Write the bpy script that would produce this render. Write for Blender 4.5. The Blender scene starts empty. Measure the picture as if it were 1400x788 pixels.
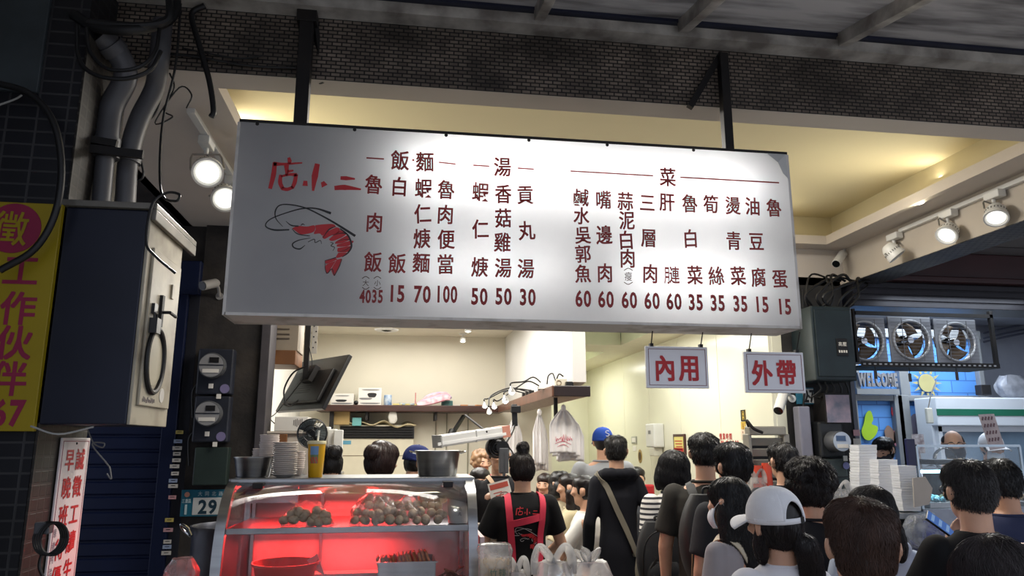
import bpy, bmesh, math, random
import numpy as np
from mathutils import Vector, Matrix
from mathutils.bvhtree import BVHTree

random.seed(7); RNG = np.random.default_rng(7)
SC = bpy.context.scene
COL = SC.collection
PI = math.pi
R = math.radians

# ---------------------------------------------------------------- camera, sky, lights, exposure
F, CX, CY = 1011.0, 700.0, 394.0
YAW, PITCH, CZ = R(8.53), R(11.8), 1.65
cam = bpy.data.cameras.new('camera'); cam.lens = 26.0; cam.sensor_width = 36.0
cam.clip_start = 0.05; cam.clip_end = 200
cam_o = bpy.data.objects.new('camera', cam); COL.objects.link(cam_o)
cam_o.location = (0, 0, CZ); cam_o.rotation_euler = (PI/2 + PITCH, 0, -YAW)
SC.camera = cam_o
SC.view_settings.view_transform = 'Standard'; SC.view_settings.look = 'None'
SC.view_settings.gamma = 1.0; SC.view_settings.use_curve_mapping = False
SC.view_settings.exposure = 0.0
SC.cycles.use_denoising = True
SC.cycles.max_bounces = 8; SC.cycles.diffuse_bounces = 4; SC.cycles.transparent_max_bounces = 12
SC.cycles.caustics_reflective = False; SC.cycles.caustics_refractive = False
SC.cycles.sample_clamp_indirect = 4.0

world = bpy.data.worlds.new('world'); SC.world = world; world.use_nodes = True
bg = world.node_tree.nodes['Background']
bg.inputs[0].default_value = (0.70, 0.76, 0.90, 1); bg.inputs[1].default_value = 0.95

def area(name, loc, size, energy, col=(1, 1, 1), target=None, rot=None, spread=None):
    l = bpy.data.lights.new(name, 'AREA'); l.shape = 'RECTANGLE'; l.size, l.size_y = size
    l.energy = energy; l.color = col
    if spread: l.spread = R(spread)
    o = bpy.data.objects.new(name, l); COL.objects.link(o); o.location = loc
    if target is not None:
        o.rotation_euler = (Vector(target) - Vector(loc)).to_track_quat('-Z', 'Y').to_euler()
    elif rot: o.rotation_euler = rot
    return o
WARM = (1.0, 0.90, 0.66); WHITE = (1.0, 0.97, 0.90); COOL = (0.80, 0.90, 1.0)
# kitchen and dining room ceiling lamps
area('kitchen_ceiling_light', (0.2, 7.2, 2.97), (1.6, 2.0), 98, (1, .975, .92))
area('kitchen_light_rear', (0.2, 9.0, 2.97), (1.6, 0.8), 16, WHITE)
area('counter_light', (0.4, 5.4, 3.0), (1.4, 0.4), 7, WHITE)
area('dining_ceiling_light', (2.2, 7.2, 2.76), (0.9, 1.8), 41, (1, .99, .93))
area('dining_light_rear', (2.1, 10.4, 2.76), (0.9, 1.6), 40, (1, .99, .93))
# cove strips round the arcade ceiling recess, lying behind the lip
area('cove_strip_side', (3.66, 4.5, 3.37), (0.04, 2.1), 11, WARM, target=(3.35, 4.5, 3.62))
area('cove_strip_far', (1.4, 5.70, 3.36), (3.6, 0.04), 12, WARM, target=(1.4, 5.0, 3.62))
area('cove_strip_end', (-1.0, 4.5, 3.36), (0.04, 2.0), 15, WARM, target=(-0.3, 4.5, 3.62))
area('arcade_fill_light', (1.3, 4.6, 3.58), (2.6, 0.5), 100, (1, .95, .88))  # unseen fill lamp added to brighten the soffit, beam and heads below
# the neighbour's cold lamps
area('neighbour_ceiling_light', (5.6, 6.9, 3.0), (1.6, 1.4), 62, COOL)
area('neighbour_counter_light', (4.9, 5.5, 2.9), (1.4, 0.3), 10, COOL)

# ---------------------------------------------------------------- from pixels to places
_ca, _sa, _cp, _sp = math.cos(YAW), math.sin(YAW), math.cos(PITCH), math.sin(PITCH)
FW = Vector((_sa*_cp, _ca*_cp, _sp)); RT = Vector((_ca, -_sa, 0)); UP = Vector((-_sa*_sp, -_ca*_sp, _cp))
def ray(x, y): return FW + RT*((x-CX)/F) + UP*((CY-y)/F)
def at(x, y, Y):
    d = ray(x, y); t = Y/d.y; return Vector((d.x*t, Y, CZ + d.z*t))
def atx(x, y, X):
    d = ray(x, y); t = X/d.x; return Vector((X, d.y*t, CZ + d.z*t))
def atz(x, y, Z):
    d = ray(x, y); t = (Z-CZ)/d.z; return Vector((d.x*t, d.y*t, Z))
def atd(x, y, dep):
    d = ray(x, y); return Vector((d.x*dep, d.y*dep, CZ + d.z*dep))
def mpp(p):                         # metres per pixel at a place
    return (Vector(p) - Vector((0, 0, CZ))).dot(FW)/F

# ---------------------------------------------------------------- materials
def lin(c):
    r = []
    for v in c[:3]:
        v = v/255.0; r.append(v/12.92 if v <= .04045 else ((v+.055)/1.055)**2.4)
    return (*r, 1.0)
MATS = {}
def nn(nt, t, **k):
    n = nt.nodes.new(t)
    for a_, b_ in k.items(): setattr(n, a_, b_)
    return n
def mat(name, col, rough=.6, metal=0., var=.12, scale=6., bump=0., bscale=60., col2=None, emit=0., stretch=(1, 1, 1), sheen=0., spec=.5, detail=4., trans=0., sss=0., lo=.35, hi=.65):
    if name in MATS: return MATS[name]
    m = bpy.data.materials.new(name); m.use_nodes = True; nt = m.node_tree
    b = nt.nodes['Principled BSDF']
    b.inputs['Roughness'].default_value = rough; b.inputs['Metallic'].default_value = metal
    b.inputs['Specular IOR Level'].default_value = spec
    c1 = lin(col); c2 = lin(col2) if col2 else tuple(v*(1-var) for v in c1[:3])+(1,)
    tc = nn(nt, 'ShaderNodeTexCoord'); mp = nn(nt, 'ShaderNodeMapping'); mp.inputs['Scale'].default_value = stretch
    nt.links.new(tc.outputs['Object'], mp.inputs[0])
    nz = nn(nt, 'ShaderNodeTexNoise'); nz.inputs['Scale'].default_value = scale; nz.inputs['Detail'].default_value = detail
    nt.links.new(mp.outputs[0], nz.inputs['Vector'])
    cr = nn(nt, 'ShaderNodeValToRGB'); cr.color_ramp.elements[0].position = lo; cr.color_ramp.elements[1].position = hi
    cr.color_ramp.elements[0].color = c2; cr.color_ramp.elements[1].color = c1
    nt.links.new(nz.outputs[0], cr.inputs[0]); nt.links.new(cr.outputs[0], b.inputs['Base Color'])
    if bump:
        n2 = nn(nt, 'ShaderNodeTexNoise'); n2.inputs['Scale'].default_value = bscale
        nt.links.new(mp.outputs[0], n2.inputs['Vector'])
        bp = nn(nt, 'ShaderNodeBump'); bp.inputs['Strength'].default_value = bump; bp.inputs['Distance'].default_value = .01
        nt.links.new(n2.outputs[0], bp.inputs['Height']); nt.links.new(bp.outputs[0], b.inputs['Normal'])
    if emit:
        b.inputs['Emission Color'].default_value = c1; b.inputs['Emission Strength'].default_value = emit
    if sheen: b.inputs['Sheen Weight'].default_value = sheen
    if trans: b.inputs['Transmission Weight'].default_value = trans
    if sss:
        b.inputs['Subsurface Weight'].default_value = sss; b.inputs['Subsurface Radius'].default_value = (.01, .004, .002)
    MATS[name] = m; return m
def tiles(name, c1, c2, mortar, w, h, plane='v', rough=.5, offset=.5, msize=.03, bump=.4, dirt=.5, dscale=1.2):
    if name in MATS: return MATS[name]
    m = bpy.data.materials.new(name); m.use_nodes = True; nt = m.node_tree; b = nt.nodes['Principled BSDF']
    b.inputs['Roughness'].default_value = rough
    tc = nn(nt, 'ShaderNodeTexCoord'); sx = nn(nt, 'ShaderNodeSeparateXYZ'); nt.links.new(tc.outputs['Object'], sx.inputs[0])
    cx = nn(nt, 'ShaderNodeCombineXYZ')
    if plane == 'v':
        ad = nn(nt, 'ShaderNodeMath', operation='ADD'); nt.links.new(sx.outputs[0], ad.inputs[0]); nt.links.new(sx.outputs[1], ad.inputs[1])
        nt.links.new(ad.outputs[0], cx.inputs[0]); nt.links.new(sx.outputs[2], cx.inputs[1])
    else:
        nt.links.new(sx.outputs[0], cx.inputs[0]); nt.links.new(sx.outputs[1], cx.inputs[1])
    br = nn(nt, 'ShaderNodeTexBrick'); br.offset = offset; nt.links.new(cx.outputs[0], br.inputs[0])
    br.inputs['Color1'].default_value = lin(c1); br.inputs['Color2'].default_value = lin(c2); br.inputs['Mortar'].default_value = lin(mortar)
    br.inputs['Scale'].default_value = 1.0; br.inputs['Brick Width'].default_value = w; br.inputs['Row Height'].default_value = h
    br.inputs['Mortar Size'].default_value = msize*h*4; br.inputs['Mortar Smooth'].default_value = .2
    nz = nn(nt, 'ShaderNodeTexNoise'); nz.inputs['Scale'].default_value = dscale; nz.inputs['Detail'].default_value = 5
    nt.links.new(tc.outputs['Object'], nz.inputs['Vector'])
    mr = nn(nt, 'ShaderNodeMapRange'); mr.inputs[1].default_value = .35; mr.inputs[2].default_value = .65; mr.inputs[3].default_value = 1-dirt; mr.inputs[4].default_value = 1
    nt.links.new(nz.outputs[0], mr.inputs[0])
    mx = nn(nt, 'ShaderNodeMix', data_type='RGBA', blend_type='MULTIPLY'); mx.inputs[0].default_value = 1
    nt.links.new(br.outputs[0], mx.inputs[6]); nt.links.new(mr.outputs[0], mx.inputs[7])
    nt.links.new(mx.outputs[2], b.inputs['Base Color'])
    if bump:
        bp = nn(nt, 'ShaderNodeBump', invert=True); bp.inputs['Strength'].default_value = bump; bp.inputs['Distance'].default_value = .004
        nt.links.new(br.outputs[1], bp.inputs['Height']); nt.links.new(bp.outputs[0], b.inputs['Normal'])
    MATS[name] = m; return m
def glow(name, col, strength):
    if name in MATS: return MATS[name]
    m = bpy.data.materials.new(name); m.use_nodes = True; nt = m.node_tree; nt.nodes.clear()
    e = nn(nt, 'ShaderNodeEmission'); e.inputs[0].default_value = lin(col); e.inputs[1].default_value = strength
    o = nn(nt, 'ShaderNodeOutputMaterial'); nt.links.new(e.outputs[0], o.inputs[0]); MATS[name] = m; return m
def film(name, col, alpha=.3, rough=.25, haze=None, scale=25., glossy=.12, lo=.4, hi=.7):
    """thin clear plastic or glass: see-through with a gloss, a milky part that varies"""
    if name in MATS: return MATS[name]
    m = bpy.data.materials.new(name); m.use_nodes = True; nt = m.node_tree; nt.nodes.clear()
    o = nn(nt, 'ShaderNodeOutputMaterial'); tr = nn(nt, 'ShaderNodeBsdfTransparent')
    df = nn(nt, 'ShaderNodeBsdfDiffuse'); df.inputs[0].default_value = lin(col)
    tl = nn(nt, 'ShaderNodeBsdfTranslucent'); tl.inputs[0].default_value = lin(col)
    a0 = nn(nt, 'ShaderNodeMixShader'); a0.inputs[0].default_value = .5
    nt.links.new(df.outputs[0], a0.inputs[1]); nt.links.new(tl.outputs[0], a0.inputs[2])
    mx = nn(nt, 'ShaderNodeMixShader')
    tc = nn(nt, 'ShaderNodeTexCoord'); nz = nn(nt, 'ShaderNodeTexNoise'); nz.inputs['Scale'].default_value = scale
    nt.links.new(tc.outputs['Object'], nz.inputs['Vector'])
    mr = nn(nt, 'ShaderNodeMapRange'); mr.inputs[1].default_value = lo; mr.inputs[2].default_value = hi
    mr.inputs[3].default_value = alpha*.6; mr.inputs[4].default_value = haze if haze is not None else alpha*1.4
    nt.links.new(nz.outputs[0], mr.inputs[0]); nt.links.new(mr.outputs[0], mx.inputs[0])
    nt.links.new(tr.outputs[0], mx.inputs[1]); nt.links.new(a0.outputs[0], mx.inputs[2])
    gl = nn(nt, 'ShaderNodeBsdfGlossy'); gl.inputs['Roughness'].default_value = rough
    fr = nn(nt, 'ShaderNodeFresnel'); fr.inputs[0].default_value = 1.3
    ml = nn(nt, 'ShaderNodeMath', operation='MULTIPLY_ADD'); ml.inputs[1].default_value = .8; ml.inputs[2].default_value = glossy*.12
    nt.links.new(fr.outputs[0], ml.inputs[0])
    m2 = nn(nt, 'ShaderNodeMixShader'); nt.links.new(ml.outputs[0], m2.inputs[0])
    nt.links.new(mx.outputs[0], m2.inputs[1]); nt.links.new(gl.outputs[0], m2.inputs[2])
    nt.links.new(m2.outputs[0], o.inputs[0]); MATS[name] = m; return m
def panel_light(name, col, transl=.6, scale=3., col2=None, stretch=(1, 1, 1)):
    """translucent lightbox face"""
    if name in MATS: return MATS[name]
    m = bpy.data.materials.new(name); m.use_nodes = True; nt = m.node_tree; nt.nodes.clear()
    o = nn(nt, 'ShaderNodeOutputMaterial')
    tc = nn(nt, 'ShaderNodeTexCoord'); nz = nn(nt, 'ShaderNodeTexNoise'); nz.inputs['Scale'].default_value = scale; nz.inputs['Detail'].default_value = 8
    mp = nn(nt, 'ShaderNodeMapping'); mp.inputs['Scale'].default_value = stretch; nt.links.new(tc.outputs['Object'], mp.inputs[0]); nt.links.new(mp.outputs[0], nz.inputs['Vector'])
    cr = nn(nt, 'ShaderNodeValToRGB'); cr.color_ramp.elements[0].position = .3; cr.color_ramp.elements[1].position = .6
    cr.color_ramp.elements[0].color = lin(col2 or col); cr.color_ramp.elements[1].color = lin(col); nt.links.new(nz.outputs[0], cr.inputs[0])
    df = nn(nt, 'ShaderNodeBsdfDiffuse'); tl = nn(nt, 'ShaderNodeBsdfTranslucent'); mx = nn(nt, 'ShaderNodeMixShader'); mx.inputs[0].default_value = transl
    nt.links.new(cr.outputs[0], df.inputs[0]); nt.links.new(cr.outputs[0], tl.inputs[0])
    nt.links.new(df.outputs[0], mx.inputs[1]); nt.links.new(tl.outputs[0], mx.inputs[2]); nt.links.new(mx.outputs[0], o.inputs[0])
    MATS[name] = m; return m

# ---------------------------------------------------------------- mesh building
def frames(pts):
    pts = [Vector(p) for p in pts]; n = len(pts); T = []
    for i in range(n):
        t = pts[min(i+1, n-1)] - pts[max(i-1, 0)]
        T.append(t.normalized() if t.length > 1e-9 else Vector((0, 0, 1)))
    u = T[0].orthogonal().normalized(); out = []
    for t in T:
        u = (u - t*u.dot(t)); u = u.normalized() if u.length > 1e-6 else t.orthogonal().normalized()
        out.append((u.copy(), t.cross(u)))
    return pts, T, out
def smooth_path(pts, k=6):
    pts = [Vector(p) for p in pts]
    if len(pts) < 3: return pts
    P = [pts[0]*2-pts[1]] + pts + [pts[-1]*2-pts[-2]]; o = []
    for i in range(1, len(P)-2):
        a, b, c, d = P[i-1:i+3]
        for j in range(k):
            t = j/k
            o.append(.5*((2*b)+(c-a)*t+(2*a-5*b+4*c-d)*t*t+(3*b-a-3*c+d)*t**3))
    o.append(pts[-1]); return o
class MB:
    def __init__(s): s.v = []; s.f = []; s.m = []
    def add(s, v, f, mi=0):
        o = len(s.v); s.v += [tuple(p) for p in v]; s.f += [tuple(i+o for i in q) for q in f]; s.m += [mi]*len(f); return s
    def box(s, c, size, rot=None, mi=0):
        c = Vector(c); h = Vector(size)*.5
        v = [Vector((x*h.x, y*h.y, z*h.z)) for x in (-1, 1) for y in (-1, 1) for z in (-1, 1)]
        if rot is not None: v = [rot @ p for p in v]
        return s.add([p+c for p in v], [(0, 1, 3, 2), (4, 6, 7, 5), (0, 4, 5, 1), (2, 3, 7, 6), (0, 2, 6, 4), (1, 5, 7, 3)], mi)
    def bx(s, lo, hi, mi=0):
        lo, hi = Vector(lo), Vector(hi); return s.box((lo+hi)/2, hi-lo, None, mi)
    def bar(s, a, b, w, t, up=(0, 0, 1), mi=0):
        a, b = Vector(a), Vector(b); d = (b-a).normalized(); u = Vector(up); u = u-d*u.dot(d)
        u = u.normalized() if u.length > 1e-6 else d.orthogonal().normalized(); w_ = d.cross(u)
        rot = Matrix((d, w_, u)).transposed()
        return s.box((a+b)/2, ((b-a).length, w, t), rot, mi)
    def rings(s, rs, closed=True, caps=True, mi=0):
        n = len(rs[0]); v = [p for r in rs for p in r]; f = []
        for i in range(len(rs)-1):
            for j in range(n if closed else n-1):
                k = (j+1) % n; f.append((i*n+j, i*n+k, (i+1)*n+k, (i+1)*n+j))
        if caps:
            f.append(tuple(reversed(range(n)))); f.append(tuple((len(rs)-1)*n+j for j in range(n)))
        return s.add(v, f, mi)
    def tube(s, pts, r, n=8, mi=0, caps=True, flat=1.0):
        pts, T, fr = frames(pts); rs = []
        for i, p in enumerate(pts):
            rr = r[i] if isinstance(r, (list, tuple)) else r
            rs.append([p + fr[i][0]*(rr*math.cos(2*PI*j/n)) + fr[i][1]*(rr*flat*math.sin(2*PI*j/n)) for j in range(n)])
        return s.rings(rs, True, caps, mi)
    def cyl(s, a, b, r, n=20, mi=0, r2=None):
        return s.tube([a, b], [r, r if r2 is None else r2], n, mi)
    def lathe(s, prof, c, n=32, ax=None, mi=0, caps=True):
        c = Vector(c); M_ = ax if ax is not None else Matrix.Identity(3); rs = []
        for r, z in prof:
            rs.append([c + M_ @ Vector((r*math.cos(2*PI*j/n), r*math.sin(2*PI*j/n), z)) for j in range(n)])
        return s.rings(rs, True, caps, mi)
    def ell(s, c, r, rot=None, nu=20, nv=12, mi=0):
        c = Vector(c); v = [Vector((0, 0, -r[2]))]; f = []
        for i in range(1, nv):
            t = PI*i/nv - PI/2
            for j in range(nu):
                a = 2*PI*j/nu; v.append(Vector((r[0]*math.cos(t)*math.cos(a), r[1]*math.cos(t)*math.sin(a), r[2]*math.sin(t))))
        v.append(Vector((0, 0, r[2])))
        for j in range(nu): f.append((0, 1+(j+1) % nu, 1+j))
        for i in range(nv-2):
            for j in range(nu):
                k = (j+1) % nu; f.append((1+i*nu+j, 1+i*nu+k, 1+(i+1)*nu+k, 1+(i+1)*nu+j))
        b = 1+(nv-2)*nu
        for j in range(nu): f.append((b+j, b+(j+1) % nu, len(v)-1))
        if rot is not None: v = [rot @ p for p in v]
        return s.add([p+c for p in v], f, mi)
    def cap(s, a, b, ra, rb, n=14, flat=1.0, hint=None, ends=(1, 1), mi=0):
        a, b = Vector(a), Vector(b); d = (b-a); L = d.length; d = d/L if L > 1e-9 else Vector((0, 0, 1))
        u = Vector(hint) if hint else d.orthogonal(); u = (u-d*u.dot(d)).normalized(); w = d.cross(u); rs = []
        def ring(c, r): return [c + u*(r*math.cos(2*PI*j/n)) + w*(r*flat*math.sin(2*PI*j/n)) for j in range(n)]
        if ends[0]:
            for k in range(4): t = -PI/2*(1-k/4)+.12*(k == 0); rs.append(ring(a+d*(ra*math.sin(t)), ra*math.cos(t)))
        rs.append(ring(a, ra)); rs.append(ring(b, rb))
        if ends[1]:
            for k in range(1, 5): t = PI/2*k/4-.12*(k == 4); rs.append(ring(b+d*(rb*math.sin(t)), rb*math.cos(t)))
        return s.rings(rs, True, True, mi)
    def poly(s, pts, thick=None, mi=0):
        """flat polygon given as 3-D points; thick = extrusion vector"""
        pts = [Vector(p) for p in pts]; n = len(pts)
        if thick is None: return s.add(pts, [tuple(range(n))], mi)
        t = Vector(thick); return s.rings([pts, [p+t for p in pts]], True, True, mi)
    def grid(s, fn, nu, nv, mi=0):
        v = [fn(i/nu, j/nv) for i in range(nu+1) for j in range(nv+1)]
        f = [(i*(nv+1)+j, (i+1)*(nv+1)+j, (i+1)*(nv+1)+j+1, i*(nv+1)+j+1) for i in range(nu) for j in range(nv)]
        return s.add(v, f, mi)
    def build(s, name, mats, parent=None, smooth=40, bevel=0, local=False, solid=0, sub=0, **tags):
        me = bpy.data.meshes.new(name); v = s.v
        off = Vector((0, 0, 0))
        if not local:
            if parent is not None: off = ROOT_LOC.get(parent.name, Vector((0, 0, 0)))
            elif v:
                A = np.array(v); off = Vector(((A[:, 0].min()+A[:, 0].max())/2, (A[:, 1].min()+A[:, 1].max())/2, A[:, 2].min()))
            v = [(p[0]-off.x, p[1]-off.y, p[2]-off.z) for p in v]
        me.from_pydata(v, [], s.f)
        ms = mats if isinstance(mats, (list, tuple)) else [mats]
        for m in ms: me.materials.append(m)
        if len(ms) > 1: me.polygons.foreach_set('material_index', s.m)
        bm = bmesh.new(); bm.from_mesh(me); bmesh.ops.recalc_face_normals(bm, faces=bm.faces); bm.to_mesh(me); bm.free()
        if smooth:
            me.polygons.foreach_set('use_smooth', [True]*len(me.polygons))
            if smooth < 180: me.set_sharp_from_angle(angle=R(smooth))
        o = bpy.data.objects.new(name, me); COL.objects.link(o)
        if parent is not None: o.parent = parent; ROOT_LOC[o.name] = off
        else: o.location = off; ROOT_LOC[o.name] = off
        if solid:
            md = o.modifiers.new('solid', 'SOLIDIFY'); md.thickness = solid; md.offset = 0
        if sub:
            md = o.modifiers.new('sub', 'SUBSURF'); md.levels = sub; md.render_levels = sub
        if bevel:
            md = o.modifiers.new('bevel', 'BEVEL'); md.width = bevel; md.segments = 2; md.limit_method = 'ANGLE'; md.angle_limit = R(35)
            md.harden_normals = False
        tag(o, **tags); return o
ROOT_LOC = {}
def tag(o, label=None, cat=None, group=None, kind=None):
    if label: o['label'] = label
    if cat: o['category'] = cat
    if group: o['group'] = group
    if kind: o['kind'] = kind
    return o
def thing(name, label, cat, loc=(0, 0, 0), group=None, rotz=0):
    o = bpy.data.objects.new(name, None); COL.objects.link(o); o.empty_display_size = .1
    o.location = loc; o.rotation_euler = (0, 0, rotz); ROOT_LOC[o.name] = Vector(loc)
    return tag(o, label, cat, group)
def dup(root, loc, rot=None, label=None):
    r = root.copy(); COL.objects.link(r); r.location = loc
    if rot is not None: r.rotation_euler = rot
    if label: r['label'] = label
    for ch in list(root.children):
        c = ch.copy(); COL.objects.link(c); c.parent = r
        for g in list(ch.children):
            d = g.copy(); COL.objects.link(d); d.parent = c
    return r
def struct(name, mb, m, **k): return mb.build(name, m, kind='structure', **k)

# ---------------------------------------------------------------- writing
_gl = {}
def glyph(ch, off=0.0):
    k = (ch, off)
    if k not in _gl:
        c = bpy.data.curves.new('g', 'FONT'); c.body = ch; c.offset = off; c.resolution_u = 3
        o = bpy.data.objects.new('g', c); COL.objects.link(o)
        me = bpy.data.meshes.new_from_object(o.evaluated_get(bpy.context.evaluated_depsgraph_get()))
        _gl[k] = ([(v.co.x, v.co.y) for v in me.vertices], [tuple(p.vertices) for p in me.polygons])
        bpy.data.objects.remove(o); bpy.data.curves.remove(c); bpy.data.meshes.remove(me)
    return _gl[k]
def put(mb, ch, c, w, h, ux=(1, 0, 0), uz=(0, 0, 1), bold=.012, jit=0., mi=0, cell=None):
    """one character centred on c, filling w x h metres"""
    v, f = glyph(ch, .004)
    if not v: return
    if cell is None and ord(ch) > 0x2000: x0, x1, y0, y1 = 0, 1, -.1, .88
    else:
        xs = [p[0] for p in v]; ys = [p[1] for p in v]; x0, x1, y0, y1 = min(xs), max(xs), min(ys), max(ys)
    b_ = bold-.012; c, ux, uz = Vector(c), Vector(ux), Vector(uz); a = random.uniform(-jit, jit); k = random.uniform(-jit, jit)
    nrm_ = ux.cross(uz)*.00015; lay = 0
    for ox, oy in (((0, 0),) if b_ <= 0 else ((-b_, -b_*.7), (b_, b_*.7), (-b_, b_*.7), (b_, -b_*.7))):
      out = []
      for x, y in v:
        x += ox; y += oy; u = ((x-x0)/(x1-x0)-.5); q = ((y-y0)/(y1-y0)-.5)
        u2 = u*math.cos(a)-q*math.sin(a)+k*.5*q; q2 = u*math.sin(a)+q*math.cos(a)+.10*jit*10*u*.6
        out.append(c + ux*(u2*w) + uz*(q2*h) + nrm_*lay)
      lay += 1; mb.add(out, f, mi)
def word(mb, s, c, w, h, ux=(1, 0, 0), uz=(0, 0, 1), bold=.012, gap=.12, mi=0):
    """a run of narrow characters centred on c with the total width w; each keeps its own share"""
    ws = []
    for ch in s:
        v, _ = glyph(ch, bold)
        ws.append(.3 if not v else .46 if ch.isdigit() else max(.12, max(p[0] for p in v)-min(p[0] for p in v)))
    tot = sum(ws)+gap*(len(s)-1); k = w/tot; x = -w/2; c = Vector(c); U = Vector(ux); Z = Vector(uz)
    for ch, q in zip(s, ws):
        if ch != ' ':
            v, f = glyph(ch, bold); xs = [p[0] for p in v]; x0 = min(xs)-(max(0, .46-(max(xs)-min(xs)))/2 if ch.isdigit() else 0)
            mb.add([c + U*(x+(p[0]-x0)*k) + Z*((p[1]/.72-.5)*h) for p in v], f, mi)
        x += (q+gap)*k
def stroke(mb, pts, wid, mp, mi=0, k=6):
    """2-D brush stroke; mp maps (x, y) to a place"""
    P = smooth_path([(p[0], p[1], 0) for p in pts], k); n = len(P)
    W = wid if isinstance(wid, (list, tuple)) else [wid]*2; L, Rr = [], []
    for i, p in enumerate(P):
        t = (P[min(i+1, n-1)]-P[max(i-1, 0)]); t = t.normalized() if t.length > 1e-9 else Vector((1, 0, 0))
        q = i/(n-1)*(len(W)-1); j = min(int(q), len(W)-2); w = W[j]+(W[j+1]-W[j])*(q-j)
        nrm = Vector((-t.y, t.x, 0))*w*.5; L.append(p+nrm); Rr.append(p-nrm)
    v = [mp(a.x, a.y) for a in L]+[mp(a.x, a.y) for a in Rr]
    mb.add(v, [(i, i+1, n+i+1, n+i) for i in range(n-1)], mi)

# ---------------------------------------------------------------- materials in use
plaster = mat('plaster', (205, 196, 186), .8, var=.10, scale=1.5)
plaster_in = mat('plaster_cream', (226, 220, 202), .7, var=.06, scale=1.2)
cream_gloss = mat('cream_glossy_panel', (232, 230, 208), .22, var=.05, scale=.8)
dark_metal = mat('dark_painted_metal', (22, 22, 24), .55, .3, col2=(38, 34, 32), scale=5)
black_rub = mat('black_rubber', (14, 14, 16), .5)
black_plastic = mat('black_plastic', (13, 13, 15), .38)
steel = mat('stainless_steel', (165, 166, 168), .28, 1., var=.2, scale=3, stretch=(1, 1, 12))
chrome = mat('chrome', (205, 208, 212), .12, 1.)
white_enamel = mat('white_enamel', (222, 222, 218), .35, var=.05)
grey_metal = mat('grey_galvanised_metal', (140, 138, 132), .45, .6, var=.3, scale=4)
wood_dark = mat('dark_brown_wood', (70, 38, 28), .4, var=.5, scale=4, stretch=(1, 8, 8))
wood_mid = mat('brown_wood', (128, 84, 50), .5, var=.4, scale=4, stretch=(1, 8, 1))
red_paint = mat('red_lettering', (186, 26, 34), .5, var=.1)
dark_red = mat('dark_red_lettering', (138, 18, 18), .5, var=.15)
ink = mat('black_ink', (14, 12, 14), .5)
paper = mat('white_paper', (232, 228, 220), .7, var=.05)
# ================================================================ the setting
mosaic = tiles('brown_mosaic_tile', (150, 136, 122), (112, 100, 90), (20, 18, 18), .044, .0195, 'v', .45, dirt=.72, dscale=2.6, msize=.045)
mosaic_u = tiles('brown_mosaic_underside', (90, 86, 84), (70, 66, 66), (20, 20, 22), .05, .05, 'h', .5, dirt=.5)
col_tile = tiles('dark_square_tile', (28, 29, 36), (22, 23, 30), (62, 62, 64), .11, .055, 'v', .35, offset=0, msize=.02, dirt=.5)
col_tile2 = tiles('brown_column_tile', (46, 41, 36), (36, 32, 28), (62, 57, 52), .055, .05, 'v', .5, offset=0, msize=.03, dirt=.6)
floor_m = tiles('grey_floor_tile', (176, 172, 166), (166, 162, 156), (110, 106, 102), .4, .4, 'h', .5, offset=0, msize=.01)
YB = 5.8; ZS = 3.3; HY = 3.26
struct('floor', MB().bx((-5, -6, -.1), (11, 13.5, 0)), floor_m, smooth=0)
struct('floor_street', MB().bx((-8, -14, -.12), (14, 2.6, .005)), mat('pale_concrete_road', (196, 192, 186), .8, var=.15), smooth=0)
struct('wall_light_blocker', MB().bx((-2.05, .4, 0), (-1.9, 2.95, 3.5)), mat('grey_blocker_wall', (70, 68, 68), .8), smooth=0)  # unseen wall added to keep sky light off the street column
struct('wall_header', MB().bx((-1.62, HY, ZS+.001), (6.5, HY+.02, 3.62)), mosaic, smooth=0)
# arcade ceiling: a soffit round a lit recess
s = MB()
s.bx((-1.70, HY+.005, ZS), (3.8, 3.42, ZS+.05)); s.bx((-1.70, 3.42, ZS), (-.90, 5.62, ZS+.05))
s.bx((3.55, 3.42, ZS), (3.8, 5.62, ZS+.05)); s.bx((-1.70, 5.62, ZS), (3.8, 5.95, ZS+.05))
for lo, hi in (((-.92, 3.43, ZS+.05), (-.90, 5.62, ZS+.075)), ((3.55, 3.43, ZS+.05), (3.57, 5.62, ZS+.075)), ((-.9, 5.62, ZS+.05), (3.55, 5.64, ZS+.075))):
    s.bx(lo, hi)
struct('ceiling_soffit', s, plaster, smooth=0)
s = MB().bx((-1.2, 3.38, 3.62), (3.8, 5.9, 3.66))
s.bx((-1.2, 3.38, 3.35), (-1.17, 5.9, 3.62)); s.bx((3.77, 3.38, 3.35), (3.8, 5.9, 3.62)); s.bx((-1.2, 5.87, 3.35), (3.8, 5.9, 3.62)); s.bx((-1.2, 3.38, 3.3), (3.8, 3.41, 3.62))
struct('ceiling_recess', s, mat('recess_cream', (222, 212, 178), .8, var=.05, scale=1), smooth=0)
# beam with the spotlights
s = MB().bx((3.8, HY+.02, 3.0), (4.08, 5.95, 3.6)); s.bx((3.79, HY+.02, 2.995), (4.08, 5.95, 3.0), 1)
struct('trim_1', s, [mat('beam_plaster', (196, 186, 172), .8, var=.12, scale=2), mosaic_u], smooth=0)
# shop front lintel behind the sign
struct('wall_lintel', MB().bx((-1.05, YB, 2.98), (3.8, YB+.15, 3.35)), plaster, smooth=0)
# dark beam over the shutter
struct('trim_2', MB().bx((-4.6, 3.5, 3.3), (-1.64, 5.9, 3.6)), mat('sooty_beam', (46, 42, 42), .8, col2=(24, 22, 24), scale=3), smooth=0)
# street column
s = MB().bx((-3.6, 3.0, 0), (-1.32, 3.44, 4.0)); s.bx((-1.322, 3.0, 0), (-1.312, 3.44, 3.3), 1)
struct('column', s, [col_tile, col_tile2], smooth=0)
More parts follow.
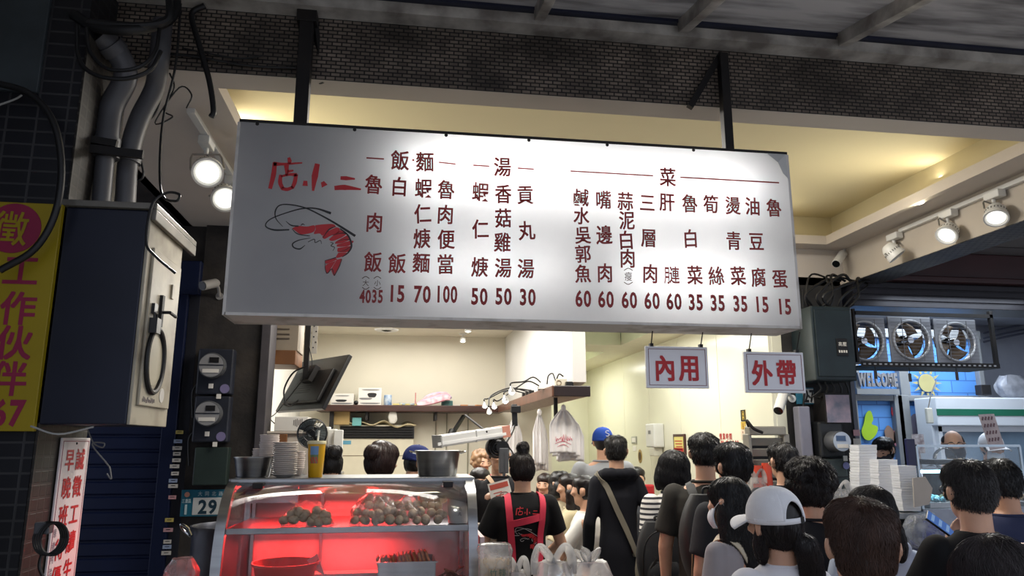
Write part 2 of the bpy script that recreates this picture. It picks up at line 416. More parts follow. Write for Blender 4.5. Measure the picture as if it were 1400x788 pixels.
# wall with the meters beside the shutter, and the wall above the shutter
sooty = mat('sooty_wall', (62, 56, 52), .8, col2=(28, 26, 26), scale=4, bump=.3, bscale=30)
struct('wall_left', MB().bx((-1.52, YB, 0), (-1.05, YB+.2, 3.3)), sooty, smooth=0)
struct('wall_left_upper', MB().bx((-4.6, YB+.05, 2.75), (-1.52, YB+.2, 3.3)), sooty, smooth=0)
struct('trim_3', MB().bx((-1.05, YB-.03, 0), (-.985, YB+.25, 3.0)), mat('grey_jamb', (74, 70, 74), .5, var=.2), smooth=0, bevel=.004)
# interior: kitchen, dining room
KB = 9.8
s = MB().bx((-1.30, KB, 0), (2.0, KB+.12, 3.1)); struct('wall_back', s, plaster_in, smooth=0)
struct('wall_kitchen_side', MB().bx((-1.35, YB+.2, 0), (-1.25, KB, 3.1)), mat('kitchen_side_white', (226, 224, 216), .5, var=.06), smooth=0)
struct('ceiling_kitchen', MB().bx((-1.35, YB+.15, 3.03), (1.62, KB+.1, 3.1)), plaster_in, smooth=0)
# partition hanging over the shelf end
s = MB(); P0 = at(691, 500, KB); P1 = at(783, 500, 6.0); P2 = at(801, 500, 6.0); P3 = at(736, 500, KB)
s.poly([(P0.x, KB, 2.14), (P1.x, 6.0, 2.14), (P2.x, 6.0, 2.14), (P3.x+.2, KB, 2.14)], (0, 0, .92))
struct('wall_partition', s, mat('partition_white', (214, 212, 208), .6, var=.06, scale=1), smooth=0)
# dining room ceiling; the recess's green light is put into its colour
ZD = 2.8
s = MB()
s.bx((1.55, YB+.15, ZD), (1.75, 12.0, ZD+.05)); s.bx((2.62, YB+.15, ZD), (3.1, 12.0, ZD+.05)); s.bx((1.75, YB+.15, ZD), (2.62, 6.1, ZD+.05))
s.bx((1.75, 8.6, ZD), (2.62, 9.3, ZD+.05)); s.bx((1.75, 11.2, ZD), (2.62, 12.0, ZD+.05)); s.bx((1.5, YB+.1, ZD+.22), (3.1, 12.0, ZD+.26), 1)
for y0, y1 in ((6.1, 8.6), (9.3, 11.2)):
    s.bx((1.72, y0, ZD+.05), (1.745, y1, ZD+.22)); s.bx((2.625, y0, ZD+.05), (2.65, y1, ZD+.22)); s.bx((1.75, y0-.03, ZD+.05), (2.62, y0-.005, ZD+.22)); s.bx((1.75, y1+.005, ZD+.05), (2.62, y1+.03, ZD+.22))
struct('ceiling_dining', s, [mat('dining_ceiling', (214, 208, 184), .6, var=.05), mat('green_light_tint', (186, 232, 196), .6, var=.05)], smooth=0)
XW = 3.05
s = MB()
y = YB
for k in range(6):
    s.bx((XW, y+.003, .9), (XW+.04, y+1.03, ZD+.02)); y += 1.035
s.bx((XW+.03, YB, 0), (XW+.12, 12.0, 3.0))
struct('wall_right', s, cream_gloss, smooth=0, bevel=.003)
struct('baseboard_right', MB().bx((XW-.02, YB+.1, .0), (XW, 12.0, 1.02)), mat('red_brown_dado', (104, 44, 34), .45, var=.3, scale=3), smooth=0)
struct('wall_far', MB().bx((1.9, 11.95, 0), (3.1, 12.05, 3.0)), cream_gloss, smooth=0)
struct('baseboard_far', MB().bx((1.0, 11.9, .0), (3.05, 11.95, 1.10)), MATS['red_brown_dado'], smooth=0)
struct('wall_far_side', MB().bx((1.9, KB+.12, 0), (2.0, 11.95, 3.0)), cream_gloss, smooth=0)
# pier between this shop and the neighbour
dark_pier = mat('grimy_dark_pier', (50, 48, 46), .7, col2=(24, 24, 26), scale=5)
struct('wall_pier', MB().bx((XW+.12, YB, 0), (3.76, YB+.22, 3.05)), dark_pier, smooth=0)
# the neighbour's arcade and room
nb = mat('neighbour_grey_plaster', (150, 154, 166), .7, var=.08)
s = MB().bx((4.08, HY, 3.3), (9.0, 5.9, 3.35))
struct('ceiling_neighbour_arcade', s, tiles('grey_ceiling_panel', (128, 126, 126), (120, 118, 120), (40, 40, 42), .9, .9, 'h', .35, offset=0, msize=.004, dirt=.2, bump=0), smooth=0)
s = MB().bx((3.83, 5.72, 3.06), (9.0, 5.95, 3.3)); s.bx((3.83, 5.66, 3.02), (9.0, 5.95, 3.07))
struct('trim_4', s, mat('maroon_beam', (66, 34, 36), .35, var=.3, scale=2), smooth=0, bevel=.01)
s = MB().bx((3.83, 5.75, 2.80), (9.0, 6.1, 3.02)); 
for k in range(4): s.bx((3.83, 5.74-.008*(k % 2), 2.80+k*.055), (9.0, 5.76, 2.845+k*.055))
struct('trim_5', s, mat('dark_shutter_box', (48, 46, 52), .4, .4, var=.25), smooth=0, bevel=.004)
struct('wall_neighbour_back', MB().bx((3.83, 8.05, 0), (9.5, 8.2, 3.3)), nb, smooth=0)
struct('ceiling_neighbour', MB().bx((3.83, 6.1, 3.05), (9.5, 8.1, 3.1)), nb, smooth=0)
struct('wall_neighbour_side', MB().bx((3.68, YB+.22, 0), (3.76, 8.1, 3.1)), nb, smooth=0)
struct('wall_neighbour_far', MB().bx((9.4, 3.3, 0), (9.5, 8.1, 3.3)), nb, smooth=0)

# ================================================================ awning over the camera
def awn(x, y): return 3.62 + .10 - (HY - y)*.215            # underside of the boards, falling to the street
aw = thing('awning', 'grey board street awning on steel ribs above the tiled header', 'awning', (1, 2, 3.4))
s = MB()
for x0, x1 in ((-2.6, -.95), (-.94, .60), (.61, 1.32), (1.33, 2.17), (2.18, 3.30), (3.31, 4.9), (4.91, 6.5)):
    s.poly([(x0, 1.5, awn(0, 1.5)), (x1, 1.5, awn(0, 1.5)), (x1, HY-.10, awn(0, HY-.10)), (x0, HY-.10, awn(0, HY-.10))])
s.build('board_panel', panel_light('stained_fibre_board', (184, 180, 176), .11, 4.0, (96, 93, 92), (.45, 2.2, 1)), aw, smooth=0)
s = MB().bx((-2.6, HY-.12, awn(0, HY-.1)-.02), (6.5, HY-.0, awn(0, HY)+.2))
s.build('gap_strip', mat('navy_gap', (40, 44, 66), .5, var=.2), aw, smooth=0)  # navy strip put in for the dark gap between boards and beam
s = MB(); s.bx((-2.6, HY-.10, 3.605), (6.5, HY-.015, 3.62)); s.bx((-2.6, HY-.115, 3.605), (6.5, HY-.10, 3.66))
rib_m = mat('steel_rib', (206, 202, 194), .45, .1, col2=(130, 124, 118), scale=6)
s.build('edge_angle', rib_m, aw, smooth=0)
for x in (-.945, .605, 1.325, 2.175, 3.305, 4.905):
    q = MB(); q.bar((x, HY-.1, awn(0, HY-.1)-.035), (x, 1.5, awn(0, 1.5)-.035), .05, .07)
    q.build('rib', rib_m, aw, smooth=0, bevel=.003)

# ================================================================ menu light box
SY = 3.08
sg = thing('menu_sign', 'long white light box menu board with red dish columns hung above the stall', 'sign', (.53, SY+.1, 2.10))
c00, c10, c01, c11 = at(330, 165, SY), at(1075, 213, SY), at(310, 428, SY), at(1093, 445, SY)
X0, X1 = (c00.x+c01.x)/2-.004, (c10.x+c11.x)/2; Z1, Z0 = (c00.z+c10.z)/2, (c01.z+c11.z)/2
s = MB().poly([(X0, SY, Z0), (X1, SY, Z0), (X1, SY, Z1), (X0, SY, Z1)])
face_m = panel_light('sign_face', (236, 236, 238), .76, 2.0, (222, 222, 226))
s.build('front_panel', face_m, sg, smooth=0)
s = MB()
s.bx((X0-.004, SY-.004, Z1), (X1+.004, SY+.24, Z1+.012), 1)                       # top rim
s.bx((X0-.004, SY, Z0-.012), (X1+.004, SY+.24, Z0), 0); s.bx((X0-.012, SY, Z0-.012), (X0, SY+.24, Z1), 0); s.bx((X1, SY, Z0-.012), (X1+.012, SY+.24, Z1), 0)
s.bx((X0, SY+.23, Z0), (X1, SY+.24, Z1), 2)
s.build('housing', [mat('sign_housing', (206, 202, 196), .6, col2=(150, 142, 130), scale=8, lo=.25, hi=.5), dark_metal, mat('sign_back_sheet', (120, 120, 122), .6)], sg, smooth=0)
s = MB()
for px, py in ((352, 168), (485, 176), (610, 183), (723, 191), (830, 197), (948, 206)):
    p = at(px, py, SY); s.lathe([(.001, -.004), (.007, -.003), (.008, 0), (.001, .001)], (p.x, SY-.002, Z1-.006), 10, Matrix.Rotation(PI/2, 3, 'X'))
s.build('screw', dark_metal, sg)
# torn film at the corner
s = MB(); a = at(1045, 214, SY-.002)
s.poly([(X1-.10, SY-.003, Z1), (X1-.002, SY-.003, Z1), (X1-.002, SY-.003, Z1-.12), (X1-.03, SY-.012, Z1-.10), (X1-.055, SY-.02, Z1-.05)])
s.build('torn_film', mat('film_grey', (205, 205, 202), .3), sg, smooth=0)
# tubes inside the box (the ones over the dishes work, the end over the emblem is dead)
for i, (xa, xb, zz, pw) in enumerate(((.02, .80, Z1-.16, 3.2), (.85, 1.62, Z1-.17, 2.9), (.05, .70, Z0+.22, 1.1), (.95, 1.6, Z0+.22, 1.5))):
    l = area('sign_tube_light', ((xa+xb)/2, SY+.19, zz), (xb-xa, .03), pw, (1, .98, .93), target=((xa+xb)/2, SY, zz))
def sp(x, y, o=.002):
    p = at(x, y, SY-o); return Vector((p.x, SY-o, p.z))
def line_on(mb, a, b, wpx):
    a, b = sp(*a), sp(*b); w = wpx*mpp(a); mb.bar(a, b, .001, w, (0, 0, 1))
# columns: (part name, [(char, x, y)], price, px, py)
dishes = [
 ('heading_lettering', '飯麵', [(547, 219), (581, 221)], None), ('heading_lettering', '湯', [(687, 228)], None), ('heading_lettering', '菜', [(913, 242)], None),
 ('dish_lettering', '魯肉飯', [(511, 252), (512, 304), (510, 358)], None),
 ('dish_lettering', '白飯', [(546, 255), (543, 360)], ('15', 542, 401)),
 ('dish_lettering', '蝦仁焿麵', [(579, 257), (578, 292), (577, 326), (576, 359)], ('70', 577, 402)),
 ('dish_lettering', '魯肉便當', [(610, 259), (609, 293), (610, 327), (609, 361)], ('100', 610, 402)),
 ('dish_lettering', '蝦仁焿', [(657, 262), (657, 313), (656, 365)], ('50', 655, 405)),
 ('dish_lettering', '香菇雞湯', [(688, 265), (688, 298), (687, 331), (688, 366)], ('50', 688, 405)),
 ('dish_lettering', '貢丸湯', [(718, 266), (720, 315), (719, 367)], ('30', 721, 406)),
 ('dish_lettering', '鹹水吳郭魚', [(794, 270), (795, 295), (797, 321), (797, 347), (797, 374)], ('60', 797, 408)),
 ('dish_lettering', '嘴邊肉', [(825, 273), (826, 321), (827, 373)], ('60', 828, 409)),
 ('dish_lettering', '蒜泥白肉', [(855, 275), (857, 301), (856, 328), (858, 353)], ('60', 860, 410)),
 ('dish_lettering', '三層肉', [(885, 277), (887, 325), (889, 374)], ('60', 891, 411)),
 ('dish_lettering', '肝', [(912, 276)], ('60', 921, 412)),
 ('dish_lettering', '魯白菜', [(943, 278), (944, 326), (950, 376)], ('35', 951, 413)),
 ('dish_lettering', '筍絲', [(972, 279), (979, 377)], ('35', 981, 414)),
 ('dish_lettering', '燙青菜', [(1002, 281), (1003, 329), (1009, 377)], ('35', 1012, 415)),
 ('dish_lettering', '油豆腐', [(1029, 282), (1034, 330), (1037, 379)], ('15', 1041, 416)),
 ('dish_lettering', '魯蛋', [(1058, 284), (1066, 381)], ('15', 1072, 419)),
]
U = mpp(at(700, 300, SY))
for nm, chars, pos, price in dishes:
    s = MB()
    k = 1.0 if len(chars) < 5 else .93
    for ch, (x, y) in zip(chars, pos):
        put(s, ch, sp(x, y), (23.5 if nm == 'dish_lettering' else 25)*U*(1 if len(chars) < 5 else .98), (28 if nm == 'dish_lettering' else 29)*U*k, bold=.028, jit=.05)
    if chars == '肝':
        put(s, '月', sp(912, 376), 9*U, 26*U, bold=.028); put(s, '連', sp(922, 376), 15*U, 25*U, bold=.028, jit=.04)
    s.build(nm, dark_red, sg, smooth=0)
    if price:
        s = MB(); n = len(price[0]); word(s, price[0], sp(price[1], price[2]), (21 if n == 2 else 28)*U, 22*U, bold=.03, gap=.10)
        s.build('price', dark_red, sg, smooth=0)
s = MB()
for ch, x in (('大', 500), ('小', 516)):
    put(s, ch, sp(x, 387), 8.5*U, 8.5*U, bold=.0)
    for q, sg_ in ((-7, 1), (7, -1)):
        stroke(s, [(x-5, 387+q*.85), (x, 387+q*1.25), (x+5, 387+q*.85)], [1.0, 1.0], lambda a, b: sp(a, b))
put(s, '瘦', sp(859, 378), 11*U, 13*U, bold=.004)
for q in (-1, 1): stroke(s, [(853, 378+q*8), (859, 378+q*11), (865, 378+q*8)], [1., 1.], lambda a, b: sp(a, b))
s.build('small_note', mat('grey_brown_lettering', (84, 60, 58), .5), sg, smooth=0)
s = MB(); word(s, '40', sp(499, 405), 14*U, 17*U, bold=.03); word(s, '35', sp(516, 405), 14*U, 17*U, bold=.03); s.build('price', dark_red, sg, smooth=0)
s = MB()
for a, b in (((501, 216), (525, 217.5)), ((600, 222), (623, 224.5)), ((647, 226), (669, 227.5)), ((708, 230), (730, 231.5)), ((780, 234), (893, 240.5)), ((930, 242.5), (1065, 250))):
    line_on(s, a, b, 1.9)
s.box(sp(565, 219), (2.4*U, .001, 2.4*U))
s.build('heading_stripe', dark_red, sg, smooth=0)
# brushed shop name
def lp(zx, zy, o=.002):
    return sp(355+zx/4.634, 215+zy/4.634, o)
def brush(mb, pts, w, o=.002, mi=0): stroke(mb, pts, [q*(1.2 if o == .002 else 1) for q in w], lambda x, y: lp(x, y, o), mi)
s = MB()
brush(s, [(184, 2), (190, 25), (186, 42)], [14, 22, 16]); brush(s, [(88, 42), (150, 44), (270, 36)], [22, 14, 7])
brush(s, [(96, 34), (88, 110), (66, 200)], [22, 26, 20]); brush(s, [(170, 50), (172, 100), (166, 116)], [26, 16, 12]); brush(s, [(176, 92), (214, 84)], [16, 8])
brush(s, [(134, 112), (130, 160), (146, 200)], [18, 22, 20]); brush(s, [(136, 122), (190, 110), (236, 112)], [10, 14, 18]); brush(s, [(232, 108), (222, 160), (206, 196)], [20, 22, 18]); brush(s, [(140, 198), (175, 204), (212, 190)], [18, 18, 16])
brush(s, [(366, 42), (350, 120), (338, 214)], [26, 34, 12]); brush(s, [(290, 150), (288, 182)], [20, 28]); brush(s, [(398, 156), (412, 184)], [18, 34])
brush(s, [(512, 132), (550, 134), (604, 138)], [18, 22, 8]); brush(s, [(474, 196), (540, 192), (642, 204)], [22, 28, 8])
s.build('shop_name', red_paint, sg, smooth=0)
s = MB()
def fill(pts, o=.002, mi=0): s.poly([lp(x, y, o) for x, y in [(p.x, p.y) for p in smooth_path([(a, b, 0) for a, b in pts], 4)]], None, mi)
SHELL = [
 [(206, 452), (240, 436), (300, 440), (345, 432), (352, 452), (340, 474), (300, 486), (258, 488), (228, 468)],
 [(352, 432), (400, 426), (462, 424), (480, 440), (440, 462), (400, 496), (380, 484), (344, 486), (356, 456)],
 [(486, 444), (506, 452), (500, 478), (450, 498), (412, 518), (398, 502), (430, 470)],
 [(512, 462), (548, 490), (470, 530), (440, 522), (462, 500)],
 [(556, 494), (574, 520), (520, 544), (478, 548), (484, 534)],
 [(578, 528), (596, 534), (574, 556), (548, 566), (492, 568), (490, 554)],
 [(578, 562), (574, 588), (546, 604), (496, 600), (494, 576)],
 [(560, 606), (530, 628), (484, 638), (498, 606)],
 [(480, 640), (488, 650), (424, 676), (414, 656)], [(484, 656), (430, 735), (418, 724), (416, 690), (440, 672)], [(488, 650), (522, 646), (506, 690), (474, 752), (456, 722), (452, 712)]]
for poly in SHELL: fill(poly)
LINES = [
 ([(146, 440), (104, 390), (100, 340), (130, 304), (200, 302), (290, 322), (380, 364), (480, 420), (606, 500)], [3, 6, 9, 7, 8, 8, 9, 12, 16]),
 ([(188, 460), (100, 462), (50, 448), (38, 426), (70, 392), (160, 356), (270, 326), (360, 326), (452, 356)], [9, 11, 8, 7, 7, 7, 8, 9, 16]),
 ([(166, 406), (200, 432), (246, 438)], [3, 8, 9]), ([(204, 454), (240, 486), (318, 500)], [3, 7, 5]), ([(322, 512), (250, 526), (210, 548), (216, 572), (254, 582), (288, 558)], [3, 6, 8, 8, 9, 3]),
 ([(306, 538), (346, 520), (352, 542), (384, 528), (392, 550)], [4, 5, 5, 5, 3]), ([(448, 540), (466, 546), (452, 562), (474, 572), (464, 594)], [3, 5, 5, 5, 3]),
 ([(508, 452), (560, 496), (582, 560), (560, 606), (524, 632)], [6, 10, 12, 9, 4]), ([(402, 510), (440, 458), (484, 440)], [3, 8, 4]), ([(462, 494), (520, 482), (552, 484)], [3, 5, 8]),
 ([(486, 534), (540, 522), (576, 524)], [2, 4, 4]), ([(494, 602), (540, 590), (572, 570)], [2, 4, 4]), ([(414, 656), (450, 646), (484, 636)], [4, 5, 7]), ([(414, 656), (416, 712), (430, 736), (458, 708), (474, 752)], [3, 5, 6, 5, 5]), ([(474, 752), (506, 690), (520, 646)], [5, 6, 4]),
 ([(260, 434), (272, 424), (286, 430)], [4, 7, 3])]
for pts, w in LINES: brush(s, pts, w, .003, 1)
s.build('shrimp_emblem', [red_paint, ink], sg, smooth=0)

# posts that hang the box from the header
hp = thing('sign_hanger', 'black steel post and brace carrying the menu board by its emblem end', 'bracket', tuple(at(411, 100, 3.2)))
pA, pB = at(412, 22, 3.2), at(411, 166, 3.2)
s = MB().bx((pB.x-.03, 3.185, Z1), (pB.x+.03, 3.245, 3.70)); s.bx((pB.x-.045, 3.18, 3.55), (pB.x+.045, 3.26, 3.70))
s.build('post', dark_metal, hp, smooth=0, bevel=.003)
s = MB().bar((pB.x+.02, 3.24, 3.62), (pB.x+.075, 3.30, 3.30), .025, .025); s.build('brace', dark_metal, hp, smooth=0)
s = MB().box((pB.x-.02, 3.2, Z1+.02), (.08, .07, .04)); s.build('foot_plate', dark_metal, hp, smooth=0)
pB = at(996, 205, 3.2)
hp = thing('sign_hanger', 'black steel post and brace above the vegetable column end of the menu board', 'bracket', (pB.x, 3.2, Z1))
s = MB().bx((pB.x-.022, 3.18, Z1), (pB.x+.022, 3.225, 3.56)); s.build('post', dark_metal, hp, smooth=0, bevel=.003)
s = MB().bar((pB.x+.0, 3.22, 3.57), tuple(at(943, 147, 3.23)), .03, .03); s.build('brace', dark_metal, hp, smooth=0)

# hanging boards under the light box
def hang_board(px, chars, cpx, label, Y=3.30):
    a, b, c, d = [at(x, y, Y) for x, y in px]
    w0 = (a.x+c.x)/2; w1 = (b.x+d.x)/2; z1 = (a.z+b.z)/2; z0 = (c.z+d.z)/2
    t = thing('hanging_sign', label, 'sign', ((w0+w1)/2, Y, z0), 'small boards hung below the menu light box')
    m = MB().bx((w0, Y, z0), (w1, Y+.018, z1)); m.build('board', mat('white_board', (232, 232, 236), .4, var=.03), t, smooth=0, bevel=.003)
    m = MB(); e = .012; q = .0022
    for x0, x1, y0, y1 in ((w0+e, w1-e, z1-e-q, z1-e), (w0+e, w1-e, z0+e, z0+e+q), (w0+e, w0+e+q, z0+e, z1-e), (w1-e-q, w1-e, z0+e, z1-e)): m.bx((x0, Y-.0015, y0), (x1, Y, y1))
    m.build('border_line', mat('maroon_line', (120, 50, 60), .5), t, smooth=0)
    m = MB()
    for ch, (x, y, w, h) in zip(chars, cpx): put(m, ch, at(x, y, Y-.002), w*1.14*mpp(a), h*1.1*mpp(a), bold=.040)
    m.build('lettering', red_paint, t, smooth=0)
    for xx in (w0+.03, w1-.03):
        m = MB().tube([(xx, Y+.008, z1), (xx-.012, Y-.06, Z0-.0)], .0028, 6); m.build('wire', dark_metal, t)
        m = MB().box((xx, Y+.008, z1+.006), (.016, .022, .014)); m.build('clip', dark_metal, t, smooth=0)
hang_board(((882, 474), (966, 474), (885, 531), (971, 531)), '內用', ((909, 503, 27, 33), (942.5, 502.5, 27, 34)), 'white hanging board with two red characters for eating in')
hang_board(((1016, 481), (1097, 482), (1021, 537), (1103, 538)), '外帶', ((1042, 510, 27, 32), (1075, 509.5, 26, 33)), 'white hanging board with two red characters for takeaway')

# ================================================================ spotlights
lamp_glow = glow('lamp_lens', (255, 252, 244), 1.7)
dim_lens = mat('unlit_lens', (190, 190, 186), .3)
def spot(mount, tip, aim, r, label, lit=True, power=30, group=None, angle=70):
    """mount: where the adapter meets the track; tip: centre of the lens; aim: where it points"""
    mount, tip = Vector(mount), Vector(tip); d = (Vector(aim)-tip).normalized()
    t = thing('track_spotlight', label, 'spotlight', tuple(mount), group)
    z = -d; x = z.orthogonal().normalized()
    if abs(z.x) < .9: x = (Vector((1, 0, 0))-z*z.x).normalized()
    ax = Matrix((x, z.cross(x), z)).transposed(); L = r*1.5
    body = tip - d*L*.55
    MB().bx(mount-Vector((.03, .075, .05)), mount+Vector((.03, .05, 0))).build('adapter', white_enamel, t, smooth=0, bevel=.006)
    m = MB().cyl(mount-Vector((0, 0, .05)), mount-Vector((0, 0, .085)), .012); m.build('stem', white_enamel, t)
    m = MB().lathe([(r*.42, L*1.12), (r*.62, L*1.05), (r*.86, L*.8), (r*.95, L*.5), (r*1.0, L*.25), (r*1.08, .015), (r*1.08, -.008), (r*.94, -.008), (r*.90, .012), (r*.5, L*.5)], tip, 36, ax)
    m.build('lamp_housing', white_enamel, t)
    m = MB()
    for k in range(22):
        a_ = 2*PI*k/22; c = tip + ax @ Vector((math.cos(a_)*r*.965, math.sin(a_)*r*.965, L*.42)); m.box(c, (r*.06, r*.06, L*.16), ax @ Matrix.Rotation(a_, 3, 'Z'))
    m.build('vent', black_plastic, t, smooth=0)
    m = MB().lathe([(r*.02, .004), (r*.78, .004), (r*.78, .0), (r*.02, -.003)], tip, 32, ax); m.build('lens', lamp_glow if lit else dim_lens, t)
    top = mount-Vector((0, 0, .085)); s1 = body + x*r*1.12; s2 = body - x*r*1.12
    up_ = Vector((0, 0, 1)); m = MB().tube([s1, s1+(top-body)*.7, top+x*r*1.0, top-x*r*1.0, s2+(top-body)*.7, s2], .006, 6); m.build('yoke', mat('yoke_grey', (150, 146, 138), .4, .5), t)
    m = MB().tube(smooth_path([top, top+Vector((.03, .0, -.03)), (top+body)/2+x*r*.5, body-d*L*.2]), .004, 6); m.build('lamp_cord', mat('cord_grey', (120, 116, 110), .5), t)
    if lit:
        l = bpy.data.lights.new('spot_beam', 'SPOT'); l.energy = power; l.spot_size = R(angle); l.spot_blend = .6; l.shadow_soft_size = r*.7; l.color = (1, .97, .92)
        o = bpy.data.objects.new('spot_beam', l); COL.objects.link(o); o.location = tip+d*.03; o.rotation_euler = d.to_track_quat('-Z', 'Y').to_euler()
s = MB().bx((-1.105, 3.66, ZS-.028), (-1.065, 5.3, ZS)); s.build('light_track', white_enamel, smooth=0, bevel=.003, label='white lighting track on the soffit beside the tiled column', cat='track')
G = 'white track spotlights under the arcade ceiling'
spot((-1.085, 4.0, ZS-.028), atz(284, 236, 2.93)+Vector((0, .0, 0)), (-.35, 1.6, 1.5), .068, 'larger lit spotlight on the track beside the dark conduits', True, 44, G)
spot((-1.085, 4.62, ZS-.028), atz(308, 272, 2.93), (-.25, 2.2, 1.5), .068, 'lit spotlight half hidden behind the menu board end', True, 40, G)
s = MB().bx((3.765, 3.30, 3.235), (3.80, 5.0, 3.265)); s.build('light_track', white_enamel, smooth=0, bevel=.003, label='white lighting track along the plaster beam', cat='track')
def tr(px, py): p = atx(px, py, 3.76); return Vector((3.76, p.y, 3.24))
spot(tr(1355, 250), atx(1362, 298, 3.70), (2.6, 3.0, 1.0), .066, 'bright spotlight on the beam track, first from the street', True, 64, G)
spot(tr(1293, 282), atx(1294, 322, 3.68), (1.8, 3.6, 1.2), .066, 'middle spotlight of the beam track, tilted towards the queue', True, 64, G)
spot(tr(1220, 312), atx(1226, 350, 3.68), (4.2, 4.6, 2.2), .066, 'unlit spotlight on the beam track turned to the plaster beam', False, 0, G)
# bullet cameras
def bullet(label, base, tail, nose, r, m, hood=True):
    base, tail, nose = Vector(base), Vector(tail), Vector(nose); t = thing('security_camera', label, 'camera', tuple(base))
    d = (nose-tail).normalized()
    q = MB().tube([tail, tail+d*r*.5, nose-d*r*.4, nose], [r*.75, r, r, r*.97], 24); q.build('camera_body', m, t)
    q = MB().cyl(nose, nose+d*.004, r*.86, 24); q.build('lens_window', mat('dark_glass', (10, 12, 14), .08), t)
    q = MB().tube(smooth_path([base, (base+tail)/2+Vector((0, 0, .012)), tail+d*r*.6]), r*.32, 10); q.cyl(base, base+Vector((0, .012, 0)), r*.8, 20); q.build('mount_arm', m, t)
    return t
b0 = at(1158, 338, 5.79)
bullet('white bullet camera with dark nose under the plaster lintel', (b0.x, 5.79, b0.z), at(1153, 346, 5.72), at(1143, 361, 5.60), .036, white_enamel)
b0 = at(1085, 545, 5.76); 
bullet('white bullet camera low on the dark pier, hanging nose down under the takeaway board', (b0.x, 5.78, b0.z), at(1072, 536, 5.66), at(1064, 562, 5.52), .040, white_enamel)
b0 = at(300, 405, 5.79)
bullet('small silver bullet camera on the sooty wall above the electricity meters', (b0.x, 5.79, b0.z), at(297, 387, 5.68), at(277, 391, 5.55), .035, mat('silver_grey', (150, 148, 146), .4))
# ================================================================ street column and the shuttered shop beside it
navy = mat('navy_shutter', (16, 30, 68), .45, .2, var=.35, scale=1.5)
q = thing('roller_shutter', 'closed navy blue roller shutter between the tiled column and the meter wall', 'shutter', (-2.2, 5.86, 0))
prof = []
z = 0.02
while z < 2.76: prof += [(0, z), (-.012, z+.012), (-.012, z+.085), (0, z+.094)]; z += .105
m = MB(); m.grid(lambda u, v: (-3.9+u*2.22, 5.86+prof[int(round(v*(len(prof)-1)))][0], prof[int(round(v*(len(prof)-1)))][1]), 1, len(prof)-1)
m.build('slat_curtain', navy, q, smooth=0)
MB().bx((-1.70, 5.76, 0), (-1.60, 5.9, 2.8)).build('guide_rail', mat('navy_rail', (20, 30, 62), .4, .3), q, smooth=0, bevel=.004)
MB().bx((-1.60, 5.80, 0), (-1.52, 5.95, 2.8)).build('outer_rail', mat('grey_navy_rail', (40, 42, 52), .5, .3), q, smooth=0, bevel=.004)
MB().bx((-3.9, 5.74, 2.74), (-1.52, 5.98, 3.0)).build('shutter_box', navy, q, smooth=0, bevel=.01)
st_m = [mat('sticker_white', (200, 196, 190), .5), mat('sticker_yellow', (188, 172, 96), .5), mat('sticker_pink', (196, 150, 156), .5), mat('sticker_blue', (150, 166, 196), .5)]
for k, (zx, zy) in enumerate(((474, 408), (470, 432), (468, 450), (467, 465), (466, 482), (461, 498), (462, 517), (457, 536), (457, 550), (455, 580), (447, 640), (444, 666), (442, 697), (441, 711), (439, 727))):
    p = at(zx/1.931, 380+zy/1.931, 5.757); m = MB().box(p, (.052+.006*(k % 3), .002, .026)); m.box(p+Vector((0, -.0012, .002)), (.03, .0006, .005), mi=1)
    m.build('sticker', [st_m[[1, 3, 0, 0, 0, 0, 0, 3, 0, 2, 1, 2, 0, 3, 0][k]], ink], smooth=0, label='small advertising sticker on the navy shutter rail', cat='sticker', group='stickers down the shutter rail')
# yellow recruiting board on the column front
t = thing('recruiting_board', 'tall yellow board with maroon characters on the tiled street column', 'sign', (-1.55, 2.98, 1.7))
zb, zt = at(42, 590, 2.975).z, at(90, 280, 2.975).z
MB().bx((-1.78, 2.972, zb), (-1.318, 2.996, zt)).build('board', mat('yellow_board', (152, 132, 8), .45, var=.08), t, smooth=0, bevel=.002)
maroon = mat('maroon_lettering', (140, 24, 66), .5)
c = at(20, 312, 2.968); m = MB().lathe([(.001, 0), (.098, 0), (.098, .002), (.001, .002)], (c.x-.005, 2.971, c.z), 40, Matrix.Rotation(PI/2, 3, 'X')); m.build('roundel', maroon, t, smooth=0)
m = MB(); put(m, '徵', (c.x-.012, 2.9668, c.z), .125, .14, bold=.02, jit=.06); m.build('roundel_character', MATS['yellow_board'], t, smooth=0)
m = MB()
for ch, px, py in (('工', 29, 369), ('作', 25, 421), ('伙', 19, 468), ('伴', 12, 517)): put(m, ch, at(px, py, 2.9705), .128, .132, bold=.03)
word(m, '67', at(10, 564, 2.9705), .105, .09, bold=.04)
m.build('lettering', maroon, t, smooth=0)
# white recruiting board on the column side
t = thing('recruiting_board', 'narrow white board with red characters on the brown tiled column side', 'sign', (-1.30, 3.3, 1.2))
XS = -1.300
def sd(x, y, o=0): return atx(x, y, XS+o)
cs = [sd(84, 599), sd(121, 598), sd(102, 768), sd(58, 787)]
y0 = (cs[0].y+cs[3].y)/2; y1 = (cs[1].y+cs[2].y)/2; y0, y1 = 3.18, 3.45
m = MB(); zt = sd(102, 599).z; zb = 1.08
m.bx((XS-.008, y0, zb), (XS, y1, zt)); m.build('board', mat('white_sign_board', (226, 214, 214), .4, var=.05), t, smooth=0, bevel=.002)
m = MB(); e = .012
for lo, hi in (((y0+e, zb+e), (y1-e, zb+e+.003)), ((y0+e, zt-e-.003), (y1-e, zt-e)), ((y0+e, zb+e), (y0+e+.003, zt-e)), ((y1-e-.003, zb+e), (y1-e, zt-e))): m.bx((XS, lo[0], lo[1]), (XS+.001, hi[0], hi[1]))
m.build('border_line', maroon, t, smooth=0)
m = MB(); hgt = zt-zb
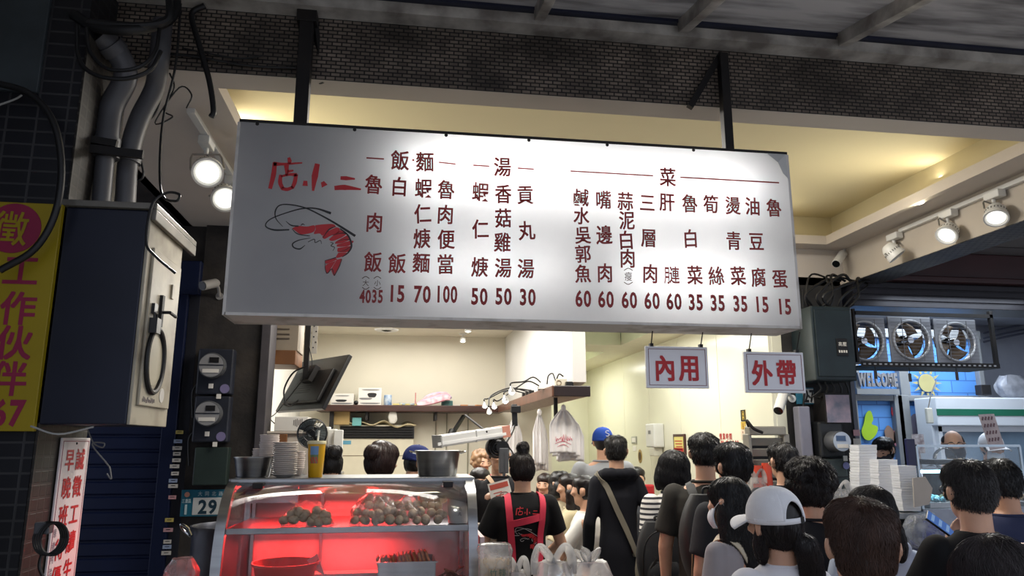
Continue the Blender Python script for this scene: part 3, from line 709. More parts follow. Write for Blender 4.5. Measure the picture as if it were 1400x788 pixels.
for k, ch in enumerate('誠徵工讀生'): put(m, ch, (XS+.0015, y0+.185, zt-.085-k*.108), .085, .088, (0, 1, 0), bold=.03)
for k, ch in enumerate('早晚班'): put(m, ch, (XS+.0015, y0+.085, zt-.085-k*.108), .085, .088, (0, 1, 0), bold=.03)
for k, ch in enumerate('待優'): put(m, ch, (XS+.0015, y0+.085, zt-.425-k*.103), .085, .085, (0, 1, 0), bold=.03)
m.build('lettering', red_paint, t, smooth=0)
m = MB()
for k, ch in enumerate('意者內洽'): put(m, ch, (XS+.0015, y0+.03, zt-.36-k*.048), .030, .034, (0, 1, 0), bold=.0)
m.build('small_lettering', mat('blue_grey_lettering', (96, 90, 110), .5), t, smooth=0)
m = MB().ell((XS+.001, (y0+y1)/2, zt-.022), (.003, .005, .005)); m.build('nail', ink, t)
# electrical cabinet
t = thing('electrical_cabinet', 'dented navy and cream metal cabinet with an oval gasket on the column', 'cabinet', (-1.16, 3.24, 1.70))
CXa, CXb, CYa, CYb = -1.335, -1.0, 3.0, 3.45; zb, zt = 1.715, 2.555
blue_m = mat('cabinet_navy', (30, 34, 50), .4, .3, var=.3, scale=2.5)
cream_m = mat('cabinet_cream', (166, 158, 140), .45, col2=(118, 108, 92), scale=5, lo=.3, hi=.55)
m = MB().bx((CXa, CYa, zb), (CXb-.012, CYb, zt)); m.build('body', blue_m, t, smooth=0, bevel=.006)
m = MB().bx((CXb-.012, CYa, zb+.0), (CXb, CYb, zt)); m.build('side_panel', cream_m, t, smooth=0, bevel=.003)
m = MB().bx((CXb, CYa+.045, zb+.075), (CXb+.012, CYb-.03, zt-.14)); m.build('door', cream_m, t, smooth=0, bevel=.004)
m = MB().bx((CXa-.01, CYa-.02, zt), (CXb+.025, CYb+.12, zt+.025)); m.bx((CXb+.005, CYa-.02, zt-.045), (CXb+.025, CYb+.12, zt)); m.build('rain_hood', mat('cabinet_hood', (120, 116, 108), .5, .3, var=.3), t, smooth=0, bevel=.003)
XD = CXb+.012; c = atx(206, 492, XD); yy = 3.165
m = MB(); ring = [Vector((XD+.006, yy+.105*math.cos(a), c.z+.128*math.sin(a))) for a in [2*PI*k/40 for k in range(41)]]
m.tube(ring, .011, 8); m.build('gasket_ring', black_rub, t)
m = MB().lathe([(.001, 0), (.10, 0), (.10, .003), (.001, .003)], (XD, yy, c.z), 40, Matrix.Rotation(PI/2, 3, 'Y')); m.build('window_plate', mat('cabinet_window', (176, 168, 146), .35, var=.15), t, smooth=0)
c = atx(205, 420, XD)
m = MB().bx((XD, yy-.0, c.z-.06), (XD+.012, yy+.028, c.z+.07)); m.tube([(XD+.01, yy+.014, c.z+.0), (XD+.04, yy+.014, c.z), (XD+.042, yy+.09, c.z-.006)], .007, 8); m.build('handle', dark_metal, t, smooth=0)
m = MB().bx((XD, yy-.1, c.z-.10), (XD+.03, yy-.05, c.z-.04)); m.tube([(XD+.014, yy-.09, c.z-.05), (XD+.014, yy-.09, c.z-.02), (XD+.014, yy-.06, c.z-.02), (XD+.014, yy-.06, c.z-.05)], .005, 8); m.bx((XD, yy-.09, c.z-.02), (XD+.012, yy-.05, c.z+.02)); m.build('padlock', black_plastic, t, smooth=0)
c = atx(215, 540, XD); m = MB().lathe([(.001, 0), (.03, 0), (.03, .002), (.001, .002)], (XD, yy+.14, c.z), 20, Matrix.Rotation(PI/2, 3, 'Y')); m.build('seal_sticker', mat('sticker_white', (200, 196, 190), .5), t, smooth=0)
m = MB()
for k in range(14): m.box((XD+.0006, yy-.09+k*.011, c.z-.03+random.uniform(-.004, .004)), (.001, .006, random.uniform(.01, .022)), Matrix.Rotation(random.uniform(-.5, .5), 3, 'X'))
m.build('scribble', mat('faded_ink', (90, 80, 84), .6), t, smooth=0)
m = MB().bx((XD, yy+.13, zt-.30), (XD+.008, yy+.16, zt-.24)); m.build('hinge', cream_m, t, smooth=0)
# conduits above the cabinet
def cable(name, label, pts, r, m=black_rub, cat='cable', k=6, n=8, grp=None):
    return MB().tube(smooth_path(pts, k), r, n).build(name, m, label=label, cat=cat, group=grp)
pvc = mat('grey_plastic_conduit', (84, 84, 88), .45, var=.25, scale=4)
t = thing('conduit', 'thick grey conduit with an elbow and jointed collar rising from the cabinet', 'pipe', tuple(at(138, 280, 3.2)))
P = [at(138, 282, 3.2), at(144, 215, 3.2), at(152, 150, 3.2), at(172, 105, 3.18), at(160, 72, 3.14), at(136, 48, 3.08)]
MB().tube(smooth_path(P[:3]), .037, 20).build('lower_pipe', pvc, t)
MB().tube(smooth_path(P[1:]), .048, 20).build('elbow_pipe', pvc, t)
for a, b in ((at(144, 216, 3.2), at(147, 190, 3.2)), (at(160, 72, 3.14), at(150, 60, 3.11))): MB().tube([a, b], .054, 24).build('collar', pvc, t)
t = thing('conduit', 'second grey conduit bent beside the tiled column, holding a cable tie', 'pipe', tuple(at(172, 282, 3.28)))
MB().tube(smooth_path([at(171, 283, 3.28), at(176, 215, 3.28), at(190, 165, 3.28), at(211, 122, 3.28), at(218, 80, 3.2), at(222, 30, 3.2)]), .042, 20).build('pipe', pvc, t)
MB().tube([at(175, 222, 3.28), at(178, 208, 3.28)], .052, 20).build('collar', pvc, t)
m = MB().bar(at(116, 203, 3.14), at(196, 212, 3.14), .02, .035); m.bar(at(118, 190, 3.14), at(160, 197, 3.14), .02, .03); m.build('pipe_clamp', dark_metal, smooth=0, label='dark steel strap clamping both conduits to the column', cat='clamp')
m = MB().bx((-2.3, 2.98, 3.02), (-1.47, 3.0, 3.9)); m.build('sheet_panel', mat('grey_green_sheet', (58, 66, 70), .5, var=.3), smooth=0, bevel=.004, label='plain grey sheet fixed high on the tiled street column', cat='panel')
# cables
Yc = 3.1
cable('cable', 'thick black cable bundle looping across the top of the column', [at(100, 20, 3.0), at(135, 38, 2.98), at(190, 40, 2.98), at(236, 22, 3.1), at(240, -30, 3.1)], .022, n=12)
cable('cable', 'fat black cable coming down to the joint over the conduits', [at(228, -20, 3.02), at(232, 10, 3.0), at(226, 30, 3.0), at(180, 36, 2.97), at(120, 30, 2.97)], .016)
cable('cable', 'dark cable slung in a wide loop under the conduit elbow', [at(105, 35, 2.96), at(108, 80, 2.96), at(130, 102, 2.96), at(170, 108, 2.96), at(205, 96, 2.96), at(220, 70, 2.98)], .009)
cable('cable', 'dark cable in a narrower loop round the conduit elbow', [at(118, 38, 2.95), at(124, 72, 2.95), at(150, 95, 2.95), at(190, 92, 2.95), at(212, 70, 2.97), at(218, 40, 3.0)], .008)
cable('cable', 'black hose hanging over the yellow board in a long curve', [at(-10, 112, 2.9), at(40, 128, 2.9), at(72, 165, 2.9), at(84, 225, 2.9), at(76, 290, 2.9), at(48, 340, 2.9), at(0, 370, 2.9)], .013, n=12)
cable('cable', 'thin black cable hanging from the header past the cabinet door', [at(247, 5, 3.15), at(240, 90, 3.15), at(222, 170, 3.15), at(220, 260, 3.05), at(240, 275, 2.98), at(245, 266, 2.98), at(228, 264, 2.98), at(208, 280, 2.96), at(200, 330, 2.95), at(212, 350, 2.96), at(240, 374, 2.99)], .0055)
cable('cable', 'stiff black conduit hanging bent in front of the white soffit', [at(280, 8, 3.2), at(262, 20, 3.2), at(272, 60, 3.2), at(286, 110, 3.2), at(292, 150, 3.2), at(289, 160, 3.2)], .013, n=10)
cable('cable', 'thin black wire running along the foot of the tiled header', [at(215, 73, 3.24), at(270, 78, 3.24), at(340, 90, 3.24), at(404, 93, 3.24)], .006)
cable('cable', 'second thin wire sagging under the tiled header', [at(250, 66, 3.235), at(300, 76, 3.235), at(330, 80, 3.235), at(360, 76, 3.235)], .004)
cable('cable', 'knotted thin wires dangling beside the bent conduit', [at(232, 100, 3.2), at(238, 120, 3.2), at(224, 150, 3.2), at(236, 160, 3.2), at(212, 168, 3.2), at(245, 120, 3.2), at(262, 130, 3.2), at(255, 148, 3.2)], .0035)
cable('cable', 'black wire looping down between the conduits and the soffit', [at(228, 105, 3.3), at(215, 150, 3.3), at(200, 170, 3.3), at(190, 200, 3.3), at(196, 240, 3.3), at(184, 248, 3.3)], .005)
cable('cable', 'pale string stretched under the cabinet', [at(42, 583, 2.94), at(80, 594, 2.94), at(128, 584, 2.98)], .0035, mat('pale_string', (160, 160, 156), .6))
cable('cable', 'pale wire across the dark top of the column', [at(-5, 145, 2.96), at(20, 136, 2.96), at(30, 130, 2.96)], .004, MATS['pale_string'])
cable('cable', 'loose tangled wire hanging below the cabinet', [at(120, 588, 3.2), at(128, 606, 3.2), at(140, 612, 3.2), at(142, 606, 3.2), at(126, 608, 3.2), at(146, 634, 3.2), at(150, 640, 3.2), at(152, 655, 3.2), at(146, 648, 3.2)], .003, mat('grey_wire', (120, 118, 116), .5))
t = thing('extension_plug', 'black extension lead coiled on its grey plug in front of the white recruiting board', 'cable', tuple(at(62, 735, 3.0)))
c = at(62, 722, 2.97); MB().bx(c-Vector((.03, .02, .02)), c+Vector((.02, .02, .02))).build('plug', mat('plug_grey', (70, 72, 76), .5), t, smooth=0, bevel=.004)
m = MB()
for k in range(4):
    cc = c+Vector((.015+.004*k, -.01-.006*k, -.035)); m.tube([cc+Vector((.045*math.cos(a)+.006*k, 0, .055*math.sin(a))) for a in [2*PI*j/28 for j in range(29)]], .0045, 6)
m.tube(smooth_path([c+Vector((0, 0, -.08)), c+Vector((0, -.01, -.13)), c+Vector((.02, -.01, -.17))]), .006, 6); m.build('cord', black_rub, t)
# electricity meters
dial_m = mat('meter_face_grey', (150, 150, 152), .4, var=.1); m_box = mat('meter_box_dark', (40, 44, 56), .45, var=.3); clear = film('clear_glass', (230, 236, 240), .04, .05)
def meter(px, py, label, Y=YB-.004, rp=17, lid=True):
    c = at(px, py, Y); u = mpp(c); r = rp*u
    t = thing('electricity_meter', label, 'meter', (c.x, Y, c.z-r*2.2), 'round electricity meters on the wall')
    MB().bx((c.x-r*1.25, Y-.10, c.z-r*2.2), (c.x+r*1.45, Y, c.z+r*1.4)).build('meter_box', m_box, t, smooth=0, bevel=.012)
    ax = Matrix.Rotation(PI/2, 3, 'X')
    MB().lathe([(r*.97, .10), (r*1.0, .165), (r*.95, .18), (.001, .181)], (c.x, Y, c.z), 36, ax).build('meter_body', mat('meter_rim', (96, 98, 102), .35, .3), t)
    m = MB().lathe([(.001, .0), (r*.9, 0), (r*.9, .003), (.001, .003)], (c.x, Y-.181, c.z), 36, ax); m.build('dial', dial_m, t, smooth=0)
    MB().bx((c.x-r*.15, Y-.188, c.z+r*.2), (c.x+r*.55, Y-.184, c.z+r*.62)).build('display_window', ink, t, smooth=0)
    m = MB().bx((c.x-r*.62, Y-.188, c.z-r*.58), (c.x+r*.6, Y-.184, c.z-r*.3)); m.build('number_label', paper, t, smooth=0)
    m = MB().bx((c.x-r*.9, Y-.187, c.z-r*.02), (c.x+r*.9, Y-.184, c.z+r*.06)); m.build('dial_line', m_box, t, smooth=0)
    m = MB().lathe([(.001, 0), (r*.36, 0), (r*.36, .002), (.001, .002)], (c.x+r*.95, Y-.102, c.z-r*1.75), 24, ax); m.build('round_seal', mat('violet_seal', (128, 120, 160), .5), t, smooth=0)
    for dx, dz in ((-.1, -1.55), (.55, -2.35)): MB().box((c.x+dx*r, Y-.105, c.z+dz*r), (r*.32, .01, r*.36)).build('seal_tag', paper, t, smooth=0)
    MB().tube(smooth_path([(c.x-r*1.1, Y-.05, c.z-r*1.2), (c.x-r*1.6, Y-.04, c.z-r*2.0), (c.x-r*1.45, Y-.03, c.z-r*4)]), .008, 8).build('feed_cord', black_rub, t)
    return t
meter(297, 503, 'upper grey dial electricity meter on the sooty wall by the shutter')
meter(292, 567, 'lower grey dial electricity meter on the sooty wall by the shutter')
a, b = at(270, 612, YB-.02), at(312, 663, YB-.02)
m = MB().bx((a.x, YB-.09, b.z), (b.x, YB-.0, a.z)); m.build('junction_box', mat('dark_green_box', (44, 58, 54), .45, var=.3), smooth=0, bevel=.008, label='dark green junction box above the house number plaque', cat='box')
t = thing('house_number_plaque', 'teal house number plaque with a white field and dark numerals on the meter wall', 'sign', tuple(at(278, 706, YB-.02)))
a, b = at(249, 670, YB-.03), at(307, 706, YB-.03)
MB().bx((a.x, YB-.035, b.z), (b.x, YB-.02, a.z)).build('plate', mat('teal_plate', (34, 104, 128), .35, var=.1), t, smooth=0, bevel=.003)
w, h = b.x-a.x, a.z-b.z
MB().bx((a.x+.27*w, YB-.038, b.z+.06*h), (b.x-.04*w, YB-.034, b.z+.70*h)).build('number_field', mat('plaque_white', (206, 208, 206), .4), t, smooth=0, bevel=.002)
m = MB(); word(m, '29', (a.x+.60*w, YB-.0395, b.z+.37*h), .40*w, .50*h, bold=.035); m.build('numerals', mat('dark_teal_numerals', (18, 50, 66), .5), t, smooth=0)
m = MB()
for k, ch in enumerate('大同北路'): put(m, ch, (a.x+(.42+.155*k)*w, YB-.0395, b.z+.85*h), .1*w, .18*h, bold=.01)
word(m, '三重區', (a.x+.13*w, YB-.0395, b.z+.58*h), .2*w, .12*h); m.bx((a.x+.10*w, YB-.039, b.z+.08*h), (a.x+.15*w, YB-.036, b.z+.45*h))
m.build('street_lettering', mat('plaque_pale', (190, 210, 214), .5), t, smooth=0)
m = MB().lathe([(.001, 0), (.018, 0), (.018, .002), (.001, .002)], (a.x+.13*w, YB-.037, b.z+.82*h), 18, Matrix.Rotation(PI/2, 3, 'X')); m.build('emblem', mat('plaque_emblem', (210, 150, 130), .5), t, smooth=0)
# pot and bag beside the display case
pc = at(318, 750, 4.45)
t = thing('stock_pot', 'tall dark stainless stock pot beside the display case', 'pot', (pc.x, 4.45, .72))
ztop = at(300, 719, 4.4).z; R0 = .215
MB().lathe([(.001, .72), (R0-.01, .72), (R0, .74), (R0, ztop-.02), (R0+.012, ztop), (R0+.002, ztop), (R0-.006, ztop-.02), (R0-.008, .8), (.001, .8)], (pc.x, 4.45, 0), 40).build('pot_body', mat('dull_steel', (110, 112, 122), .35, .9, var=.3), t)
h0 = Vector((pc.x-R0, 4.36, ztop-.03)); MB().tube(smooth_path([h0+Vector((.012, 0, -.02)), h0+Vector((-.03, -.01, .02)), h0+Vector((-.035, -.02, .045)), h0+Vector((-.0, -.03, .03)), h0+Vector((.03, -.05, -.01))]), .007, 8).build('handle', chrome, t)
MB().bx((pc.x-.32, 4.15, .66), (pc.x+.2, 4.8, .72)).bx((pc.x-.3, 4.2, 0), (pc.x-.26, 4.24, .66)).bx((pc.x+.14, 4.2, 0), (pc.x+.18, 4.24, .66)).bx((pc.x-.3, 4.7, 0), (pc.x-.26, 4.74, .66)).bx((pc.x+.14, 4.7, 0), (pc.x+.18, 4.74, .66)).build('pot_stand', dark_metal, smooth=0, label='low dark metal stand under the stock pot', cat='stand')
bagm = film('plastic_bag_film', (250, 248, 246), .30, .3, haze=.50, scale=9)
def tbag(mb, c, w, d, h, seed=0, twist=.0, mi=0, handles=True, fill=.75):
    """a knotted or open carrier bag: a bulging body with creases and two loop handles"""
    rg = random.Random(seed); c = Vector(c); rs = []; n = 28; ph = [rg.uniform(0, 6.28) for _ in range(6)]
    for i in range(13):
        t = i/12; z = h*t; k = (math.sin(PI*min(1, .12+t*.62))**.6)*(1-.30*max(0, t-.55)/.45)
        if i == 0: k *= .72
        ring = []
        for j in range(n):
            a = 2*PI*j/n; cr = 1+.05*math.sin(7*a+ph[0]+5*t)+.04*math.sin(11*a+ph[1]-7*t)+.035*math.sin(4*a+ph[2]+9*t)+.05*t*math.sin(15*a+ph[3])
            e = .55; ca, sa = math.cos(a), math.sin(a)
            ring.append(c+Vector((math.copysign(abs(ca)**e, ca)*w/2*k*cr, math.copysign(abs(sa)**e, sa)*d/2*k*cr, z+.02*h*math.sin(3*a+ph[4])*t)))
        rs.append(ring)
    mb.rings(rs, True, True, mi)
    if handles:
        for sx in (-1, 1):
            b = c+Vector((sx*w*.24, 0, h*.93)); top = b+Vector((sx*w*.04, 0, h*.30))
            for sy in (-1, 1):
                pts = smooth_path([b+Vector((-w*.15, sy*d*.12, -.12*h)), b+Vector((-w*.17, sy*d*.06, h*.12)), top+Vector((-w*.05, sy*.004, 0)), top+Vector((w*.06, sy*.004, -.02*h)), b+Vector((w*.18, sy*d*.06, h*.10)), b+Vector((w*.16, sy*d*.12, -.12*h))], 5)
                mb.tube(pts, [.026*h/.25]*len(pts), 8, mi, True, .16)
m = MB(); tbag(m, at(248, 790, 4.0)-Vector((0, 0, .06)), .15, .13, .15, 3, handles=False)
m.build('plastic_bag', bagm, label='small crumpled clear bag beside the stock pot', cat='bag', solid=.0015)
m = MB().bx((-1.05, 3.85, .9), (-.78, 4.15, .955)).bx((-1.03, 3.9, 0), (-1.0, 3.93, .9)).bx((-.83, 3.9, 0), (-.8, 3.93, .9)).bx((-1.03, 4.08, 0), (-1.0, 4.11, .9)).bx((-.83, 4.08, 0), (-.8, 4.11, .9))
m.build('side_table', steel, smooth=0, label='narrow steel stand beside the display case carrying a clear bag', cat='table')
# ================================================================ display case
XL, XR = at(324, 660, 3.95).x, at(640, 655, 3.95).x
ZT = at(480, 655, 3.9).z; YF = 3.62
t = case = thing('display_case', 'steel framed curved glass food display case glowing red inside', 'display case', ((XL+XR)/2, 3.9, .75))
prof = [(4.30, ZT), (4.0, ZT), (3.86, ZT-.012), (3.76, ZT-.06), (3.69, ZT-.14), (3.645, ZT-.24), (3.62, ZT-.36), (3.61, .93)]
pp = [Vector((0, y, z)) for y, z in prof]; sm = smooth_path(pp, 5)
for x, n_ in ((XL, 'side_frame'), (XR, 'side_frame')):
    m = MB(); m.rings([[p+Vector((x+dx, dy, dz)) for dx, dy, dz in ((-.022, 0, 0), (.022, 0, 0), (.022, .035*0+.03, -.03), (-.022, .03, -.03))] for p in sm]); m.build(n_, steel, t, smooth=30)
    MB().bx((x-.018, 4.27, .93), (x+.018, 4.31, ZT)).build('rear_post', steel, t, smooth=0, bevel=.004)
MB().bx((XL-.03, 3.90, ZT-.012), (XR+.03, 4.32, ZT+.004)).build('top_plate', steel, t, smooth=0, bevel=.003)
MB().bx((XL-.02, 3.875, ZT-.03), (XR+.02, 3.91, ZT+.006)).build('top_rail', steel, t, smooth=0, bevel=.006)
gl = film('case_glass', (230, 232, 236), .03, .06, haze=.07, scale=5, glossy=.12)
m = MB(); sg_ = [p for p in sm if p.y < 3.89]; m.grid(lambda u, v: (XL+.02+u*(XR-XL-.04), sg_[int(round(v*(len(sg_)-1)))].y+.004, sg_[int(round(v*(len(sg_)-1)))].z-.004), 2, len(sg_)-1)
m.build('curved_glass', gl, t, smooth=180, solid=.005)
for x in (XL+.005, XR-.005):
    m = MB(); m.add([(x, p.y+.012, p.z-.012) for p in sm]+[(x, 4.28, .93)], [tuple(range(len(sm)+1))]); m.build('side_glass', gl, t, smooth=0)
zs = at(480, 722, 3.68).z
MB().bx((XL+.02, 3.675, zs-.012), (XR-.02, 4.26, zs)).bx((XL+.02, 3.668, zs-.022), (XR-.02, 3.69, zs+.006)).build('shelf', steel, t, smooth=0, bevel=.003)
MB().bx((XL+.02, 3.63, .92), (XR-.02, 4.26, .935)).build('case_floor', steel, t, smooth=0)
MB().bx((XL, 4.285, .93), (XR, 4.30, ZT-.01)).build('rear_panel', mat('rear_white_panel', (226, 220, 218), .35, var=.12, scale=6), t, smooth=0)
for x in (XL+.035, XL+.39):
    MB().bx((x-.008, 4.262, .94), (x+.008, 4.285, ZT-.02)).build('rear_slide_rail', steel, t, smooth=0)
for px in (355, 612):
    p = at(px, 661, 3.85); MB().bx((p.x-.025, 3.80, ZT-.04), (p.x+.025, 3.87, ZT-.012)).build('glass_clip', dark_metal, t, smooth=0, bevel=.003)
MB().bx((XL-.03, 3.6, .1), (XR+.03, 4.32, .92)).build('cart_body', steel, t, smooth=0, bevel=.006)
red_glow = glow('red_heat_tube', (255, 34, 26), 3.2)
REDC = (1.0, .035, .03)
for zz, nm in ((ZT-.035, 'upper'), (zs-.04, 'lower')):
    MB().cyl((XL+.06, 4.24, zz), (XL+.82, 4.24, zz), .011, 14).build('heat_tube', red_glow, t)
area('heat_light_top', ((XL+XL+.82)/2, 4.20, ZT-.05), (.75, .03), 13, REDC, target=((XL+XL+.82)/2, 4.05, zs))
area('heat_light_low', ((XL+XL+.82)/2, 4.20, zs-.06), (.75, .03), 8, REDC, target=((XL+XL+.82)/2, 4.0, .9))
MB().cyl((XR-.30, 4.10, ZT-.03), (XR-.05, 4.10, ZT-.03), .010, 14).build('white_tube', glow('white_case_tube', (255, 246, 236), 2.5), t)
area('case_white_light', (XR-.18, 4.06, ZT-.05), (.25, .03), 1.3, (1, .96, .92), target=(XR-.22, 3.80, zs))
# bagged brown balls on the upper shelf
ball_m = mat('braised_brown', (208, 184, 152), .5, col2=(158, 132, 106), scale=30, bump=.5, bscale=90, lo=.3, hi=.6)
def wob(mb, c, r, seed=0, mi=0, amp=.10, nu=16, nv=10):
    rg = np.random.default_rng(seed); i0 = len(mb.v); mb.ell((0, 0, 0), (r, r*.92, r*.88), None, nu, nv, mi); ph = rg.uniform(0, 6, 6); c = Vector(c)
    for i in range(i0, len(mb.v)):
        x, y, z = mb.v[i]; k = 1+amp*(math.sin(x/r*2.3+ph[0])*math.sin(y/r*2.1+ph[1])+.6*math.sin(z/r*3+ph[2])*math.sin(x/r*3.7+ph[3]))
        mb.v[i] = (c.x+x*k, c.y+y*k, c.z+z*k)
bc = []                                    # (px, py, row, label)
la = 'brown braised ball in the small bag nearest the shutter end of the shelf'; lb = 'brown braised ball in the second small bag on the shelf'; lc = 'brown braised ball heaped in the big pile on the shelf'
for x, y in ((391, 712), (402, 711), (413, 709), (397, 704), (408, 701), (416, 704), (403, 699)): bc.append((x, y, 0, la))
for x, y in ((426, 715), (437, 718), (446, 713), (431, 707), (440, 705), (448, 706), (434, 700)): bc.append((x, y, 0, lb))
for i, x in enumerate((487, 497, 513, 521, 531, 545, 555, 571, 584, 598)): bc.append((x, 712+((i*7) % 3)-1, 0, lc))
for i, x in enumerate((490, 500, 509, 519, 528, 538, 550, 564, 576, 588, 601, 607)): bc.append((x, 702+((i*5) % 4)-1, 1, lc))
for i, x in enumerate((505, 514, 523, 535, 547, 552, 559, 568, 580, 590, 600)): bc.append((x, 692+((i*3) % 4)-1, 2, lc))
for i, x in enumerate((507, 519, 495, 524, 577, 588, 599, 606)): bc.append((x, 683+((i*3) % 4)-1, 3, lc))
proto = []
for k in range(5):
    m = MB(); wob(m, (0, 0, .022), .023, k); proto.append(m)
pl = {}
for i, (x, y, row, lab) in enumerate(bc):
    Y = 3.74+.055*row+random.uniform(-.008, .008); p = at(x, y, Y); k = i % 5
    if row == 0: p.z = zs+.001+max(0, (p.z-zs-.02))
    else: p.z -= .02
    p.z = max(p.z, zs+.001)
    g = 'brown braised balls: ' + ('first small bag' if lab == la else 'second small bag' if lab == lb else 'big pile')
    if k not in pl:
        pl[k] = proto[k].build('braised_ball', ball_m, smooth=180, label=lab, cat='food', group=g); o = pl[k]
    else:
        o = pl[k].copy(); COL.objects.link(o); o['label'] = lab; o['group'] = g
    s_ = random.uniform(.95, 1.2); o.location = p; o.scale = (s_*random.uniform(.9, 1.15), s_, s_); o.rotation_euler = (random.uniform(-.3, .3), random.uniform(-.3, .3), random.uniform(0, 6))
redfilm = film('thin_clear_film', (240, 226, 222), .14, .15, haze=.34, scale=40)
def foodbag(px0, px1, ptop, pbase, Y, label, seed, depth=.16):
    a, b = at(px0, pbase, Y), at(px1, pbase, Y); tp = at((px0+px1)/2, ptop, Y+.06); m = MB(); h = tp.z-zs-.01; w = b.x-a.x
    rg = random.Random(seed); rs = []; n = 26; cx = (a.x+b.x)/2
    for i in range(9):
        t_ = i/8; k = (1.0 if t_ < .4 else 1-.75*((t_-.4)/.6)**1.2)*(1+.06*math.sin(6*t_+seed)); ring = []
        for j in range(n):
            an = 2*PI*j/n; c_ = 1+.07*math.sin(5*an+seed+4*t_)+.08*t_*math.sin(9*an+seed*2)
            ring.append((cx+w*.53*k*c_*math.cos(an), Y+.05+depth*.55*k*c_*math.sin(an), zs+.004+h*t_))
        rs.append(ring)
    m.rings(rs)
    kn = Vector((cx, Y+.05, zs+.004+h))
    for k in range(5):
        an = 2*PI*k/5+seed; m.add([kn, kn+Vector((.05*math.cos(an)-.01, .03*math.sin(an), .02+.012*k % .03)), kn+Vector((.05*math.cos(an)+.012, .03*math.sin(an)+.01, .03)), kn+Vector((.01, 0, .004))], [(0, 1, 2, 3)])
    m.build('food_bag', redfilm, smooth=60, label=label, cat='bag')
foodbag(384, 422, 692, 716, 3.76, 'clear knotted bag of brown balls at the shutter end of the shelf', 1)
foodbag(420, 453, 694, 718, 3.76, 'second clear knotted bag of brown balls on the shelf', 2)
foodbag(480, 545, 672, 716, 3.80, 'tall clear bag over the big pile of brown balls', 3, .26)
foodbag(535, 580, 676, 716, 3.82, 'clear bag lying in the middle of the big pile of brown balls', 5, .26)
# white cup at the shelf end
c = at(626, 712, 3.80)
t = thing('paper_cup', 'white paper cup with dark print at the end of the case shelf', 'cup', (c.x, 3.8, zs))
MB().lathe([(.001, .002), (.044, .002), (.047, .004), (.053, .118), (.056, .124), (.051, .124), (.045, .01), (.001, .01)], (c.x, 3.8, zs), 32).build('cup_body', paper, t)
m = MB(); put(m, '魚', (c.x+.005, 3.748, zs+.072), .018, .02); put(m, '丸', (c.x+.005, 3.7505, zs+.05), .018, .02); m.build('print', ink, t, smooth=0)
# lower shelf: red tub, tray of fried tofu, shredded pile, crumpled film
c = at(388, 787, 3.80)
t = thing('food_tub', 'round red lit plastic tub on the floor of the display case', 'tub', (c.x, 3.80, .936))
rt_ = at(388, 770, 3.8)
MB().lathe([(.001, .936), (.115, .936), (.142, 1.06), (.150, rt_.z), (.156, rt_.z), (.156, rt_.z-.012), (.147, rt_.z-.012), (.138, 1.05), (.112, .942), (.001, .942)], (c.x, 3.84, 0), 44).build('tub_body', mat('red_plastic_tub', (216, 60, 50), .35), t)
a, b = at(517, 766, 3.70), at(596, 766, 3.70)
t = thing('food_tray', 'deep steel tray holding fried tofu slices in the case', 'tray', ((a.x+b.x)/2, 3.8, .936))
m = MB(); zt_ = at(556, 768, 3.72).z; x0, x1, y0, y1 = a.x, b.x, 3.70, 3.94
m.bx((x0, y0, .937), (x1, y0+.006, zt_)); m.bx((x0, y1, .937), (x1, y1+.006, zt_)); m.bx((x0, y0, .937), (x0+.006, y1, zt_)); m.bx((x1-.006, y0, .937), (x1, y1, zt_)); m.bx((x0, y0, .937), (x1, y1, .943))
m.bx((x0-.008, y0-.008, zt_-.004), (x1+.008, y0+.002, zt_+.002)); m.build('tray_body', steel, t, smooth=0)
tofu = mat('fried_tofu', (222, 150, 78), .6, col2=(170, 96, 44), scale=14, bump=.5, bscale=60)
n = 13
for k in range(n):
    f = k/(n-1); x = x0+.02+f*(x1-x0-.035); m = MB().box((0, 0, .05), (.012, .10, .10)); 
    if k == 0: tf = m.build('tofu_slice', tofu, smooth=0, bevel=.004, label='fried tofu slice standing in the steel tray', cat='food', group='fried tofu slices in the tray'); o = tf
    else: o = tf.copy(); COL.objects.link(o)
    o.location = (x, 3.80+random.uniform(-.012, .012), at(556, 771-9*f, 3.76).z-.068); o.rotation_euler = (random.uniform(-.05, .05), -.32+random.uniform(-.06, .06), random.uniform(-.08, .08))
m = MB().bx((x0+.01, y0+.01, .944), (x1-.01, y1-.01, zt_-.045)); m.build('tray_filling', tofu, smooth=0, label='bed of fried tofu under the upright slices in the tray', cat='food', kind='stuff')
c = at(618, 786, 3.78); m = MB(); rg = random.Random(4)
for k in range(150):
    p = Vector((c.x+rg.gauss(0, .034), 3.78+rg.gauss(0, .04), .95+abs(rg.gauss(0, .035)))); d = Vector((rg.uniform(-1, 1), rg.uniform(-1, 1), rg.uniform(-.5, .5)))*.035
    m.tube(smooth_path([p-d, p+Vector((0, 0, .008)), p+d], 2), .0045, 5)
m.build('shredded_food', mat('brown_pink_shreds', (176, 120, 96), .5, col2=(110, 62, 46), scale=20), label='heap of shredded brown food at the end of the case floor', cat='food', kind='stuff')
c = at(434, 772, 3.9); m = MB(); m.add([(c.x-.05, 3.9, c.z+.02), (c.x, 3.86, c.z+.055), (c.x+.01, 3.9, c.z), (c.x+.04, 3.88, c.z-.05), (c.x-.01, 3.92, c.z-.03)], [(0, 1, 2), (1, 3, 2), (0, 2, 4), (2, 3, 4)])
m.build('paper_scrap', mat('folded_paper', (230, 210, 206), .6), smooth=0, solid=.002, label='folded paper scrap leaning at the back of the case floor', cat='paper')
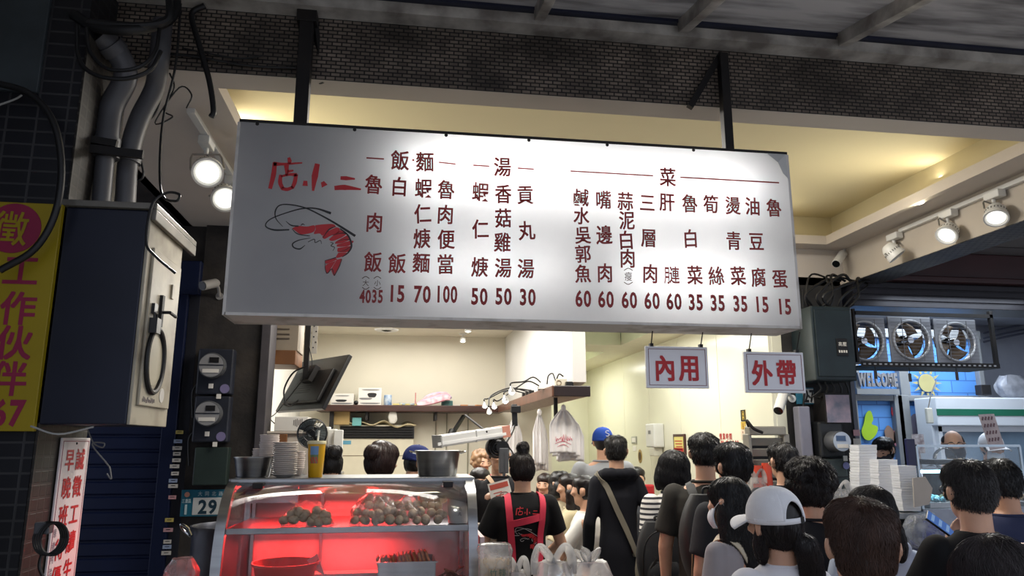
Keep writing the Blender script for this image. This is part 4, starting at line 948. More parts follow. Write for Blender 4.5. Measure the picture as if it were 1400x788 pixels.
m = MB().bx((XL+.35, 4.05, .936), (XL+.72, 4.24, .985)).bx((XL+.35, 4.05, .985), (XL+.72, 4.06, 1.0)); m.build('food_tray', mat('pale_tray', (220, 196, 192), .4), smooth=0, bevel=.004, label='shallow pale tray at the back of the case floor', cat='tray')

# ================================================================ on top of the case
ZC = ZT+.0045
def basin(px, Y, rp_top, rp_bot, h_px, label, name='steel_basin', grp=None):
    c = at(px, 650, Y); u = mpp(c); r1, r0 = rp_top*u, rp_bot*u; h = h_px*u
    t = thing(name, label, 'pot', (c.x, Y, ZC))
    MB().lathe([(.001, 0), (r0*.96, 0), (r0, .006), (r1*.985, h-.008), (r1*1.04, h), (r1*1.04, h+.003), (r1*.97, h), (r0*.97, .01), (.001, .008)], (c.x, Y, ZC), 48).build('bowl_body', steel, t)
    return t, c, r1, h, u
basin(346, 4.08, 26, 22, 26, 'wide steel basin on the case top at the shutter end')
t, c, r1, h, u = basin(598, 4.08, 30.5, 26, 33, 'deep steel pot on the case top beside the linear lamp', 'steel_pot')
for sx in (-1, 1):
    MB().tube(smooth_path([(c.x+sx*r1*.98, 4.03, ZC+h*.92), (c.x+sx*r1*1.22, 4.04, ZC+h*.98), (c.x+sx*r1*1.22, 4.12, ZC+h*.98), (c.x+sx*r1*.98, 4.13, ZC+h*.92)]), .005, 6).build('handle', chrome, t)
def stackof(px, Y, rp, n, dz, zb, name, label, cat, grp, m_, flare=.75, hh=.03):
    c = at(px, 640, Y); r = rp*mpp(c); first = None
    for k in range(n):
        if first is None:
            mb = MB().lathe([(.001, 0), (r*flare*.9, 0), (r*flare, .003), (r, hh), (r*1.01, hh+.002), (r*.97, hh+.003), (r*flare*.95, .006), (.001, .005)], (c.x, Y, zb), 30)
            first = mb.build(name, m_, label=label, cat=cat, group=grp); base = first.location.copy()
        else:
            o = first.copy(); COL.objects.link(o); o.location = base+Vector((random.uniform(-.002, .002), random.uniform(-.002, .002), dz*k)); o.rotation_euler = (0, 0, k)
    return c, r
plate_m = mat('plate_white', (222, 214, 206), .35, var=.04)
stackof(388.5, 4.02, 17, 17, .0098, ZC, 'plate', 'white plate in the stack beside the drink cup', 'plate', 'stack of white plates on the case', plate_m, .62, .016)
bowl_m = mat('paper_bowl_white', (226, 214, 206), .6)
MB().bx((at(347, 645, 4.28).x-.01, 4.20, ZC-.14), (at(412, 645, 4.28).x, 4.44, ZC+.0)).build('rear_ledge', steel, case, smooth=0)
stackof(366, 4.30, 13, 14, .0125, ZC+.001, 'paper_bowl', 'white paper bowl in the tall stack behind the plates', 'bowl', 'tall stack of paper bowls behind the plates', bowl_m, .7, .05)
stackof(357, 4.34, 12.5, 8, .0125, ZC+.001, 'paper_bowl', 'white paper bowl in the short stack behind the steel basin', 'bowl', 'short stack of paper bowls behind the basin', bowl_m, .7, .05)
stackof(404, 4.22, 12, 9, .0105, ZC+.001, 'paper_bowl', 'white paper bowl in the low stack beside the yellow cup', 'bowl', 'low stack of paper bowls by the cup', bowl_m, .7, .04)
c = at(431, 650, 4.0)
t = thing('drink_cup', 'yellow takeaway drink cup with picture label and straw on the case', 'cup', (c.x, 4.0, ZC))
MB().lathe([(.001, 0), (.034, 0), (.036, .003), (.045, .17), (.001, .172)], (c.x, 4.0, ZC), 32).build('cup_body', mat('mango_yellow', (232, 176, 28), .35, var=.12), t)
MB().lathe([(.001, .172), (.047, .172), (.048, .166), (.049, .170), (.046, .182), (.001, .183)], (c.x, 4.0, ZC), 32).build('cup_lid', mat('lid_cream', (236, 226, 180), .3), t)
MB().cyl((c.x+.004, 4.0, ZC+.18), (c.x+.008, 3.995, ZC+.235), .005, 10).build('straw', mat('straw_white', (236, 236, 232), .4), t)
m = MB()
for k in range(8):
    for j in range(8):
        a0 = -PI/2-.62+.95*k/8; zz = .07+.085*j/8; rr = .0365+.009*(zz/.17)+.0012
        f = lambda aa, z_: (c.x+(.0355+.0095*z_/.17+.0015)*math.cos(aa), 4.0+(.0355+.0095*z_/.17+.0015)*math.sin(aa), ZC+z_)
        m.add([f(a0, zz), f(a0+.95/8, zz), f(a0+.95/8, zz+.085/8), f(a0, zz+.085/8)], [(0, 1, 2, 3)], 1 if (j < 3 and (k+j) % 3) else 2 if j < 4 else 0)
m.build('label_picture', [mat('label_blue', (120, 160, 206), .4), mat('label_red', (196, 84, 60), .4), mat('label_green', (112, 140, 96), .4)], t, smooth=0)

# ================================================================ kitchen
# TV hung on a pole
Dt = 6.1; cen = atd(428, 526, Dt); wv = Vector((-.574, .819, 0)); nv = Vector((.819, .574, 0)); tl = R(27); hv = Vector((0, 0, 1))*math.cos(tl)+nv*math.sin(tl); nn_ = wv.cross(hv).normalized()
rot = Matrix((wv, hv, nn_)).transposed()
if nn_.y > 0: back = -1
else: back = 1
t = thing('television', 'black flat TV hung tilted from a pole above the counter', 'TV', tuple(cen-Vector((0, 0, .3))))
MB().box(cen, (.78, .49, .035), rot).build('screen_panel', mat('tv_black', (5, 5, 6), .35), t, smooth=0, bevel=.006)
bc_ = cen+nn_*back*.03; m = MB().box(bc_-hv*.04, (.6, .30, .035), rot); m.build('rear_housing', mat('tv_back_grey', (8, 8, 9), .45), t, smooth=0, bevel=.01)
m = MB()
for k in range(7): m.box(bc_+nn_*back*.018-hv*(.1-.02*k)+wv*.05, (.3, .006, .004), rot)
m.build('rear_vent', ink, t, smooth=0)
m = MB().box(bc_+nn_*back*.035+hv*.06, (.14, .14, .05), rot); m.build('wall_bracket', dark_metal, t, smooth=0)
p0 = bc_+nn_*back*.08+hv*.06
MB().bx((p0.x-.022, p0.y-.022, p0.z-.06), (p0.x+.022, p0.y+.022, 3.03)).build('pole', dark_metal, t, smooth=0, bevel=.003)
m = MB()
pa = [p0+Vector((.0, -.02, .04)), p0+Vector((-.10, -.03, -.02)), p0+Vector((-.16, -.03, -.16)), p0+Vector((-.12, -.03, -.28)), bc_-hv*.14]
m.tube(smooth_path(pa), .007, 8); m.tube(smooth_path([p0+Vector((.02, -.03, .2)), p0+Vector((.05, -.04, .05)), p0+Vector((.0, -.05, -.05)), p0+Vector((-.2, .0, -.32)), p0+Vector((-.26, .02, -.38)), p0+Vector((-.2, 0, -.44))]), .004, 6); m.build('cable', black_rub, t)
MB().bx((p0.x+.03, p0.y+.02, p0.z+.15), (p0.x+.075, p0.y+.024, 3.03)).build('perforated_angle', mat('pale_angle_steel', (196, 190, 180), .5, .3), t, smooth=0)
m = MB()
for k in range(9): m.cyl((p0.x+.045+.018*(k % 2), p0.y+.017, p0.z+.2+k*.045), (p0.x+.045+.018*(k % 2), p0.y+.021, p0.z+.2+k*.045), .006, 10)
m.build('bolt_hole', ink, t)
# louvred box on a wooden base
a, b = at(369, 432, 6.15), at(407, 480, 6.15)
t = thing('louvred_box', 'beige louvred metal box hung on a wooden base beside the TV pole', 'box', ((a.x+b.x)/2, 6.3, b.z-.1))
MB().bx((a.x, 6.15, b.z), (b.x, 6.5, a.z+.1)).build('box_body', mat('beige_grey_box', (150, 138, 122), .5, var=.1), t, smooth=0, bevel=.005)
m = MB()
for py in (436, 443, 450, 457, 463): q = at(387, py, 6.145); m.box(q, (.105, .006, .012))
m.build('louvre', mat('louvre_shadow', (96, 86, 76), .5), t, smooth=0, bevel=.003)
MB().bx((a.x+.0, 6.12, at(387, 499, 6.15).z), (b.x-.01, 6.55, b.z)).build('wooden_base', wood_mid, t, smooth=0, bevel=.004)
# kitchen side window
w0 = 6.7
m = MB()
for lo, hi in (((-1.25, 6.4, 2.0), (-1.235, 6.43, 2.75)), ((-1.25, 7.3, 2.0), (-1.235, 7.33, 2.75)), ((-1.25, 6.4, 2.0), (-1.235, 7.33, 2.03)), ((-1.25, 6.4, 2.72), (-1.235, 7.33, 2.75)), ((-1.25, 6.85, 2.0), (-1.235, 6.88, 2.75))): m.bx(lo, hi)
w_ = struct('window_1', m, mat('window_frame_white', (214, 212, 206), .4), smooth=0)
m = MB()
for k in range(12): m.box((-1.242, 6.865, 2.06+k*.058), (.006, .86, .04), Matrix.Rotation(.5, 3, 'Y'))
m.build('blind_slat', mat('pale_blind', (206, 214, 214), .4), w_, smooth=0)
# cartons, fan, white lids at the kitchen side
a, b = at(376, 570, 5.9), at(420, 590, 5.9)
t = thing('carton', 'white printed carton under the TV at the kitchen side', 'box', ((a.x+b.x)/2, 6.0, b.z))
MB().bx((a.x, 5.9, b.z), (b.x, 6.2, a.z)).build('carton_body', paper, t, smooth=0, bevel=.003)
m = MB()
for k in range(6): m.box(((a.x+b.x)/2+.02+.012*k, 5.899, (a.z+b.z)/2+.01), (.006, .002, .04+.01*(k % 3)))
m.build('print', mat('grey_print', (130, 124, 124), .6), t, smooth=0)
MB().bx((a.x-.05, 5.92, 1.1), (b.x+.02, 6.3, b.z-.02)).bx((a.x-.08, 5.9, b.z-.02), (b.x+.04, 6.34, b.z)).build('side_cabinet', mat('pale_cabinet', (206, 196, 184), .5, var=.1), smooth=0, bevel=.006, label='pale cabinet under the white printed carton', cat='cabinet')
c = at(385, 605, 5.88); m = MB().bx((c.x-.04, 5.86, c.z-.05), (c.x+.04, 5.89, c.z+.06)); m.build('picture_frame', wood_mid, smooth=0, bevel=.004, label='small brown framed item leaning behind the paper bowls', cat='frame')
c = at(427, 593, 5.6)
t = thing('pedestal_fan', 'black wire guard fan behind the yellow drink cup', 'fan', (c.x, 5.6, 0))
m = MB(); ra = 20*mpp(c)
for rr, yy in ((ra, 0), (ra*.97, -.03), (ra*.97, .03), (ra*.55, -.045), (ra*.55, .045), (ra*.25, -.05)):
    m.tube([c+Vector((rr*math.cos(q), yy, rr*math.sin(q))) for q in [2*PI*k/40 for k in range(41)]], .0035, 5)
for k in range(28):
    q = 2*PI*k/28
    for sgn in (-1, 1): m.tube([c+Vector((.02*math.cos(q), sgn*.052, .02*math.sin(q))), c+Vector((ra*.6*math.cos(q), sgn*.045, ra*.6*math.sin(q))), c+Vector((ra*math.cos(q), 0, ra*math.sin(q)))], .0018, 4)
m.build('guard', black_plastic, t)
for k in range(3):
    m = MB(); a0 = 2*PI*k/3
    m.grid(lambda u, v: c+Vector(((.02+ra*.8*u)*math.cos(a0+(v-.5)*1.5), .02*(v-.5)*2, (.02+ra*.8*u)*math.sin(a0+(v-.5)*1.5))), 6, 5); m.build('blade', mat('smoky_blade', (96, 104, 106), .3), t, smooth=180, solid=.003)
MB().cyl(c+Vector((0, .03, 0)), c+Vector((0, .16, 0)), .05, 20).build('motor', black_plastic, t)
MB().cyl((c.x, 5.68, .04), (c.x, 5.68, c.z-.03), .014, 12).cyl((c.x, 5.68, 0), (c.x, 5.68, .04), .2, 30).build('stand', black_plastic, t)
for k, (px, py, pb, Y) in enumerate(((437, 579, 603, 6.2), (446, 584, 606, 6.15), (455, 587, 607, 6.1), (463, 588, 607, 6.05))):
    p = at(px, py, Y); q = at(px, pb, Y); w = .035
    m = MB().bx((p.x-w, Y, q.z-.22), (p.x+w, Y+.05, p.z)); m.build('foam_box', mat('foam_white', (228, 228, 222), .7, var=.04), smooth=0, bevel=.006, label='upright white foam box ' + ('nearest the fan', 'second from the fan', 'third from the fan', 'nearest the heater')[k] + ' on the kitchen rack', cat='box', group='white foam boxes on the kitchen rack')
zz = at(450, 607, 6.1).z-.22
MB().bx((at(430, 600, 6.1).x, 6.0, zz-.02), (at(470, 600, 6.1).x, 6.3, zz)).bx((at(430, 600, 6.1).x, 6.02, 0), (at(430, 600, 6.1).x+.03, 6.05, zz)).bx((at(470, 600, 6.1).x-.03, 6.02, 0), (at(470, 600, 6.1).x, 6.05, zz)).build('kitchen_rack', steel, smooth=0, label='steel rack holding the upright white foam boxes', cat='rack')
# heater / AC unit
a, b = at(463, 583, 9.55), at(565, 640, 9.55)
t = thing('air_conditioner', 'cream wall air conditioner with black grille under the brown shelf', 'air conditioner', ((a.x+b.x)/2, 9.7, b.z))
MB().bx((a.x, 9.55, b.z-.1), (b.x, KB, a.z+.02)).build('casing', mat('casing_cream', (218, 210, 186), .4, var=.05), t, smooth=0, bevel=.015)
zg = at(510, 600, 9.55).z
MB().bx((a.x+.02, 9.535, zg), (b.x-.0, 9.556, a.z)).build('grille', ink, t, smooth=0)
m = MB()
for k in range(5): m.box(((a.x+b.x)/2, 9.53, zg+.015+k*(a.z-zg)/5), (b.x-a.x-.04, .012, .008), Matrix.Rotation(.5, 3, 'X'))
m.build('grille_slat', black_plastic, t, smooth=0)
MB().bx((a.x+.03, 9.546, zg-.07), (a.x+.16, 9.552, zg-.025)).build('brand_sticker', mat('sticker_cyan', (96, 160, 186), .4), t, smooth=0)
MB().bx((a.x, 9.545, at(510, 623, 9.55).z-.006), (b.x, 9.552, at(510, 623, 9.55).z)).build('seam_line', mat('seam_brown', (120, 104, 84), .5), t, smooth=0)
m = MB(); rg = random.Random(2)
m.grid(lambda u, v: (a.x-.06+u*(b.x-a.x+.08), 9.5+v*.28, a.z+.03+.035*math.sin(9*u+2*v)*math.sin(5*u+1)+.02*math.sin(23*u)), 40, 6)
m.build('paper_roll', mat('cream_paper_cover', (206, 190, 150), .6, var=.15), smooth=180, solid=.015, label='rumpled cream paper spread on the air conditioner', cat='paper')
c = at(488, 577, 9.5); m = MB().bx((c.x-.055, 9.46, c.z-.05), (c.x+.055, 9.6, c.z+.05)); m.build('tissue_box', mat('cyan_box', (110, 178, 176), .5), smooth=0, bevel=.005, label='small cyan box standing on the air conditioner', cat='box')
c = at(468, 573, 9.5); m = MB().bx((c.x-.11, 9.47, c.z-.07), (c.x+.09, 9.62, c.z+.09)); m.build('cardboard_box', mat('cardboard', (176, 148, 96), .7, var=.1), smooth=0, bevel=.004, label='tan cardboard box beside the cyan box under the shelf', cat='box')
c = at(537, 573, 9.5); m = MB(); tbag(m, (c.x, 9.4, c.z-.06), .11, .06, .15, 8, handles=False); m.build('hanging_cloth', mat('cloth_white', (220, 216, 206), .7), label='small white cloth bundle hanging under the shelf', cat='cloth')
c = at(462, 575, 9.45); MB().bx((c.x-.10, 9.42, c.z-.14), (c.x-.05, 9.46, c.z+.14)).build('hanging_strap', dark_metal, smooth=0, label='dark upright strap at the end of the air conditioner', cat='strap')
# conduits on the kitchen wall
for px in (596, 611, 640):
    p = at(px, 570, KB-.01); MB().cyl((p.x, KB-.02, 1.0), (p.x, KB-.02, 2.05), .008, 8).build('wall_pipe', mat('thin_pipe_grey', (150, 146, 128), .5), label='thin grey pipe on the cream kitchen wall beside the air conditioner', cat='pipe', group='thin pipes on the kitchen wall')
# the brown shelf: rear length and the length along the partition
zs0, zs1 = 2.02, 2.10
sh = thing('wall_shelf', 'dark brown wooden shelf along the kitchen wall and out under the partition', 'shelf', (.2, 9.6, zs0))
MB().bx((-1.0, 9.32, zs0), (1.30, KB, zs1)).build('rear_board', wood_dark, sh, smooth=0, bevel=.01)
e0, e1 = at(758, 548, 5.95), at(806, 548, 5.95)
MB().bx((e0.x, 5.95, zs0), (e1.x, 9.32, zs1)).build('side_board', mat('pale_shelf_underside', (150, 128, 110), .4, var=.25, stretch=(8, 1, 1)), sh, smooth=0, bevel=.005)
MB().bx((e0.x-.005, 5.93, zs0-.004), (e1.x+.005, 5.95, zs1+.004)).build('end_board', mat('near_black_wood', (34, 20, 18), .35), sh, smooth=0, bevel=.006)
MB().bx((e0.x-.02, 5.95, zs0-.006), (e0.x, 9.32, zs1+.006)).build('edge_moulding', mat('brown_moulding', (110, 74, 58), .35, var=.4, scale=6), sh, smooth=0, bevel=.006)
for x in (-.4, .45): MB().bx((x-.015, 9.4, zs0-.10), (x+.015, KB, zs0)).build('shelf_bracket', dark_metal, sh, smooth=0)
MB().bx((e0.x+.05, 6.2, 1.86), (e0.x+.08, 6.23, zs0)).build('drop_rod', dark_metal, sh, smooth=0)
# things on the shelf
def carton(px0, px1, py0, py1, Y, label, marks, name='carton'):
    a, b = at(px0, py0, Y), at(px1, py1, Y)
    t = thing(name, label, 'box', ((a.x+b.x)/2, Y, zs1)); h = a.z-b.z
    MB().bx((a.x, Y, zs1+.001), (b.x, Y+.22, zs1+h)).build('carton_body', paper, t, smooth=0, bevel=.003)
    for nm, mm, u0, u1, v0, v1 in marks:
        m = MB(); n = 14; rs = []
        uc, vc, ru, rv = (u0+u1)/2, (v0+v1)/2, (u1-u0)/2, (v1-v0)/2
        pts = [(a.x+(b.x-a.x)*(uc+ru*math.copysign(abs(math.cos(q))**.7, math.cos(q))*(1+.12*math.sin(3*q))), Y-.001, zs1+h*(vc+rv*math.sin(q)*(1+.15*math.cos(2*q)))) for q in [2*PI*k/n for k in range(n)]]
        m.poly(pts, (0, -.0006, 0)); m.build(nm, mm, t, smooth=0)
gb = mat('box_grey', (128, 128, 128), .5)
carton(452, 483, 544, 560, 9.40, 'low white box with a black tool picture on the shelf', [('tool_picture', ink, .22, .7, .25, .5), ('print_line', gb, .2, .8, .75, .85), ('grey_band', gb, .05, .95, .06, .22)])
carton(490, 521, 536, 560, 9.40, 'taller white box with a black tool picture on the shelf', [('tool_picture', ink, .4, .78, .42, .74), ('print_line', gb, .15, .9, .84, .93), ('grey_band', gb, .05, .6, .3, .44), ('grey_band', gb, .1, .95, .06, .16)])
c = at(530, 555, 9.40)
t = thing('can', 'blue and white can beside the taller white box on the shelf', 'can', (c.x, 9.42, zs1)); 
MB().lathe([(.001, .001), (.047, .001), (.049, .006), (.049, .12), (.046, .127), (.001, .127)], (c.x, 9.42, zs1), 24).build('can_body', mat('can_blue', (96, 134, 180), .4, col2=(196, 206, 214), scale=18), t)
MB().lathe([(.001, .127), (.047, .127), (.047, .131), (.001, .131)], (c.x, 9.42, zs1), 24).build('can_lid', paper, t)
c = at(439, 556, 9.4); MB().bx((c.x-.04, 9.38, zs1), (c.x+.04, 9.5, zs1+.10)).build('wooden_block', mat('reddish_wood', (120, 66, 40), .5), smooth=0, bevel=.005, label='small reddish wooden block behind the TV corner on the shelf', cat='block')
c = at(484, 557, 9.38); m = MB(); wob(m, (c.x+.02, 9.4, zs1+.03), .03, 3); m.build('black_pouch', black_plastic, label='small black pouch between the two white boxes', cat='pouch')
c = at(552, 557, 9.4)
m = MB()
for k in range(5): m.box((c.x-.08+.05*k, 9.42+.01*k, zs1+.012+.006*(k % 2)), (.11, .15, .018), Matrix.Rotation(.4*k, 3, 'Z'), mi=k % 2)
m.build('paper_pile', [mat('pale_yellow_paper', (214, 200, 130), .6), mat('pale_blue_paper', (176, 190, 196), .6)], smooth=0, label='flat pile of pale yellow and blue papers on the shelf', cat='papers', kind='stuff')
c = at(568, 548, 9.4); MB().cyl((c.x, 9.42, zs1), (c.x, 9.42, zs1+.16), .006, 8).build('stick', mat('pink_stick', (196, 110, 110), .5), label='thin pink stick standing by the pink plastic bags', cat='stick')
c = at(594, 560, 9.4); m = MB(); rg = random.Random(9)
for k in range(5):
    an = .28+rg.uniform(-.05, .1); w = .40-.03*k
    pts = smooth_path([(c.x-.22+.02*k, 9.38+.02*k, zs1+.012+.012*k), (c.x-.05, 9.4+.02*k, zs1+.05+.016*k), (c.x+.12, 9.41+.02*k, zs1+.10+.010*k), (c.x+.19, 9.42, zs1+.09)], 5)
    m.tube(pts, [.035+.02*math.sin(PI*i/(len(pts)-1)) for i in range(len(pts))], 9, k % 3, True, .55)
m.build('bag_bundle', [mat('bag_pink', (206, 130, 140), .4, col2=(226, 190, 196), scale=16), mat('bag_lilac', (170, 160, 196), .4, col2=(214, 190, 200), scale=16), mat('bag_rose', (216, 160, 166), .4)], label='slumped bundle of pink and lilac plastic bags on the shelf', cat='bags', kind='stuff')
c = at(614, 557, 9.45); MB().bx((c.x-.09, 9.5, zs1), (c.x+.05, 9.66, zs1+.07)).build('storage_box', mat('teal_lid', (70, 120, 116), .5), smooth=0, bevel=.01, label='low teal box behind the pink plastic bags', cat='box')
c = at(640, 559, 9.4); m = MB()
for k in range(4): m.box((c.x-.13+.08*k, 9.45, zs1+.008), (.09, .12, .014), Matrix.Rotation(.3*k-.3, 3, 'Z'), mi=k % 2)
m.build('paper_slips', [mat('slip_white', (206, 200, 190), .6), mat('slip_orange', (206, 140, 90), .6)], smooth=0, label='loose flat slips at the corner of the shelf', cat='papers', kind='stuff')
# gooseneck lamps clipped to the shelf
bulb = glow('small_bulb', (255, 252, 244), 7.0)
def gooseneck(base, head, mid, aim, label, hood=.028):
    base, head, mid = Vector(base), Vector(head), Vector(mid); t = thing('gooseneck_lamp', label, 'lamp', tuple(base), 'gooseneck lamps on the shelf edge')
    MB().box(base+Vector((0, 0, .025)), (.05, .06, .05)).build('clamp', black_plastic, t, smooth=0, bevel=.006)
    d = (Vector(aim)-head).normalized(); z = -d; x = z.orthogonal().normalized(); ax = Matrix((x, z.cross(x), z)).transposed()
    MB().tube(smooth_path([base+Vector((0, 0, .05)), base+(mid-base)*.5+Vector((0, 0, .08)), mid, head-d*hood*1.7+Vector((0, 0, .03)), head-d*hood*1.5], 7), .0065, 8).build('flexible_neck', black_rub, t)
    MB().lathe([(hood*.3, hood*1.9), (hood*.4, hood*1.3), (hood*.8, hood*.7), (hood, 0), (hood*.93, 0), (hood*.7, hood*.65), (hood*.2, hood*.8)], head, 24, ax).build('lamp_shade', mat('silver_shade', (206, 206, 206), .25, .8), t)
    MB().ell(head+z*hood*.25, (hood*.66,)*3, None, 14, 10).build('bulb', bulb, t)
    l = bpy.data.lights.new('gooseneck_beam', 'SPOT'); l.energy = 3.2; l.spot_size = R(95); l.shadow_soft_size = .02; l.color = (1, .98, .95)
    o = bpy.data.objects.new('gooseneck_beam', l); COL.objects.link(o); o.location = head+d*.02; o.rotation_euler = d.to_track_quat('-Z', 'Y').to_euler()
def onsh(px, Y): p = at(px, 545, Y); return Vector((p.x, Y, zs1))
for bp, hp_, md, Y, lab in ((690, (663, 557), (668, 545), 7.6, 'gooseneck lamp bent furthest out over the kitchen'), (694, (669, 565), (672, 541), 7.4, 'gooseneck lamp with the lowest drooping head'),
                            (700, (676, 558), (682, 548), 7.2, 'gooseneck lamp with a short low neck by the shelf corner'), (722, (691, 550), (705, 531), 6.7, 'gooseneck lamp with a medium arch from a black clamp'),
                            (732, (700, 538), (716, 522), 6.55, 'gooseneck lamp with the highest arch')):
    b = onsh(bp, Y); b.x = max(b.x, e0.x+.03); h = at(hp_[0], hp_[1], Y-.2); gooseneck(b, h, at(md[0], md[1], Y-.1), h+Vector((.05, -.1, -.5)), lab, .030 if Y > 6.9 else .035)
t = thing('lamp_driver', 'small white switch box on the shelf end under the partition', 'switch box', tuple(onsh(768, 6.1)))
p = onsh(768, 6.1); MB().bx(p+Vector((-.05, -.03, .001)), p+Vector((.04, .05, .07))).build('box_body', mat('ivory_plastic', (206, 200, 182), .5), t, smooth=0, bevel=.004)
MB().tube([p+Vector((-.03+.02*math.cos(a), -.034, .035+.02*math.sin(a))) for a in [k*PI/10 for k in range(21)]], .003, 6).build('dial_ring', mat('ring_brown', (130, 110, 84), .5), t)
p = onsh(780, 6.05); MB().bx(p+Vector((-.04, -.03, .001)), p+Vector((.02, .04, .045))).build('adapter', black_plastic, smooth=0, bevel=.004, label='black power adapter at the tip of the shelf', cat='adapter')
p = onsh(743, 6.3); MB().add([p+Vector((-.05, -.03, .001)), p+Vector((.05, -.03, .001)), p+Vector((.04, .05, .001)), p+Vector((-.04, .05, .001)), p+Vector((-.01, 0, .085)), p+Vector((.02, 0, .085))], [(0, 1, 5, 4), (1, 2, 5), (2, 3, 4, 5), (3, 0, 4), (0, 3, 2, 1)]).build('card_stand', paper, smooth=0, label='folded white card standing on the shelf by the gooseneck clamps', cat='card')
cable('cable', 'black looped lead on the shelf between the white card and switch box', [onsh(748, 6.15)+Vector((0, 0, .03)), onsh(750, 6.15)+Vector((0, 0, .10)), onsh(756, 6.15)+Vector((0, 0, .12)), onsh(760, 6.1)+Vector((0, 0, .06)), onsh(764, 6.1)+Vector((0, -.02, .11)), onsh(770, 6.1)+Vector((0, -.02, .09))], .006)
# articulated black arm under the shelf and fan
t = thing('articulated_arm', 'black jointed arm clamped under the shelf among the gooseneck lamps', 'arm', tuple(at(703, 560, 6.2)))
MB().bar(at(703, 553, 6.2), at(704, 583, 6.2), .03, .045).build('upper_arm', black_plastic, t, smooth=0, bevel=.005)
MB().tube(smooth_path([at(704, 580, 6.2), at(700, 592, 6.1), at(692, 605, 5.9), at(688, 614, 5.7)]), .010, 8).build('lower_arm', black_plastic, t)
MB().box(at(705, 560, 6.18), (.08, .05, .06)).build('clamp', black_plastic, t, smooth=0, bevel=.006)
c = at(679, 612, 5.3); r = 15*mpp(c)
t = thing('clip_fan', 'black round clip fan seen from behind above the apron worker', 'fan', tuple(c-Vector((0, 0, .2))))
MB().lathe([(.001, .05), (r*.5, .05), (r*.85, .03), (r, 0), (r*1.0, -.04), (r*.9, -.06), (.001, -.06)], c, 32, Matrix.Rotation(PI/2, 3, 'X')).build('fan_body', black_plastic, t)
m = MB()
for k in range(3): m.tube([c+Vector(((.3+.22*k)*r*math.cos(a), -.06-.004*k, (.3+.22*k)*r*math.sin(a))) for a in [2*PI*j/30 for j in range(31)]], .004, 6)
m.build('rear_ring', mat('black_gloss', (16, 16, 18), .2), t)
MB().cyl(c+Vector((.03, -.05, 0)), c+Vector((.03, -.11, 0)), .045, 20).build('motor_housing', black_plastic, t)
p = at(689, 627, 5.2); MB().bx(p-Vector((.035, .02, .10)), p+Vector((.03, .03, .07))).bx(p-Vector((.01, .02, .12)), p+Vector((.01, .01, .05))).build('bracket', mat('grey_bracket', (84, 86, 90), .4), t, smooth=0, bevel=.006)
MB().tube(smooth_path([c+Vector((.06, -.1, .02)), c+Vector((.10, -.12, -.05)), p+Vector((.0, 0, .0))]), .005, 6).build('cord', black_rub, t)
# linear lamp
a, b = at(598, 604, 5.05), at(690, 590, 5.35)
t = thing('linear_lamp', 'white linear lamp housing tilted above the steel pot', 'lamp', tuple((a+b)/2-Vector((0, 0, .05))))
MB().bar(a, b, .10, .075).build('lamp_housing', white_enamel, t, smooth=0, bevel=.006)
MB().bar(a+Vector((0, -.055, -.018)), b+Vector((0, -.055, -.018)), .012, .02).build('diffuser', mat('diffuser_white', (244, 244, 240), .3), t, smooth=0)
d = (b-a).normalized(); MB().bar(a-d*.006, a+d*.003, .108, .083).bar((a+b)/2-d*.004, (a+b)/2+d*.004, .104, .079).build('end_cap', mat('cap_grey', (170, 170, 166), .5), t, smooth=0)
MB().bar(b-d*.06, b+d*.01, .104, .08).build('red_tail', mat('rusty_tape', (206, 140, 120), .5), t, smooth=0)
m = MB(); m.tube([(a+b)/2+Vector((.1, 0, .03)), (at(636, 568, 5.6))], .008, 8); m.build('hanging_rod', dark_metal, t)
c = at(625, 580, 9.3); t = thing('spring_arm', 'black angled arm on the cream wall above the linear lamp', 'arm', tuple(c))
MB().bar(at(634, 569, 9.4), at(618, 594, 9.2), .035, .04).build('arm_bar', black_plastic, t, smooth=0); MB().cyl(at(619, 590, 9.2), at(616, 597, 9.15), .05, 12).build('joint', black_plastic, t)
